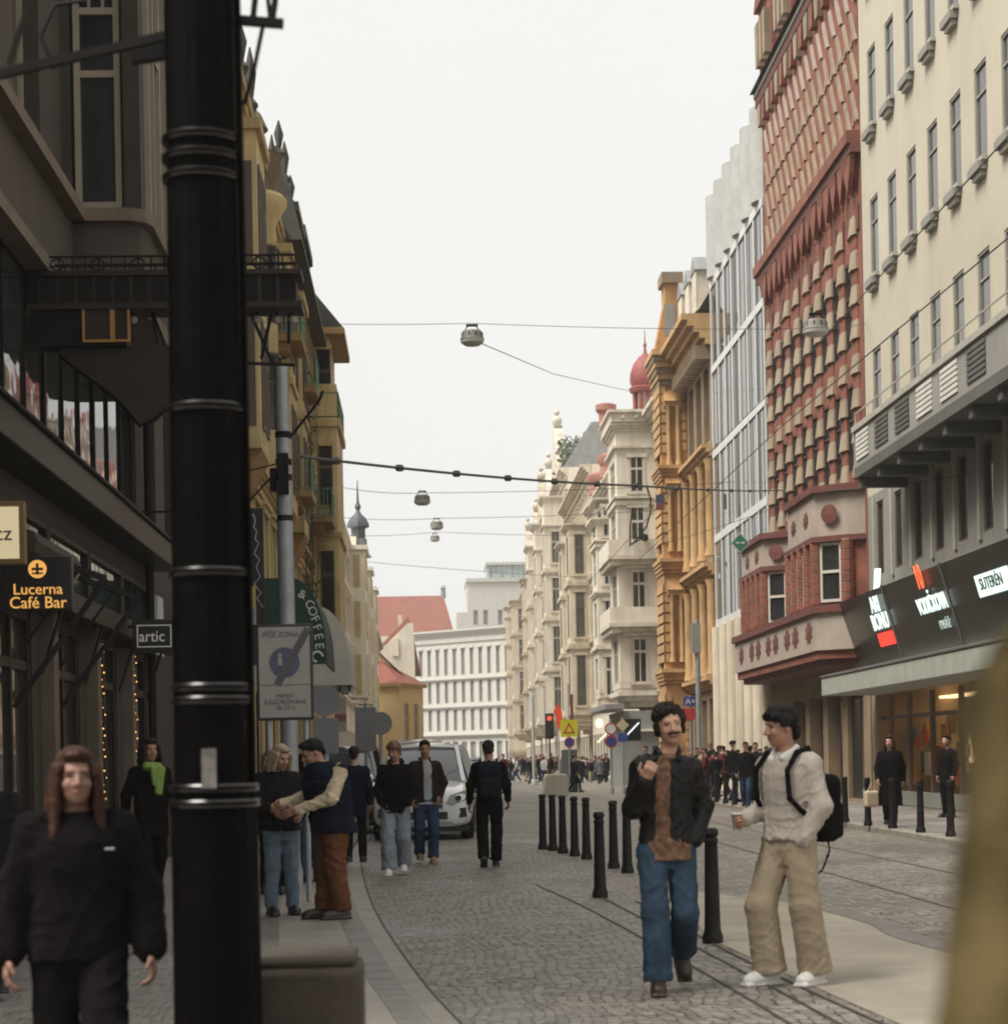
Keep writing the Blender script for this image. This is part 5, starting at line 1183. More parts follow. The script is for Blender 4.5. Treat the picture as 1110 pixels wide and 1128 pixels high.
# ---- neon signs on the black fascia (real lettering standing on the sloping face)
FX_ = ROOT_cream
tilt = math.atan2(.57, 2.0)
nw = emit('neon_white', (.82, 1.0, .92), .85); nr = emit('neon_red', (1.0, .05, .03), 1.1); no_ = emit('neon_orange', (1.0, .17, .06), .9); dim = emit('neon_dim', (.55, .66, .6), .35)
def neon(name, label, s, z, kids_):
    """z up along the fascia; readers stand in the street so letters run from far to near"""
    t = (z - 3.75) / 2.0; p = FX_.world(s, .18 + .57 * t + .03, z)
    e = empty(name, p, math.atan2(FX_.u.y, FX_.u.x) + PI_, label, 'neon sign')
    for k_ in kids_: k_(e)
    return e
NR = (R(90) + tilt, 0, 0)
def nt(s, size, m, dx, dz, sx=1.0): return lambda e: text('lettering', s, size, m, e, (dx, -.055 - dz * .285, dz), NR, ext=.012, sx=sx)
sL = 59.2 - 28; 
def sat(px, py): return FX_.hit(px, py, .5)
a_ = sat(972, 672); neon('neon_sign', 'white neon block lettering with red bar at the far end of the black fascia', a_[0], a_[1], [nt('ARI', .62, nw, .05, .12, 1.1), nt('BONU', .62, nw, .1, -.32, 1.05), lambda e: MB().box(-.75, .85, -.03, .02, -.95, -.6, nr).build('bar', e, rot=(tilt, 0, 0)), lambda e: MB().bar((-.35, .1, 1.1), (-.12, 0, .45), .16, .05, nw).build('stroke', e)])
a_ = sat(1031, 666); neon('neon_sign', 'white neon word VODIČKOVA in the middle of the black fascia', a_[0], a_[1], [nt('VODIČKOVA', .56, nw, 0, 0, .82)])
a_ = sat(1025, 637); neon('neon_sign', 'orange red neon number above the word VODIČKOVA', a_[0], a_[1], [nt('10', .85, no_, 0, 0, .8)])
a_ = sat(1039, 688); neon('neon_sign', 'small dim neon word below VODIČKOVA', a_[0], a_[1], [nt('PASÁŽ', .3, dim, 0, 0, 1.1)])
a_ = sat(1098, 641); neon('neon_sign', 'white lightbox with dark letters nearest on the black fascia', a_[0], a_[1], [lambda e: MB().box(-1.15, 1.15, -.05, .03, -.24, .24, nw).build('lightbox', e, rot=(tilt, 0, 0)), nt('SUTERÉN', .36, ink, 0, .0, 1.15)])

# ---- signs, signals and poles at the far crossing
def disc_sign(e, z, r, m_out, m_in, name='disc', y=-.03):
    m_ = MB(); m_.lathe([(.001, 0), (r, 0), (r, .03), (.001, .03)], m_out, n=24); m_.lathe([(.001, .031), (r * .76, .031), (r * .76, .036), (.001, .036)], m_in, n=24); return m_.build(name, e, (0, y, z), (R(90), 0, 0))
s_red = mat('sign_red', (.42, .03, .03), rough=.5); s_blue = mat('sign_blue', (.03, .05, .22), rough=.5); s_yel = mat('sign_fluorescent_yellow', (.62, .60, .03), rough=.5); s_org = mat('sign_orange', (.75, .08, .03), rough=.5)
def pole(name, label, px, py, pytop, Y=None, r=.05, cat='pole', z=0.0, m=grey_metal):
    p = G(px, py, z) if Y is None else atY(px, py, Y); zt = atY(px, pytop, p.y).z; e = empty(name, (p.x, p.y, z), 0, label, cat)
    m_ = MB(); m_.tube([(0, 0, 0), (0, 0, zt - z)], r, m, n=10); m_.lathe([(r * 1.8, 0), (r * 1.8, .25), (r, .35)], m, n=10); m_.build('post', e); return e, p
pY2 = 92.0; zY = lambda px, py, y: atY(px, py, y).z
e, p = pole('traffic_sign', 'fluorescent yellow board with red warning triangle over a no stopping disc', 628, 873, 795, Y=95, cat='traffic sign')
z0, z1 = zY(628, 812, 95), zY(628, 793, 95); hw = 9.5 / 2312 * 95; m_ = MB(); m_.box(-hw, hw, -.06, -.05, z0, z1, s_yel); m_.build('board', e)
m_ = MB(); c = (z0 + z1) / 2; m_.prism([(-.27, c - .22), (.27, c - .22), (0, c + .28)], -.07, -.0605, s_red, 'y'); m_.prism([(-.16, c - .16), (.16, c - .16), (0, c + .13)], -.075, -.0705, s_yel, 'y'); m_.build('triangle', e, smooth=False)
disc_sign(e, zY(628, 818, 95), .24, s_red, s_blue)
MB().box(-.36, .36, .0, .28, .0, zY(628, 826, 95), mat('grey_green_cabinet', (.12, .13, .115), rough=.7)).build('cabinet', e)
e, p = pole('traffic_sign', 'no stopping disc below a red round sign, left of the white corner building', 674, 880, 792, Y=88, cat='traffic sign')
disc_sign(e, zY(674, 817, 88), .27, s_red, s_blue); disc_sign(e, zY(674, 803, 88), .26, s_red, mat('sign_white', (.6, .6, .58)), y=-.031)
e, p = pole('traffic_sign', 'pale diamond priority sign above a blue plate before the white corner building', 687, 880, 790, Y=87, cat='traffic sign')
m_ = MB(); z = zY(687, 799, 87); m_.prism([(-.27, z), (0, z - .27), (.27, z), (0, z + .27)], -.06, -.05, mat('sign_pale_yellow', (.48, .43, .26)), 'y'); m_.build('diamond', e, smooth=False); z = zY(687, 812, 87); MB().box(-.2, .2, -.06, -.05, z - .2, z + .16, s_blue).build('plate', e)
e, p = pole('signal_pole', 'tall pale tram signal pole beside the far crowd', 588, 853, 766, Y=125, r=.10, m=mat('pale_pole', (.42, .42, .40)))
e, p = pole('street_mast', 'second pale mast rising behind the yellow warning board', 627, 856, 753, Y=122, r=.07, m=MATS['pale_pole'])
MB().box(.12, .3, -.05, .05, zY(627, 795, 122), zY(627, 765, 122), mat('dark_red_flag_sign', (.16, .03, .03))).build('side_sign', e)
e, p = pole('traffic_light', 'black traffic light with a lit red figure beside an orange red flag sign', 606, 856, 786, Y=122, r=.05, cat='traffic light', m=dark_metal)
z = zY(606, 800, 122); MB().box(-.25, .25, -.2, .1, z - .75, z + .75, mat('signal_black', (.015, .015, .015), rough=.5)).build('housing', e, bevel=.04)
for k in range(3): MB().lathe([(.001, 0), (.14, 0), (.14, .05), (.001, .05)], emit('signal_red', (.9, .1, .05), .8) if k == 0 else MATS['signal_black'], n=16).build('lens', e, (0, -.22, z + .45 - .45 * k), (R(90), 0, 0))
e, p = pole('flag_sign', 'orange red flag shaped sign beside the far traffic light', 616, 856, 780, Y=119, r=.04, cat='sign')
z = zY(616, 790, 119); m_ = MB(); m_.prism([(-.28, z + .35), (.02, z + .75), (.22, z + .3), (.25, z - .3), (.0, z - .75), (-.12, z - .25)], -.08, -.05, s_org, 'y'); m_.build('flag', e, smooth=False)
e, p = pole('tram_pole', 'grey tram pole before the ochre building', 771, 878, 682, Y=79, r=.10, z=.1)
m_ = MB(); m_.box(-.22, .12, -.15, .15, zY(771, 722, 79), zY(771, 690, 79), mat('grey_control_box', (.26, .25, .23), rough=.7)); m_.build('control_box', e)
e, p = pole('street_sign', 'blue plate above a red plate on a post beside the ochre building', 762, 876, 766, Y=81, cat='sign', z=.1)
z = zY(762, 776, 81); MB().box(-.27, .27, -.06, -.04, z - .16, z + .2, s_blue).build('blue_plate', e); z = zY(762, 789, 81); MB().box(-.28, .3, -.065, -.045, z - .24, z + .2, s_red).build('red_plate', e); text('lettering', 'A+', .32, wl, e, (0, -.07, zY(762, 776, 81)), RX)
# curved lamp bracket on the white corner building
e = empty('wall_lamp', (10.6, 111.8, zY(707, 575, 111)), 0, 'curved dark double lamp arm on the white corner building', 'street lamp')
m_ = MB(); q = lambda px, py: Vector((atY(px, py, 111.0).x - 10.6, -.8, atY(px, py, 111).z - e.location.z))
m_.tube([q(712, 535), q(716, 548), q(717, 562), q(712, 580), q(703, 592), q(696, 600)], .045, dark_metal); m_.tube([q(696, 560), q(694, 580), q(694, 602)], .04, dark_metal); m_.bar(q(694, 600), q(710, 592), .07, .07, dark_metal); m_.bar(q(712, 535) , q(712, 535) + Vector((.2, 1.6, 0)), .05, .05, dark_metal); m_.build('arm', e)
m_ = MB(); m_.lathe([(.05, .3), (.18, .2), (.2, 0), (.1, -.1)], dark_metal, q(710, 594), n=12); m_.build('lamp_head', e)
e, w_, h_ = banner('flag', 'small blue and red flag on the ochre pavilion corner', 722, 545, 732, 562, 95, mat('flag_blue', (.05, .055, .11)), 'flag')
MB().box(-w_ / 2, w_ / 2, -.025, -.021, 0, h_ * .45, mat('flag_red', (.2, .05, .05))).build('stripe', e)
# pale concrete block on the road
p0 = G(612, 877); e = empty('concrete_block', p0, .1, 'pale concrete block standing on the road behind the bollards', 'block')
m_ = MB(); cm_ = mat('pale_concrete_block', (.44, .40, .33), rough=.9, var=.1); m_.prism([(-.48, 0), (.48, 0), (.5, .75), (.4, .9), (-.38, .9), (-.48, .75)], -.3, .3, cm_, 'y'); m_.build('block', e, bevel=.03)
m_ = MB(); m_.lathe([(.12, .9), (.1, 1.0), (.001, 1.05)], cm_, (.1, 0, 0), n=12); m_.build('lifting_eye', e)
# lit globe and arrow of the shop at the white corner
p = atY(660, 797, 110); e = empty('lit_sign', p, 0, 'glowing cream shop sign with a slanted light bar at the crossing', 'sign')
m_ = MB(); m_.lathe([(.001, -.25), (.17, -.18), (.22, 0), (.17, .18), (.001, .25)], emit('cream_glow', (1, .88, .62), 1.0), n=14); m_.build('globe', e); m_ = MB(); m_.bar((-.1, 0, -1.0), (.55, 0, -.35), .2, .08, MATS['cream_glow']); m_.build('light_bar', e); m_ = MB(); m_.bar((0, .1, 0), (.3, 3.5, .3), .05, .05, dark_metal); m_.build('bracket', e)
p = atY(697, 803, 104); e = empty('lit_sign', p, 0, 'slanted white lit bar sign on the grey corner shop', 'sign')
m_ = MB(); m_.bar((-.3, 0, -.3), (.3, 0, .3), .22, .06, nw); m_.build('light_bar', e); m_ = MB(); m_.box(-.4, .4, .04, .1, -.6, .5, dark_metal); m_.bar((0, .1, 0), (.2, 1.6, 0), .05, .05, dark_metal); m_.build('back_board', e)
# greenery on the roof of the gabled building
ivy = mat('roof_greenery', (.10, .12, .07), rough=.9, var=.4, scale=3)
m_ = MB(); o_ = f7.world(8, -1, 27.5)
for i in range(2600):
    s = rnd.uniform(-6, 14); t = abs(rnd.gauss(0, 1)); q = f7.u * s + f7.n * rnd.uniform(-2.5, 1.2) + Vector((0, 0, rnd.uniform(-.5, 4.2) * (1 - ((s - 4) / 13) ** 2) + rnd.uniform(-.3, .3)))
    u = Vector((rnd.uniform(-1, 1), rnd.uniform(-1, 1), rnd.uniform(-1, 1))).normalized() * .32; v = Vector((rnd.uniform(-1, 1), rnd.uniform(-1, 1), rnd.uniform(-1, 1))).normalized() * .25
    m_.add([q, q + u, q + u + v, q + v], [(0, 1, 2, 3)], ivy)
tag(m_.build('roof_plants', None, o_, smooth=False), 'shaggy grey green plants covering the roof of the gabled building', 'plants', kind='stuff')

# ------------------------------------------------------------------ vehicles
carw = mat('white_car_paint', (.82, .82, .80), rough=.25, var=.03, coat=1.0, fine=.01); card = mat('dark_car_paint', (.035, .03, .026), rough=.25, coat=1.0, fine=.02); tyre_m = mat('tyre_rubber', (.012, .012, .012), rough=.8); rim_m = mat('alloy_rim', (.35, .35, .35), rough=.35, metal=.8); chrome = mat('chrome_trim', (.6, .6, .6), rough=.15, metal=1.0); blackpl = mat('black_plastic', (.014, .014, .014), rough=.5); carglass = glass_pane('car_glass', (.05, .06, .065), spec=.9, rough=.03)
lampg = mat('headlamp_glass', (.20, .21, .22), rough=.08, spec=.8)
def vehicle(name, label, cat, loc, rz, paint, L=5.1, W=1.95, H=1.82, hood=1.12, nose=.95, ws=(1.35, 2.15), rear=4.9, group=None, van=False):
    """front bumper at y=0 facing -Y; body lofted through cross-sections"""
    e = empty(name, loc, rz, label, cat, group); hw = W / 2
    def sec(y, zb, zs, w, zt, wt):  # half section: bottom, sill, shoulder, top edge, centre
        h = [(0, zb), (w * .8, zb), (w * .97, zb + .1), (w, zs * .6 + zb * .4), (w * .985, zs), (wt, zt), (wt * .6, zt + .025), (0, zt + .035)]
        return [(x, y, z) for x, z in h] + [(-x, y, z) for x, z in reversed(h[1:-1])]
    st = [(0.0, .34, .62, hw * .80, .80, hw * .70), (.06, .24, .70, hw * .92, .90, hw * .80), (.22, .22, .80, hw * .985, nose + .02, hw * .84), (.55, .22, .88, hw, hood - .09, hw * .82), (1.0, .22, .95, hw, hood - .03, hw * .80), (ws[0], .22, 1.0, hw, hood, hw * .80), (2.4, .22, 1.02, hw, hood + .005, hw * .82), (rear - .6, .24, 1.04, hw, hood + .02, hw * .82), (rear, .3, 1.05, hw * .96, hood + .02, hw * .8), (L, .4, .95, hw * .85, hood - .15, hw * .7)]
    vs = []; fs = []; n = 14
    for s in st: vs += sec(*s)
    for i in range(len(st) - 1):
        for j in range(n): fs.append((i * n + j, i * n + (j + 1) % n, (i + 1) * n + (j + 1) % n, (i + 1) * n + j))
    fs += [tuple(reversed(range(n))), tuple(range((len(st) - 1) * n, len(st) * n))]
    b = MB().add(vs, fs, paint).build('body', e); sb = b.modifiers.new('Subdivision', 'SUBSURF'); sb.levels = 1; sb.render_levels = 2
    # cabin
    cab = [(ws[0] - .05, hood - .05, hw * .80, hood - .02, hw * .79), (ws[1], hood - .05, hw * .86, H - .06, hw * .64), (ws[1] + .5, hood - .05, hw * .86, H, hw * .64), (rear - .75, hood - .05, hw * .86, H - .02, hw * .63), (rear - .1, hood - .05, hw * .82, hood + .12, hw * .76)]
    vs = []; fs = []
    for y, zb, w, zt, wt in cab: vs += [(w, y, zb), (wt, y, zt), (0, y, zt + .03), (-wt, y, zt), (-w, y, zb)]
    for i in range(len(cab) - 1):
        for j in range(4): fs.append((i * 5 + j, i * 5 + j + 1, (i + 1) * 5 + j + 1, (i + 1) * 5 + j))
    MB().add(vs, fs, carglass).build('glasshouse', e)
    r_ = MB(); y0, y1 = ws[1] - .02, rear - .72
    r_.add([(-hw * .66, y0, H - .055), (hw * .66, y0, H - .055), (hw * .66, ws[1] + .5, H + .012), (-hw * .66, ws[1] + .5, H + .012), (hw * .65, y1, H - .005), (-hw * .65, y1, H - .005), (0, y0, H - .015), (0, ws[1] + .5, H + .05), (0, y1, H + .035)], [(0, 6, 7, 3), (6, 1, 2, 7), (3, 7, 8, 5), (7, 2, 4, 8)], paint)
    o = r_.build('roof', e); so_ = o.modifiers.new('Solidify', 'SOLIDIFY'); so_.thickness = .03
    for s in (1, -1):
        p_ = MB(); p_.bar((s * hw * .80, ws[0] - .04, hood - .01), (s * hw * .65, ws[1], H - .04), .08, .05, paint); p_.bar((s * hw * .86, ws[1] + .85, hood), (s * hw * .645, ws[1] + .9, H - .02), .04, .1, blackpl); p_.bar((s * hw * .87, rear - .9, hood), (s * hw * .64, rear - .8, H - .02), .06, .35, paint)
        p_.bar((s * hw * .655, ws[1] + .1, H - .01), (s * hw * .64, rear - .8, H - .02), .05, .05, paint); p_.tube([(s * hw * .6, ws[1] + .3, H + .03), (s * hw * .6, ws[1] + .45, H + .075), (s * hw * .59, rear - 1.0, H + .07), (s * hw * .59, rear - .9, H + .03)], .016, chrome, n=8)
        p_.build('pillar', e)
    g = MB(); gw = hw * .40
    g.box(-gw, gw, -.02, .12, .62, .88, blackpl); 
    for z in (.69, .80): g.box(-gw + .02, gw - .02, -.05, -.021, z - .022, z + .022, chrome)
    for s in (1, -1): g.box(s * gw - .015, s * gw + .015, -.045, .0, .60, .90, chrome)
    g.box(-gw, gw, -.04, 0, .895, .92, chrome); g.lathe([(.085, 0), (.1, 0), (.1, .02), (.085, .02)], chrome, (0, 0, 0), n=24) if False else None
    go = g.build('grille', e)
    em = MB(); em.tube([(.1 * math.cos(2 * PI_ * i / 24), 0, .1 * math.sin(2 * PI_ * i / 24)) for i in range(25)], .011, chrome, n=6, cap=False)
    for k in range(3): t = PI_ / 2 + 2 * PI_ * k / 3; em.bar((0, 0, 0), (.1 * math.cos(t), 0, .1 * math.sin(t)), .02, .015, chrome)
    em.build('emblem', go, (0, -.07, .75))
    for s in (1, -1):
        h = MB(); pl = [(s * hw * .47, .02, .70), (s * hw * .56, .015, .86), (s * hw * .88, .17, .955), (s * hw * .93, .24, .90), (s * hw * .88, .09, .76), (s * hw * .62, .0, .68)]
        h.add([(x, y - .035, z) for x, y, z in pl] + [(x, y + .12, z) for x, y, z in pl], [tuple(range(6)), tuple(reversed(range(6, 12)))] + [(i, (i + 1) % 6, (i + 1) % 6 + 6, i + 6) for i in range(6)], lampg); ho = h.build('headlight', e, bevel=.01)
        MB().lathe([(.001, -.01), (.055, 0), (.055, .03), (.001, .03)], blackpl, n=14).build('lens', ho, (s * hw * .72, .02, .80), (R(90), 0, 0))
        d = MB(); d.prism([(s * hw * .55, .40), (s * hw * .88, .44), (s * hw * .86, .62), (s * hw * .70, .60)], .02, .2, blackpl, 'y'); d.build('air_intake', e)
        mr_ = MB(); mr_.ball((s * (hw + .13), ws[0] + .32, hood + .08), .11, paint, n=10, sz=.75); mr_.bar((s * hw * .9, ws[0] + .34, hood + .02), (s * (hw + .1), ws[0] + .34, hood + .04), .05, .05, blackpl); mr_.build('mirror', e)
        for y in (.95, rear - 1.05):
            w = MB(); w.lathe([(.30, -.13), (.37, -.12), (.385, -.06), (.385, .06), (.37, .12), (.30, .13)], tyre_m, n=28); wo = w.build('wheel', e, (s * (hw - .13), y, .385), (0, R(90), 0))
            rm = MB(); rm.lathe([(.29, -.11), (.30, .0), (.29, .11), (.05, .09), (.001, .09)], rim_m, n=20)
            for k in range(5): t = 2 * PI_ * k / 5; rm.bar((.05 * math.cos(t), .05 * math.sin(t), .12 * s), (.29 * math.cos(t), .29 * math.sin(t), .115 * s), .06, .02, rim_m)
            rm.build('rim', wo)
    bb = MB(); bb.box(-hw * .5, hw * .5, -.012, .1, .40, .54, blackpl); bb.prism([(-hw * .66, .26), (hw * .66, .26), (hw * .56, .36), (-hw * .56, .36)], -.02, .2, chrome, 'y'); bb.box(-hw * .9, hw * .9, .08, 1.2, .16, .26, blackpl); bb.build('bumper', e)
    MB().box(-.26, .26, -.05, -.03, .555, .665, white_paint).build('number_plate', e)
    wp = MB()
    for s in (-.45, .15): wp.bar((s, ws[0] + .02, hood + .04), (s + .5, ws[0] + .22, hood + .2), .015, .015, blackpl)
    wp.build('wiper', e)
    return e
a = G(466, 926)
vehicle('suv', 'white suv facing the camera behind the two young men', 'car', (a.x - .01, a.y - .05, 0), R(-2), carw, H=1.85)
a = G(404, 915); vehicle('parked_car', 'dark parked car behind the stout man at the left kerb', 'car', (-1.75, 44.5, .0), R(1), card, H=1.84, hood=1.15)
vehicle('white_van', 'white van far down the street behind the suv', 'van', (atY(464, 850, 62).x, 62, 0), 0, carw, L=5.6, H=2.15, hood=1.25, ws=(.9, 1.7), rear=5.4)
vehicle('parked_car', 'pale blue car far down the road beside the backpack man', 'car', (atY(521, 850, 88).x, 88, 0), R(6), mat('pale_blue_paint', (.30, .36, .42), rough=.3, coat=1.0), H=1.6, hood=1.0)
# ------------------------------------------------------------------ people: smooth signed-distance bodies meshed with surface nets
def rot3(yaw=0, pitch=0, roll=0):
    return np.array(Matrix.Rotation(yaw, 3, 'Z') @ Matrix.Rotation(pitch, 3, 'X') @ Matrix.Rotation(roll, 3, 'Y'))
def rc(a, b, ra, rb, m, k=None, op='add', sq=None):
    a = np.array(a, float); b = np.array(b, float); r = max(ra, rb)
    return dict(t='rc', a=a, b=b, ra=ra, rb=rb, m=m, k=k, op=op, lo=np.minimum(a, b) - r, hi=np.maximum(a, b) + r)
def el(c, r, m, rot=None, k=None, op='add'):
    c = np.array(c, float); r = np.array(r, float); R_ = rot if rot is not None else np.eye(3); q = np.full(3, r.max())
    return dict(t='el', c=c, r=r, rot=R_, m=m, k=k, op=op, lo=c - q, hi=c + q)
def bx(c, h, rr, m, rot=None, k=None, op='add'):
    c = np.array(c, float); h = np.array(h, float); q = np.full(3, np.linalg.norm(h))
    if rot is None: q = h
    return dict(t='bx', c=c, h=h, rr=rr, rot=rot if rot is not None else np.eye(3), m=m, k=k, op=op, lo=c - q, hi=c + q)
def loft(st, m, k=None, op='add', p=2.4):
    """stack of superellipses: (z, cx, cy, rx, ry)"""
    st = np.array(sorted(st), float)
    lo = np.array([(st[:, 1] - st[:, 3]).min(), (st[:, 2] - st[:, 4]).min(), st[0, 0]]); hi = np.array([(st[:, 1] + st[:, 3]).max(), (st[:, 2] + st[:, 4]).max(), st[-1, 0]])
    return dict(t='lo', st=st, m=m, k=k, op=op, p=p, lo=lo, hi=hi)
def sd(p, X, Y, Z):
    if p['t'] == 'rc':
        a, b = p['a'], p['b']; d = b - a; L = max(d @ d, 1e-9)
        px, py, pz = X - a[0], Y - a[1], Z - a[2]
        t = np.clip((px * d[0] + py * d[1] + pz * d[2]) / L, 0, 1)
        return np.sqrt((px - t * d[0]) ** 2 + (py - t * d[1]) ** 2 + (pz - t * d[2]) ** 2) - (p['ra'] + (p['rb'] - p['ra']) * t)
    if p['t'] == 'lo':
        s = p['st']; z = s[:, 0]; zz = np.clip(Z, z[0], z[-1])
        cx, cy, rx, ry = (np.interp(zz, z, s[:, i]) for i in (1, 2, 3, 4)); e = p['p']
        q = (np.abs((X - cx) / rx) ** e + np.abs((Y - cy) / ry) ** e) ** (1 / e)
        d = (q - 1) * np.minimum(rx, ry); dz = np.maximum(z[0] - Z, Z - z[-1])
        return np.where(dz > 0, np.sqrt(np.maximum(d, 0) ** 2 + dz ** 2), np.maximum(d, dz))
    c = p['c']; Rm = p['rot']; q = [X - c[0], Y - c[1], Z - c[2]]
    l = [q[0] * Rm[0, i] + q[1] * Rm[1, i] + q[2] * Rm[2, i] for i in range(3)]
    if p['t'] == 'el':
        r = p['r']; k0 = np.sqrt(sum((l[i] / r[i]) ** 2 for i in range(3))); k1 = np.sqrt(sum((l[i] / r[i] ** 2) ** 2 for i in range(3)))
        return k0 * (k0 - 1) / np.maximum(k1, 1e-6)
    h = p['h'] - p['rr']; a = [np.abs(l[i]) - h[i] for i in range(3)]
    return np.sqrt(sum(np.maximum(v, 0) ** 2 for v in a)) + np.minimum(np.maximum(np.maximum(a[0], a[1]), a[2]), 0) - p['rr']
def sdf_mesh(name, prims, vox, k=.02, wr=0.0, wf=70, seed=0):
    add = [p for p in prims if p['op'] == 'add']
    lo = np.min([p['lo'] for p in add], 0) - 3 * vox - wr; hi = np.max([p['hi'] for p in add], 0) + 3 * vox + wr
    n = np.ceil((hi - lo) / vox).astype(int) + 1
    D = np.full(n, 9.0, np.float32); B = np.full(n, 9.0, np.float32); Lb = np.zeros(n, np.int16); mats = []
    ax = [lo[i] + vox * np.arange(n[i]) for i in range(3)]
    for p in prims:
        kk = p['k'] if p['k'] is not None else k; mg = kk + 3 * vox + .02
        i0 = np.maximum(0, np.floor((p['lo'] - mg - lo) / vox).astype(int)); i1 = np.minimum(n, np.ceil((p['hi'] + mg - lo) / vox).astype(int) + 1)
        if (i1 <= i0).any(): continue
        sl = tuple(slice(a, b) for a, b in zip(i0, i1))
        X, Y, Z = np.meshgrid(ax[0][sl[0]], ax[1][sl[1]], ax[2][sl[2]], indexing='ij', sparse=True)
        d = (sd(p, X, Y, Z) + np.zeros(D[sl].shape)).astype(np.float32); o = D[sl]
        if p['op'] == 'add':
            if p['m'] not in mats: mats.append(p['m'])
            near = d < B[sl]; B[sl] = np.where(near, d, B[sl]); Lb[sl] = np.where(near, mats.index(p['m']), Lb[sl])
            h = np.maximum(kk - np.abs(o - d), 0) / max(kk, 1e-6); D[sl] = np.minimum(o, d) - h * h * kk * .25
        elif p['op'] == 'sub':
            h = np.maximum(kk - np.abs(o + d), 0) / max(kk, 1e-6); D[sl] = np.maximum(o, -d) + h * h * kk * .25
        elif p['op'] == 'paint':
            if p['m'] not in mats: mats.append(p['m'])
            Lb[sl] = np.where(d < 0, mats.index(p['m']), Lb[sl]); B[sl] = np.where(d < 0, -9, B[sl])
    if wr:
        X, Y, Z = np.meshgrid(*ax, indexing='ij', sparse=True); q = np.random.RandomState(seed)
        nz = 0
        for i in range(9):
            v = q.randn(3) * np.array([1, 1, .9]); v /= np.linalg.norm(v); f_ = wf * q.uniform(.35, 1.15); w2 = q.randn(3) * 8
            w_ = np.sin(f_ * (X * v[0] + Y * v[1] + Z * v[2]) + 2.6 * np.sin(X * w2[0] + Y * w2[1] + Z * w2[2] + i) + q.uniform(0, 6))
            msk = np.clip(np.sin(X * q.randn() * 12 + Y * q.randn() * 12 + Z * q.randn() * 10 + q.uniform(0, 6)), 0, 1)
            nz = nz + (.4 - (1 - np.abs(w_)) ** 2 * 1.6) * msk * .8
        D = D + (wr * nz).astype(np.float32)
    S = D < 0
    c = np.zeros(tuple(n - 1), np.int8)
    for i in (0, 1):
        for j in (0, 1):
            for l in (0, 1): c += S[i:n[0] - 1 + i, j:n[1] - 1 + j, l:n[2] - 1 + l]
    act = np.argwhere((c > 0) & (c < 8)); N_ = len(act)
    vi = np.full(tuple(n - 1), -1, np.int32); vi[act[:, 0], act[:, 1], act[:, 2]] = np.arange(N_)
    cor = [(i, j, l) for i in (0, 1) for j in (0, 1) for l in (0, 1)]
    val = np.stack([D[act[:, 0] + a, act[:, 1] + b, act[:, 2] + g] for a, b, g in cor], 1)
    pos = np.zeros((N_, 3)); cnt = np.zeros(N_)
    for a in range(8):
        for b in range(a + 1, 8):
            df = np.array(cor[b]) - np.array(cor[a])
            if np.abs(df).sum() != 1: continue
            va, vb = val[:, a], val[:, b]; cr_ = (va < 0) != (vb < 0); t = np.where(cr_, va / np.where(cr_, va - vb, 1), 0)
            pos += np.where(cr_[:, None], np.array(cor[a]) + t[:, None] * df, 0); cnt += cr_
    pos = (act + pos / cnt[:, None]) * vox + lo
    lab = Lb[act[:, 0], act[:, 1], act[:, 2]]
    quads = []
    for axn in range(3):
        sl0 = [slice(None)] * 3; sl1 = [slice(None)] * 3; sl0[axn] = slice(0, -1); sl1[axn] = slice(1, None)
        e = np.argwhere(S[tuple(sl0)] != S[tuple(sl1)]); u, v = (axn + 1) % 3, (axn + 2) % 3
        e = e[(e[:, u] > 0) & (e[:, v] > 0) & (e[:, u] < n[u] - 1) & (e[:, v] < n[v] - 1)]
        fl = S[e[:, 0], e[:, 1], e[:, 2]]
        def at(du, dv):
            q = e.copy(); q[:, u] += du; q[:, v] += dv; return vi[q[:, 0], q[:, 1], q[:, 2]]
        q = np.stack([at(-1, -1), at(0, -1), at(0, 0), at(-1, 0)], 1); q[~fl] = q[~fl][:, ::-1]; quads.append(q)
    Q = np.concatenate(quads); Q = Q[(Q >= 0).all(1)]
    me = bpy.data.meshes.new(name); me.vertices.add(N_); me.vertices.foreach_set('co', pos.ravel().astype(np.float32))
    me.loops.add(len(Q) * 4); me.loops.foreach_set('vertex_index', Q.ravel().astype(np.int32)); me.polygons.add(len(Q))
    me.polygons.foreach_set('loop_start', np.arange(0, len(Q) * 4, 4, dtype=np.int32)); me.polygons.foreach_set('loop_total', np.full(len(Q), 4, np.int32))
    for m in mats: me.materials.append(m)
    ml = np.sort(lab[Q], 1); me.polygons.foreach_set('material_index', ml[:, 1].astype(np.int32)); me.polygons.foreach_set('use_smooth', np.ones(len(Q), bool))
    me.update(); me.validate(); return me

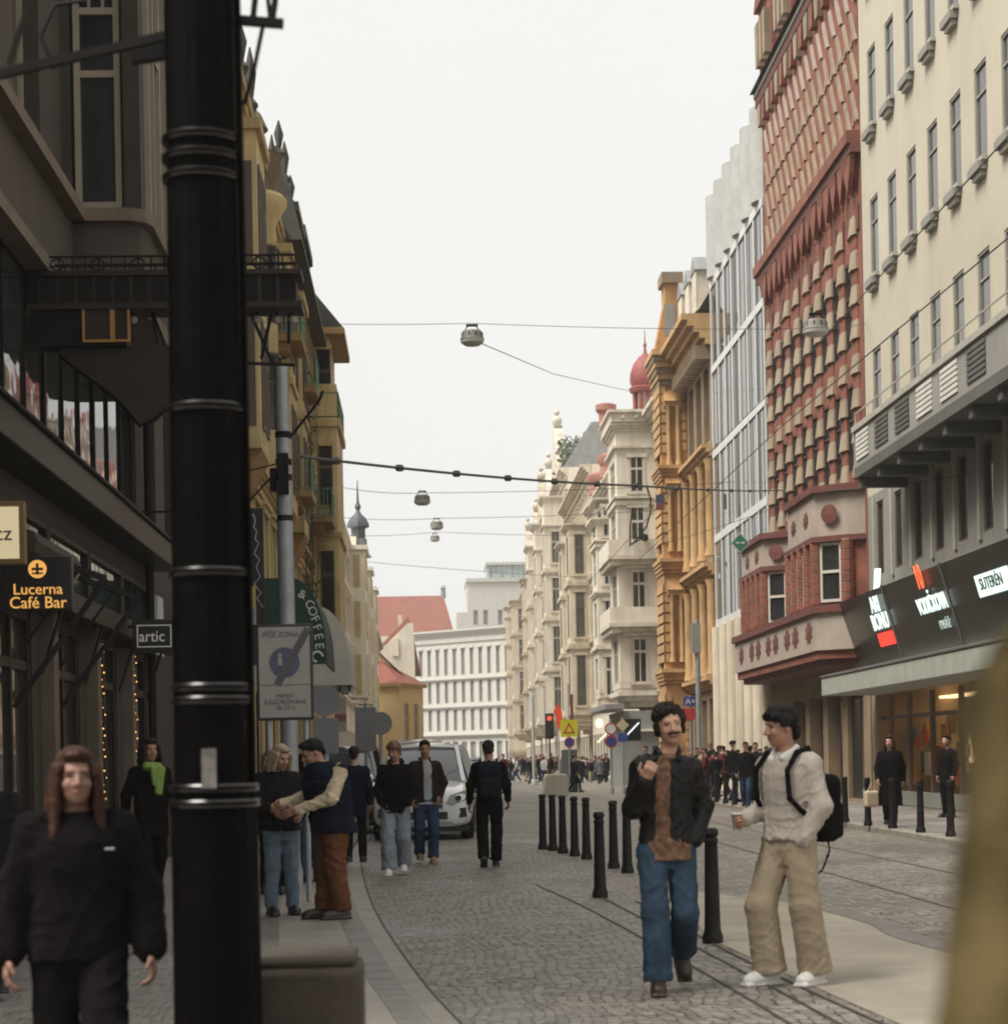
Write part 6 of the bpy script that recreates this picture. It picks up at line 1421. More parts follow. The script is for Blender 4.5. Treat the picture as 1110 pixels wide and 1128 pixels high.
# skin and cloth materials
def skin(name, c): return mat(name, c, rough=.55, var=.12, scale=14, fine=.05)
SK1 = skin('light_skin', (.40, .225, .155)); SK2 = skin('warm_skin', (.33, .17, .11)); SK3 = skin('shaded_skin', (.22, .115, .08))  # SK3: shade over the close woman is put into her skin colour
EYE = mat('dark_eye', (.03, .02, .016), rough=.25); LIP = skin('lip_colour', (.24, .10, .075))
def cloth(name, c, rough=.95, var=.18, sc=7, bump=.25, spec=.06): return mat(name, c, rough=rough, var=var, scale=sc, bump=bump, bscale=120, fine=.12, spec=spec)
HB = mat('dark_brown_hair', (.016, .0095, .0065), spec=.2, rough=.7, var=.4, scale=30, fine=.4); HK = mat('black_hair', (.005, .0045, .0045), spec=.2, rough=.6, var=.4, scale=30, fine=.4)
HR = mat('auburn_hair', (.035, .013, .007), spec=.2, rough=.6, var=.45, scale=25, fine=.4); HG = mat('grey_blond_hair', (.30, .23, .14), rough=.6, var=.3, scale=25, fine=.3); HL = mat('light_brown_hair', (.12, .065, .03), rough=.55, var=.4, scale=25)
BLK = cloth('black_cloth', (.0065, .0055, .0058)); DRK = cloth('charcoal_cloth', (.014, .013, .014)); NAVY = cloth('navy_cloth', (.010, .012, .022)); LEA = cloth('black_leather', (.008, .0065, .006), spec=.2, rough=.45, bump=.5, var=.35)
JNS = cloth('blue_denim', (.036, .06, .092), var=.35, sc=5); JNL = cloth('light_denim', (.20, .23, .255), var=.25, sc=5); JND = cloth('dark_denim', (.03, .05, .095), var=.3, sc=5); JNM = cloth('washed_denim', (.13, .175, .22), var=.3, sc=5)
KHK = cloth('khaki_cotton', (.31, .25, .175), var=.15); BRN = cloth('rust_brown_cord', (.13, .055, .028)); SHR = cloth('pale_grey_shirt', (.40, .355, .305), var=.1); PLD = cloth('brown_plaid_shirt', (.15, .085, .055), var=.6, sc=28)
CRM = cloth('cream_wool', (.52, .42, .29), var=.2, sc=40); GRY = cloth('grey_tee', (.33, .34, .35)); MAR = cloth('maroon_cloth', (.11, .025, .03)); OLV = cloth('olive_boucle', (.068, .052, .024), var=.7, sc=9, bump=.6)
BRJ = cloth('dark_brown_jacket', (.028, .018, .014)); TAN = cloth('tan_cloth', (.30, .21, .13)); GRN = cloth('yellow_green_scarf', (.22, .31, .08)); WHC = cloth('white_cloth', (.6, .58, .54)); RED = cloth('red_cloth', (.30, .04, .03)); BLU = cloth('steel_blue_cloth', (.08, .12, .18)); GYD = cloth('mid_grey_cloth', (.13, .13, .135))
WSH = mat('white_sneaker', (.62, .60, .56), rough=.6, var=.1, scale=15); BSH = mat('brown_leather_shoe', (.035, .018, .012), rough=.45, var=.3, scale=15); KSH = mat('black_shoe', (.012, .011, .011), rough=.5)

def mir(v): return (-v[0], v[1], v[2])
def joints(**o):
    J = dict(pel=(0, 0, .96), chest=(0, .01, 1.29), neck=(0, .02, 1.50), head=(0, -.015, 1.665),
             shL=(.168, .02, 1.415), elL=(.235, .05, 1.16), wrL=(.235, -.03, .915), hipL=(.092, 0, .93), knL=(.10, -.02, .51), anL=(.11, .03, .095))
    for k_ in ('sh', 'el', 'wr', 'hip', 'kn', 'an'): J[k_ + 'R'] = mir(J[k_ + 'L'])
    J.update(o); return {a: np.array(b, float) for a, b in J.items()}
def walkj(st=.2, lead='R', sw=.16, **o):
    A, B = (lead, 'L' if lead == 'R' else 'R'); s = lambda q: 1 if q == 'L' else -1
    w = {'an' + A: (s(A) * .085, -st, .095), 'kn' + A: (s(A) * .10, -st * .62 - .05, .515), 'an' + B: (s(B) * .09, st + .02, .14), 'kn' + B: (s(B) * .10, st * .32 - .06, .51),
         'el' + A: (s(A) * .24, .05 + sw * .5, 1.165), 'wr' + A: (s(A) * .24, .03 + sw * .9, .93), 'el' + B: (s(B) * .24, .03 - sw * .35, 1.165), 'wr' + B: (s(B) * .22, -.06 - sw * .9, .95)}
    w.update(o); return joints(**w)
def hand(wr, el_, m, normal, curl=.5, side=1, s=1.0, thumb=.6):
    """palm plus four unequal bent fingers and a thumb; normal = direction the palm faces; side = +1 when the thumb lies along d x n"""
    d = np.array(wr) - np.array(el_); d /= np.linalg.norm(d); nrm = np.array(normal, float); nrm -= d * (nrm @ d); nrm /= np.linalg.norm(nrm)
    w = np.cross(d, nrm) * side; P = []; W = np.array(wr)
    P.append(rc(W - d * .02, W + d * .03, .026 * s, .03 * s, m, k=.02))
    for t in (-.028, -.010, .010, .027): P.append(rc(W + d * .03 * s + w * t * .7, W + d * .092 * s + w * t, .017 * s, .0145 * s, m, k=.012))
    for t, ln in ((-.030, .060), (-.0105, .075), (.0105, .082), (.030, .072)):
        p = W + d * .095 * s + w * t; a = curl * .7; v = d * math.cos(a) + nrm * math.sin(a); q = p + v * ln * .5 * s; P.append(rc(p, q, .0105 * s, .0098 * s, m, k=.005))
        a = curl * 1.7; v = d * math.cos(a) + nrm * math.sin(a); q2 = q + v * ln * .36 * s; P.append(rc(q, q2, .0098 * s, .009 * s, m, k=.004))
        a = curl * 2.5; v = d * math.cos(a) + nrm * math.sin(a); P.append(rc(q2, q2 + v * ln * .27 * s, .009 * s, .0078 * s, m, k=.004))
    p = W + d * .03 * s + w * .028; v = d * .65 + w * .7 + nrm * .25 * thumb; v /= np.linalg.norm(v); q = p + v * .045 * s; P.append(rc(p, q, .015 * s, .0125 * s, m, k=.01))
    v = d * .9 + w * .12 + nrm * thumb; v /= np.linalg.norm(v); P.append(rc(q, q + v * .035 * s, .012 * s, .0095 * s, m, k=.005))
    return P
def head_prims(c, rot, sk, beard=None, smile=False):
    T = lambda v: c + rot @ np.array(v, float)
    E = lambda v, r, m, **q: el(T(v), r, m, **{'rot': rot, **q})
    P = [E((0, .018, .045), (.074, .094, .082), sk, k=.03), E((0, -.018, -.02), (.062, .076, .098), sk, k=.03), E((0, -.034, -.07), (.047, .05, .042), sk, k=.03), E((0, -.062, -.098), (.019, .018, .016), sk, k=.02),
         rc(T((0, -.09, .018)), T((0, -.112, -.028)), .0085, .0135, sk, k=.012), E((.012, -.096, -.032), (.009, .01, .008), sk, k=.008), E((-.012, -.096, -.032), (.009, .01, .008), sk, k=.008),
         rc(T((-.036, -.08, .03)), T((.036, -.08, .03)), .011, .011, sk, k=.015)]
    for s in (1, -1):
        P += [E((s * .038, -.066, -.03), (.022, .02, .02), sk, k=.02), E((s * .031, -.096, .008), (.016, .012, .009), sk, k=.012, op='sub'), E((s * .031, -.0765, .007), (.0105, .0115, .0065), EYE, k=.002),
              rc(T((s * .018, -.089, .028)), T((s * .046, -.078, .029)), .0036, .0028, HB, k=.002), E((s * .076, .012, -.008), (.009, .018, .03), sk, k=.008)]
    P += [E((0, -.090, -.060), (.022 if not smile else .026, .009, .0042), LIP, k=.003), E((0, -.089, -.067), (.019, .009, .006), LIP, k=.004)]
    if beard is not None: P += [E((s * .014, -.094, -.0475), (.017, .0065, .0048), beard, rot=rot @ rot3(0, 0, s * .25), k=.003) for s in (1, -1)]
    return P
def hair_prims(c, rot, m, style):
    T = lambda v: c + rot @ np.array(v, float); E = lambda v, r, **q: el(T(v), r, m, rot=rot, **q); q_ = np.random.RandomState(len(style) * 7 + 3)
    cap = [E((0, .026, .055), (.084, .099, .086), k=.02)]; cut = [bx(T((0, -.115, -.045)), (.066, .075, .075), .03, m, rot=rot, op='sub', k=.015)]
    P = []
    if style == 'short': P = cap + [E((0, -.045, .105), (.062, .045, .03), k=.02), E((0, .09, -.01), (.055, .025, .05), k=.02)] + cut
    elif style == 'mop':
        P = cap + [E((s * .05, -.055, .075), (.04, .04, .035), k=.015) for s in (1, -1)] + [E((0, -.072, .078), (.05, .028, .032), k=.015), E((.078, .005, .035), (.014, .045, .04), k=.02), E((-.078, .005, .035), (.014, .045, .04), k=.02), E((0, .085, -.03), (.065, .04, .065), k=.02), E((0, .0, .115), (.07, .08, .04), k=.02)] + [bx(T((0, -.125, -.06)), (.066, .075, .085), .03, m, rot=rot, op='sub', k=.012)]
    elif style == 'curly':
        P = cap + cut
        for i in range(60):
            a = q_.uniform(0, 2 * math.pi); b = q_.uniform(.0, 1.0); z = .03 + .11 * b; rr = .088 * math.sqrt(max(.05, 1 - (b * .95) ** 2)); x, y = rr * math.cos(a), .02 + rr * 1.12 * math.sin(a)
            if y < -.03 and z < .085: continue
            P.append(E((x, y, z), np.array((1, 1, 1)) * q_.uniform(.018, .03), k=.012))
        P += [E((s * .083, .02, -.01), (.018, .04, .045), k=.015) for s in (1, -1)] + [E((0, .095, -.03), (.06, .03, .06), k=.02)]
    elif style in ('long', 'bob'):
        P = cap + [E((0, -.05, .1), (.055, .045, .032), k=.02)] + cut; ln = .45 if style == 'long' else .13
        for s in (1, -1):
            for j in range(5):
                y = -.05 + .035 * j; x = .078 + .006 * q_.randn(); P.append(rc(T((s * x, y, .04)), T((s * (x + .012 + .01 * q_.rand()), y + .01, -.12)), .022, .024, m, k=.015))
                if style == 'long': P.append(rc(T((s * (x + .015), y + .01, -.12)), T((s * (x + .03 + .02 * q_.rand()), y - .03, -ln + .08 * q_.rand())), .026, .016, m, k=.015))
        for j in range(5): P.append(rc(T((-.06 + .03 * j, .09, .0)), T((-.07 + .035 * j, .105, -ln)), .035, .03, m, k=.02))
    elif style == 'back': P = cap + [E((0, .07, -.02), (.06, .045, .06), k=.02)] + cut
    return P
def torso_loft(J, rx, ry, m, hem, top=1.50, flare=1.0, belly=0.0):
    p, c, n = J['pel'], J['chest'], J['neck']
    def ctr(z): return (np.interp(z, [p[2], c[2], n[2]], [p[0], c[0], n[0]]), np.interp(z, [p[2], c[2], n[2]], [p[1], c[1], n[1]]))
    st = []
    for z, fx, fy in ((hem, flare, flare), (1.02, .93, .95), (1.15, .92 + belly, .93 + belly * 1.4), (1.28, 1.0, 1.0 + belly), (1.36, 1.0, .98), (1.42, .84, .86), (1.465, .58, .68), (top, .36, .5)):
        if z < hem or z > top: continue
        x, y = ctr(z); st.append((z, x, y - (belly * .25 if 1.0 < z < 1.3 else 0), rx * fx, ry * fy))
    return loft(st, m, k=.03)
def person(label, loc, rz, J, H=1.75, vox=.011, sk=SK1, hair=(HB, 'short'), top=None, legs=None, shoes=KSH, head=(0, 0, 0), hands=None, beard=None, smile=False, wr=.004, seed=0, group=None, w=1.0, one=False, cat='person', extra=None, fine_head=True, showhands=True, swr=None):
    """top: dict(m, hem, sleeve, open, inner, rx, ry, belly, hood, collar); legs: dict(m, r=(thigh,knee,ankle)) or None"""
    top = dict(dict(m=BLK, hem=.88, rx=.19, ry=.125, sleeve=None, open=None, inner=None, belly=0, hood=False, collar=False, r=(.068, .058, .05), flare=1.0, cuff=True), **(top or {}))
    legs = dict(dict(m=JND, r=(.095, .072, .062), hemz=.06), **(legs or {}))
    T, Sv = top['m'], top['sleeve'] or top['m']; root = empty('person', loc, rz, label, cat, group)
    s = H / 1.8; root.scale = (s * w, s * w, s)
    c = J['head']; hr = rot3(*head); hands = hands or {}
    B = head_prims(c, hr, sk, beard, smile) if fine_head else [el(c + np.array((0, .01, .03)), (.074, .09, .09), sk), el(c + hr @ np.array((0, -.03, -.04)), (.056, .06, .075), sk)]
    B += [rc(J['neck'] - np.array((0, 0, .04)), c + hr @ np.array((0, .02, -.06)), .058, .05, sk, k=.03), torso_loft(J, .155, .095, sk, .9)]
    for q in 'LR':
        sg = 1 if q == 'L' else -1
        B += [rc(J['sh' + q], J['el' + q], .045, .036, sk, k=.03), rc(J['el' + q], J['wr' + q], .036, .027, sk, k=.02), rc(J['hip' + q], J['kn' + q], .075, .052, sk, k=.03), rc(J['kn' + q], J['an' + q], .05, .036, sk, k=.02)]
        if showhands:
            h = hands.get(q, {})
            if h is not None: B += hand(J['wr' + q], J['el' + q], sk, h.get('n', (-sg, .15, 0)), h.get('curl', .55), h.get('side', -sg), h.get('s', 1.0), h.get('thumb', .5))
    Tp = [torso_loft(J, top['rx'], top['ry'], T, top['hem'], flare=top['flare'], belly=top['belly'])]
    r0, r1, r2 = top['r']
    for q in 'LR':
        d = J['wr' + q] - J['el' + q]; e = J['el' + q] + d * .97
        Tp += [rc(J['neck'] * .55 + J['sh' + q] * .45 + np.array((0, 0, -.012)), J['sh' + q], .05, r0, T if top.get('vest') else Sv, k=.04), rc(J['sh' + q], J['el' + q], r0, r1, Sv, k=.04), rc(J['el' + q], e, r1, r2, Sv, k=.03)]
        if top['cuff']: Tp.append(rc(e - d * .06, e, r2 * 1.04, r2 * .92, Sv, k=.01))
    if top['hood']: Tp.append(el(J['neck'] + np.array((0, .075, .02)), (.12, .075, .075), T, k=.04))
    if top['collar']:
        for sg in (1, -1): Tp.append(rc(J['neck'] + np.array((sg * .075, .02, .035)), J['neck'] + np.array((sg * .05, -.085, -.035)), .02, .022, top.get('collar_m', T), k=.012))
    if top['hem'] < .7: Tp = [p for p in Tp]
    if top['open']:
        wd = top['open']; cx, cy = J['chest'][0], J['chest'][1]; ox = top.get('ox', 0)
        for z in np.linspace(top['hem'] - .05, 1.5, 7):
            px = np.interp(z, [J['pel'][2], J['neck'][2]], [J['pel'][0], J['neck'][0]]) + ox; py = np.interp(z, [J['pel'][2], J['neck'][2]], [J['pel'][1], J['neck'][1]])
            Tp.append(bx((px, py - .2, z), (wd, .15, .075), .01, T, op='sub', k=.01))
    Lg = []
    a, b, cc = legs['r']
    Lg.append(loft([(.78, J['pel'][0], J['pel'][1], .15, .10), (.88, J['pel'][0], J['pel'][1], .168, .12), (.99, J['pel'][0], J['pel'][1], .145, .095)], legs['m'], k=.04))
    for q in 'LR':
        hm = J['kn' + q] + (J['an' + q] - J['kn' + q]) * legs.get('len', .98)
        Lg += [rc(J['hip' + q] - np.array((0, 0, .03)), J['kn' + q], a, b, legs['m'], k=.03), rc(J['kn' + q], hm, b, cc, legs['m'], k=.03)]
        if legs.get('bell'): Lg.append(rc(J['kn' + q], hm, b * .98, legs['bell'], legs['m'], k=.02)); Lg.append(rc(hm + (J['kn' + q] - hm) * .1, hm, cc, legs['bell'], legs['m'], k=.02))
    for q in 'LR':
        dv = J['an' + q] - J['kn' + q]; dv = dv / np.linalg.norm(dv); pt = J['an' + q] - dv * .005; qq = Vector((0, 0, -1)).rotation_difference(Vector(dv)).to_matrix()
        Lg.append(bx(pt + dv * .15, (.14, .14, .13), .004, legs['m'], rot=np.array(qq), op='sub', k=.006))
    shs = []
    for q in 'LR':
        an = J['an' + q]; pit = legs.get('pitch', {}).get(q, 0); yw = legs.get('yaw', {}).get(q, 0); Rf = rot3(yw, pit)
        F_ = lambda v: an + Rf @ np.array(v, float)
        shs.append([el(F_((0, -.06, -.045)), (.05, .125, .052), shoes, rot=Rf, k=.02), el(F_((0, -.14, -.055)), (.052, .065, .042), shoes, rot=Rf, k=.02), rc(F_((0, .03, -.05)), F_((0, .01, .02)), .047, .046, shoes, k=.02), bx(F_((0, -.065, -.082)), (.05, .145, .013), .012, top.get('sole', shoes), rot=Rf, k=.005)])
    Hr = hair_prims(c, hr, hair[0], hair[1]) if hair else []
    if one:
        pr = Tp + Lg + shs[0] + shs[1] + [rc(J['neck'], c, .055, .05, sk)] + ([el(c + np.array((0, .01, .02)), (.074, .09, .105), sk)]) + Hr[:3] + (extra or [])
        for q in 'LR': pr.append(el(J['wr' + q] + np.array((0, 0, -.07)), (.035, .045, .08), sk))
        return root, pr
    def put(name, prims, v, k=.02, wr_=0, **kw):
        o = inst(name, sdf_mesh(name, prims, v, k, wr_, seed=seed, **kw), root); return o
    put('body', B, vox * .8 if fine_head else vox)
    put('trousers', Lg, vox, wr_=wr, wf=46); put('jacket' if top.get('jk', True) else 'shirt', Tp, vox, wr_=swr if swr is not None else wr, wf=55)
    if top['inner']: zi = top.get('inhem', top['hem'] - .03); put('shirt', [torso_loft(J, top['rx'] * .84, top['ry'] * .90, top['inner'], zi), loft([(zi, J['pel'][0], J['pel'][1] - .004, .178, .134), (top['hem'] + .03, J['pel'][0], J['pel'][1], .165, .12)], top['inner']), el(J['neck'] + np.array((0, -.03, -.03)), (.07, .06, .03), top['inner'])], vox, wr_=.003)
    for q in shs: put('shoe', q, vox)
    if Hr: put('hair', Hr, vox * .85, wr_=.006 if hair[1] in ('curly', 'mop') else .0032, wf=170 if hair[1] in ('curly', 'mop') else 240)
    if extra:
        for nm, pr in extra: put(nm, pr, vox, wr_=.002)
    return root
def sdf_thing(name, label, cat, loc, rz, prims, vox=.01, k=.02, wr=0.0, scale=1.0):
    o = inst(name, sdf_mesh(name, prims, vox, k, wr), None, loc, (0, 0, rz)); o.scale = (scale,) * 3
    return tag(o, label, cat)
# ------------------------------------------------------------------ the people in the picture
PI = math.pi
# man in the black leather jacket
J = joints(pel=(.05, 0, .95), chest=(.06, .01, 1.29), neck=(.07, 0, 1.50), head=(.08, -.035, 1.67),
           hipR=(-.04, 0, .93), knR=(-.06, -.12, .52), anR=(-.05, -.13, .095), hipL=(.145, 0, .93), knL=(.145, -.08, .50), anL=(.215, .27, .25),
           shR=(-.095, 0, 1.415), elR=(-.165, -.02, 1.16), wrR=(-.12, -.17, 1.335), shL=(.225, .02, 1.405), elL=(.315, .06, 1.16), wrL=(.225, -.05, .95))
m1 = G(728, 1093)
leather_man = person('smiling man in black leather jacket and blue jeans walking past the bollards', (m1.x, m1.y, 0), R(8), J, H=1.83, vox=.0075, sk=SK1, hair=(HB, 'curly'), smile=True, beard=HB,
    top=dict(m=LEA, hem=.94, rx=.178, ry=.125, open=.045, ox=-.05, inner=PLD, inhem=.83, collar=True, r=(.068, .065, .054)), legs=dict(m=JNS, r=(.098, .082, .082), bell=.088, pitch={'L': R(52), 'R': 0}, yaw={'R': R(-14)}), shoes=BSH,
    head=(R(-4), R(-2), R(-6)), hands={'R': dict(n=(.3, .9, .2), curl=1.25, side=1), 'L': None}, wr=.005, seed=3)
# man in the pale shirt
J = joints(pel=(0, 0, .95), chest=(0, -.01, 1.29), neck=(0, -.02, 1.49), head=(0, -.06, 1.655),
           hipR=(-.09, 0, .92), knR=(-.11, -.16, .51), anR=(-.10, -.10, .095), hipL=(.09, 0, .92), knL=(.12, .0, .51), anL=(.12, .09, .095),
           shR=(-.165, 0, 1.405), elR=(-.21, .01, 1.13), wrR=(-.16, -.25, 1.07), elL=(.245, .03, 1.14), wrL=(.17, -.07, .93))
m2 = G(872, 1085); rz2 = R(-50)
pale_man = person('man in pale shirt and khaki trousers holding a clear cup, looking sideways', (m2.x, m2.y, 0), rz2, J, H=1.83, vox=.0075, sk=SK2, hair=(HK, 'mop'),
    top=dict(m=SHR, hem=.93, rx=.18, ry=.13, jk=False, collar=True, collar_m=WHC, r=(.07, .068, .052), flare=1.04, sole=WSH), legs=dict(m=KHK, r=(.108, .096, .096), bell=.108, yaw={'R': R(-12), 'L': R(10)}), shoes=WSH,
    head=(R(-26), R(6), 0), hands={'R': dict(n=(.9, 0, .2), curl=.75, side=1), 'L': None}, wr=.003, seed=8, swr=.0045)
def local_pt(root, p):
    s = root.scale; q = Vector((p[0] * s[0], p[1] * s[1], p[2] * s[2])); q.rotate(Matrix.Rotation(root.rotation_euler.z, 3, 'Z')); return q + root.location
# his backpack and cup
bp = [bx((.03, .24, 1.13), (.155, .11, .22), .07, BLK), bx((.03, .34, 1.05), (.125, .05, .12), .04, BLK), rc((-.08, .36, 1.22), (.12, .36, 1.22), .008, .008, DRK), el((0, .2, 1.42), (.05, .03, .05), BLK)]
for s in (1, -1):
    pts = [(s * .10, .16, 1.42), (s * .115, .06, 1.515), (s * .125, -.06, 1.49), (s * .13, -.16, 1.38), (s * .135, -.15, 1.2), (s * .18, -.02, 1.08), (s * .17, .15, 1.02)]
    for a, b in zip(pts, pts[1:]): bp.append(rc(a, b, .017, .017, BLK, k=.01))
pts = [(.10, .26, .98), (.11, .27, .85), (.08, .24, .74), (.03, .2, .66)]
for a, b in zip(pts, pts[1:]): bp.append(rc(a, b, .008, .008, BLK, k=.005))
sdf_thing('backpack', 'black backpack with dangling strap worn by the man in the pale shirt', 'backpack', m2, rz2, bp, .0075, wr=.003, scale=1.83 / 1.8)
cp = empty('plastic_cup', local_pt(pale_man, (-.135, -.345, 1.0)), 0, 'small clear plastic cup in the hand of the man in the pale shirt', 'cup')
clear = mat('clear_plastic', (.75, .75, .72), rough=.15); clear.node_tree.nodes['Principled BSDF'].inputs['Transmission Weight'].default_value = .75
MB().lathe([(.028, 0), (.031, .05), (.037, .11), (.0385, .112)], clear, n=16).build('cup_wall', cp); MB().lathe([(.0385, .105), (.04, .112), (.036, .118)], mat('cup_rim', (.6, .6, .58), rough=.3), n=16).build('rim', cp)
# man seen from behind with a backpack
J = walkj(.13, 'R', .1, elL=(.25, .03, 1.165), wrL=(.27, -.01, .92), wrR=(-.26, -.02, .95))
m3 = G(540, 955); bman = person('man in black seen from behind carrying a dark backpack down the road', (m3.x, m3.y, 0), PI, J, H=1.79, vox=.0105, sk=SK2, hair=(HB, 'back'), top=dict(m=BLK, hem=.92, rx=.185, r=(.07, .064, .045)), legs=dict(m=BLK, r=(.1, .08, .08), pitch={'L': R(40)}), shoes=KSH, head=(R(8), R(14), 0), wr=.006, seed=4, w=1.04)
q = [bx((0, .20, 1.23), (.165, .085, .24), .06, NAVY), bx((0, .28, 1.12), (.13, .05, .13), .035, DRK), bx((0, .275, 1.33), (.14, .03, .05), .03, NAVY), rc((0, .2, 1.47), (0, .2, 1.5), .02, .02, BLK)]
for s in (1, -1):
    pts = [(s * .10, .15, 1.43), (s * .115, .05, 1.52), (s * .13, -.1, 1.46), (s * .15, -.1, 1.2), (s * .17, .12, 1.03)]
    for a, b in zip(pts, pts[1:]): q.append(rc(a, b, .016, .016, NAVY, k=.01))
sdf_thing('backpack', 'dark navy backpack on the back of the man walking away', 'backpack', m3, PI, q, .0105, wr=.003)
# two young men walking together beside the white car
J = walkj(.14, 'R', .1, wrL=(.175, -.11, .97), elL=(.245, .05, 1.15), wrR=(-.175, -.13, .97), elR=(-.245, .05, 1.15)); a = G(437, 964)
person('young man in black hooded jacket and light jeans in front of the white car', (a.x, a.y, 0), R(-6), J, H=1.78, vox=.0105, sk=SK2, hair=(HL, 'mop'), top=dict(m=BLK, hem=.84, rx=.178, ry=.135, hood=True, r=(.07, .062, .05), flare=1.05, sole=WSH), legs=dict(m=JNL, r=(.108, .095, .092), bell=.098), shoes=WSH, head=(R(-20), R(14), 0), hands={'L': None, 'R': None}, wr=.006, seed=5, w=1.0)
J = walkj(.1, 'L', .08, wrL=(.2, -.07, .97), elL=(.27, .04, 1.17)); a = G(470, 951)
person('young man in open brown jacket over grey tee and dark jeans beside the white car', (a.x, a.y, 0), R(6), J, H=1.83, vox=.0105, sk=SK2, hair=(HB, 'short'), top=dict(m=BRJ, hem=.86, rx=.19, open=.055, ox=.03, inner=GRY, inhem=.86, collar=True, r=(.07, .064, .052)), legs=dict(m=JND, r=(.098, .082, .08)), shoes=TAN, head=(R(-6), R(6), 0), wr=.006, seed=6)
# people standing on the left pavement
KZ_ = KZ - .008
J = joints(anL=(.12, .02, .095), anR=(-.11, .02, .095), elL=(.25, -.02, 1.17), wrL=(.17, -.2, 1.06), elR=(-.25, -.02, 1.17), wrR=(-.12, -.22, 1.08), head=(.0, -.06, 1.645)); a = G(311, 1008, KZ)
person('grey blond woman in black jacket and washed jeans standing by the traffic sign', (a.x, a.y, KZ), R(18), J, H=1.62, vox=.010, sk=SK1, hair=(HG, 'bob'), top=dict(m=DRK, hem=.88, rx=.2, ry=.15, belly=.05, r=(.072, .066, .052)), legs=dict(m=JNM, r=(.105, .08, .068)), shoes=KSH, head=(R(20), R(20), 0), wr=.006, seed=7, w=1.0)
J = joints(pel=(0, .02, .95), chest=(0, -.03, 1.28), neck=(0, -.10, 1.47), head=(0, -.17, 1.58), elR=(-.26, -.16, 1.16), wrR=(-.16, -.42, 1.10), elL=(.25, -.1, 1.15), wrL=(.12, -.36, 1.05), anL=(.11, .04, .095), anR=(-.10, -.06, .095)); a = G(368, 1012, KZ)
person('stout man in navy quilted vest with cream sleeves and rust brown trousers', (a.x, a.y, KZ), R(-68), J, H=1.72, vox=.010, sk=SK2, hair=(HK, 'short'), top=dict(m=NAVY, vest=True, sleeve=CRM, hem=.82, rx=.22, ry=.19, flare=1.06, belly=.1, r=(.066, .062, .05)), legs=dict(m=BRN, r=(.125, .095, .082)), shoes=BSH, head=(R(-4), R(26), 0), hands={'R': dict(n=(.6, 0, -.4), curl=.7, side=1)}, wr=.007, seed=9, w=1.08)
ph = local_pt(bpy.data.objects['person'], (0, 0, 0))
a = G(302, 985, KZ)
person('woman with light brown hair in black coat, half hidden behind the grey blond woman', (a.x, a.y, KZ), R(170), joints(), H=1.60, vox=.014, hair=(HL, 'bob'), top=dict(m=BLK, hem=.75), legs=dict(m=BLK), wr=.005, seed=10)
a = G(343, 972, KZ)
person('woman with auburn hair in dark coat and blue jeans facing the stout man', (a.x, a.y, KZ), R(30), joints(), H=1.60, vox=.012, sk=SK1, hair=(HR, 'bob'), top=dict(m=DRK, hem=.85), legs=dict(m=JNS), wr=.005, seed=12)
a = G(352, 955, KZ)
person('grey haired person in dark jacket behind the stout man', (a.x, a.y, KZ), R(190), joints(), H=1.76, vox=.014, hair=(mat('white_hair', (.5, .5, .48), rough=.6), 'back'), top=dict(m=BLK), legs=dict(m=DRK), wr=.005, seed=13)
a = G(392, 950, KZ)
person('person in navy coat partly hidden behind the stout man, next to the dark car', (a.x, a.y, KZ), R(175), joints(), H=1.66, vox=.014, hair=(HB, 'back'), top=dict(m=NAVY, hem=.7), legs=dict(m=BLK), wr=.005, seed=14)
# woman close by on the left
J = walkj(.2, 'L', .06, elL=(.275, .03, 1.13), wrL=(.30, -.05, .87), elR=(-.265, .03, 1.13), wrR=(-.29, -.04, .87), head=(0, -.03, 1.655)); a = atY(84, 900, 7.9)
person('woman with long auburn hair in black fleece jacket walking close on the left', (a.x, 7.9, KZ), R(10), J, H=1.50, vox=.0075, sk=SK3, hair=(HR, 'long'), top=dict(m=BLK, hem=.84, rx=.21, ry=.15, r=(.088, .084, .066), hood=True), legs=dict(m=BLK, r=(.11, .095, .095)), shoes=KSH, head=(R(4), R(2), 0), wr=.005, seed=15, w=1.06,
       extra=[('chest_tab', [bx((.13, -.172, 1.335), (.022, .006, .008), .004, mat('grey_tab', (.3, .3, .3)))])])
a = G(168, 992, KZ)
person('person in black with a yellow green scarf walking beside the left shopfront', (a.x, a.y, KZ), R(25), walkj(.12, 'R'), H=1.72, vox=.012, sk=SK2, hair=(HB, 'bob'), top=dict(m=BLK, hem=.7, rx=.2), legs=dict(m=BLK), shoes=WSH, wr=.005, seed=16,
       extra=[('scarf', [rc((-.06, -.07, 1.485), (.06, -.09, 1.475), .055, .055, GRN), bx((.06, -.155, 1.33), (.045, .03, .16), .02, GRN, rot=rot3(0, .05, .12)), bx((.0, -.15, 1.38), (.04, .03, .11), .02, GRN, rot=rot3(0, .05, -.15))])])
a = atY(6, 900, 13.0)
person('dim figure in dark jacket at the far left by the bar sign', (a.x - .12, 13.0, KZ), R(15), walkj(.1, 'R'), H=1.55, vox=.012, sk=SK2, hair=(HB, 'short'), top=dict(m=DRK, hem=.8), legs=dict(m=BLK), wr=.005, seed=17)
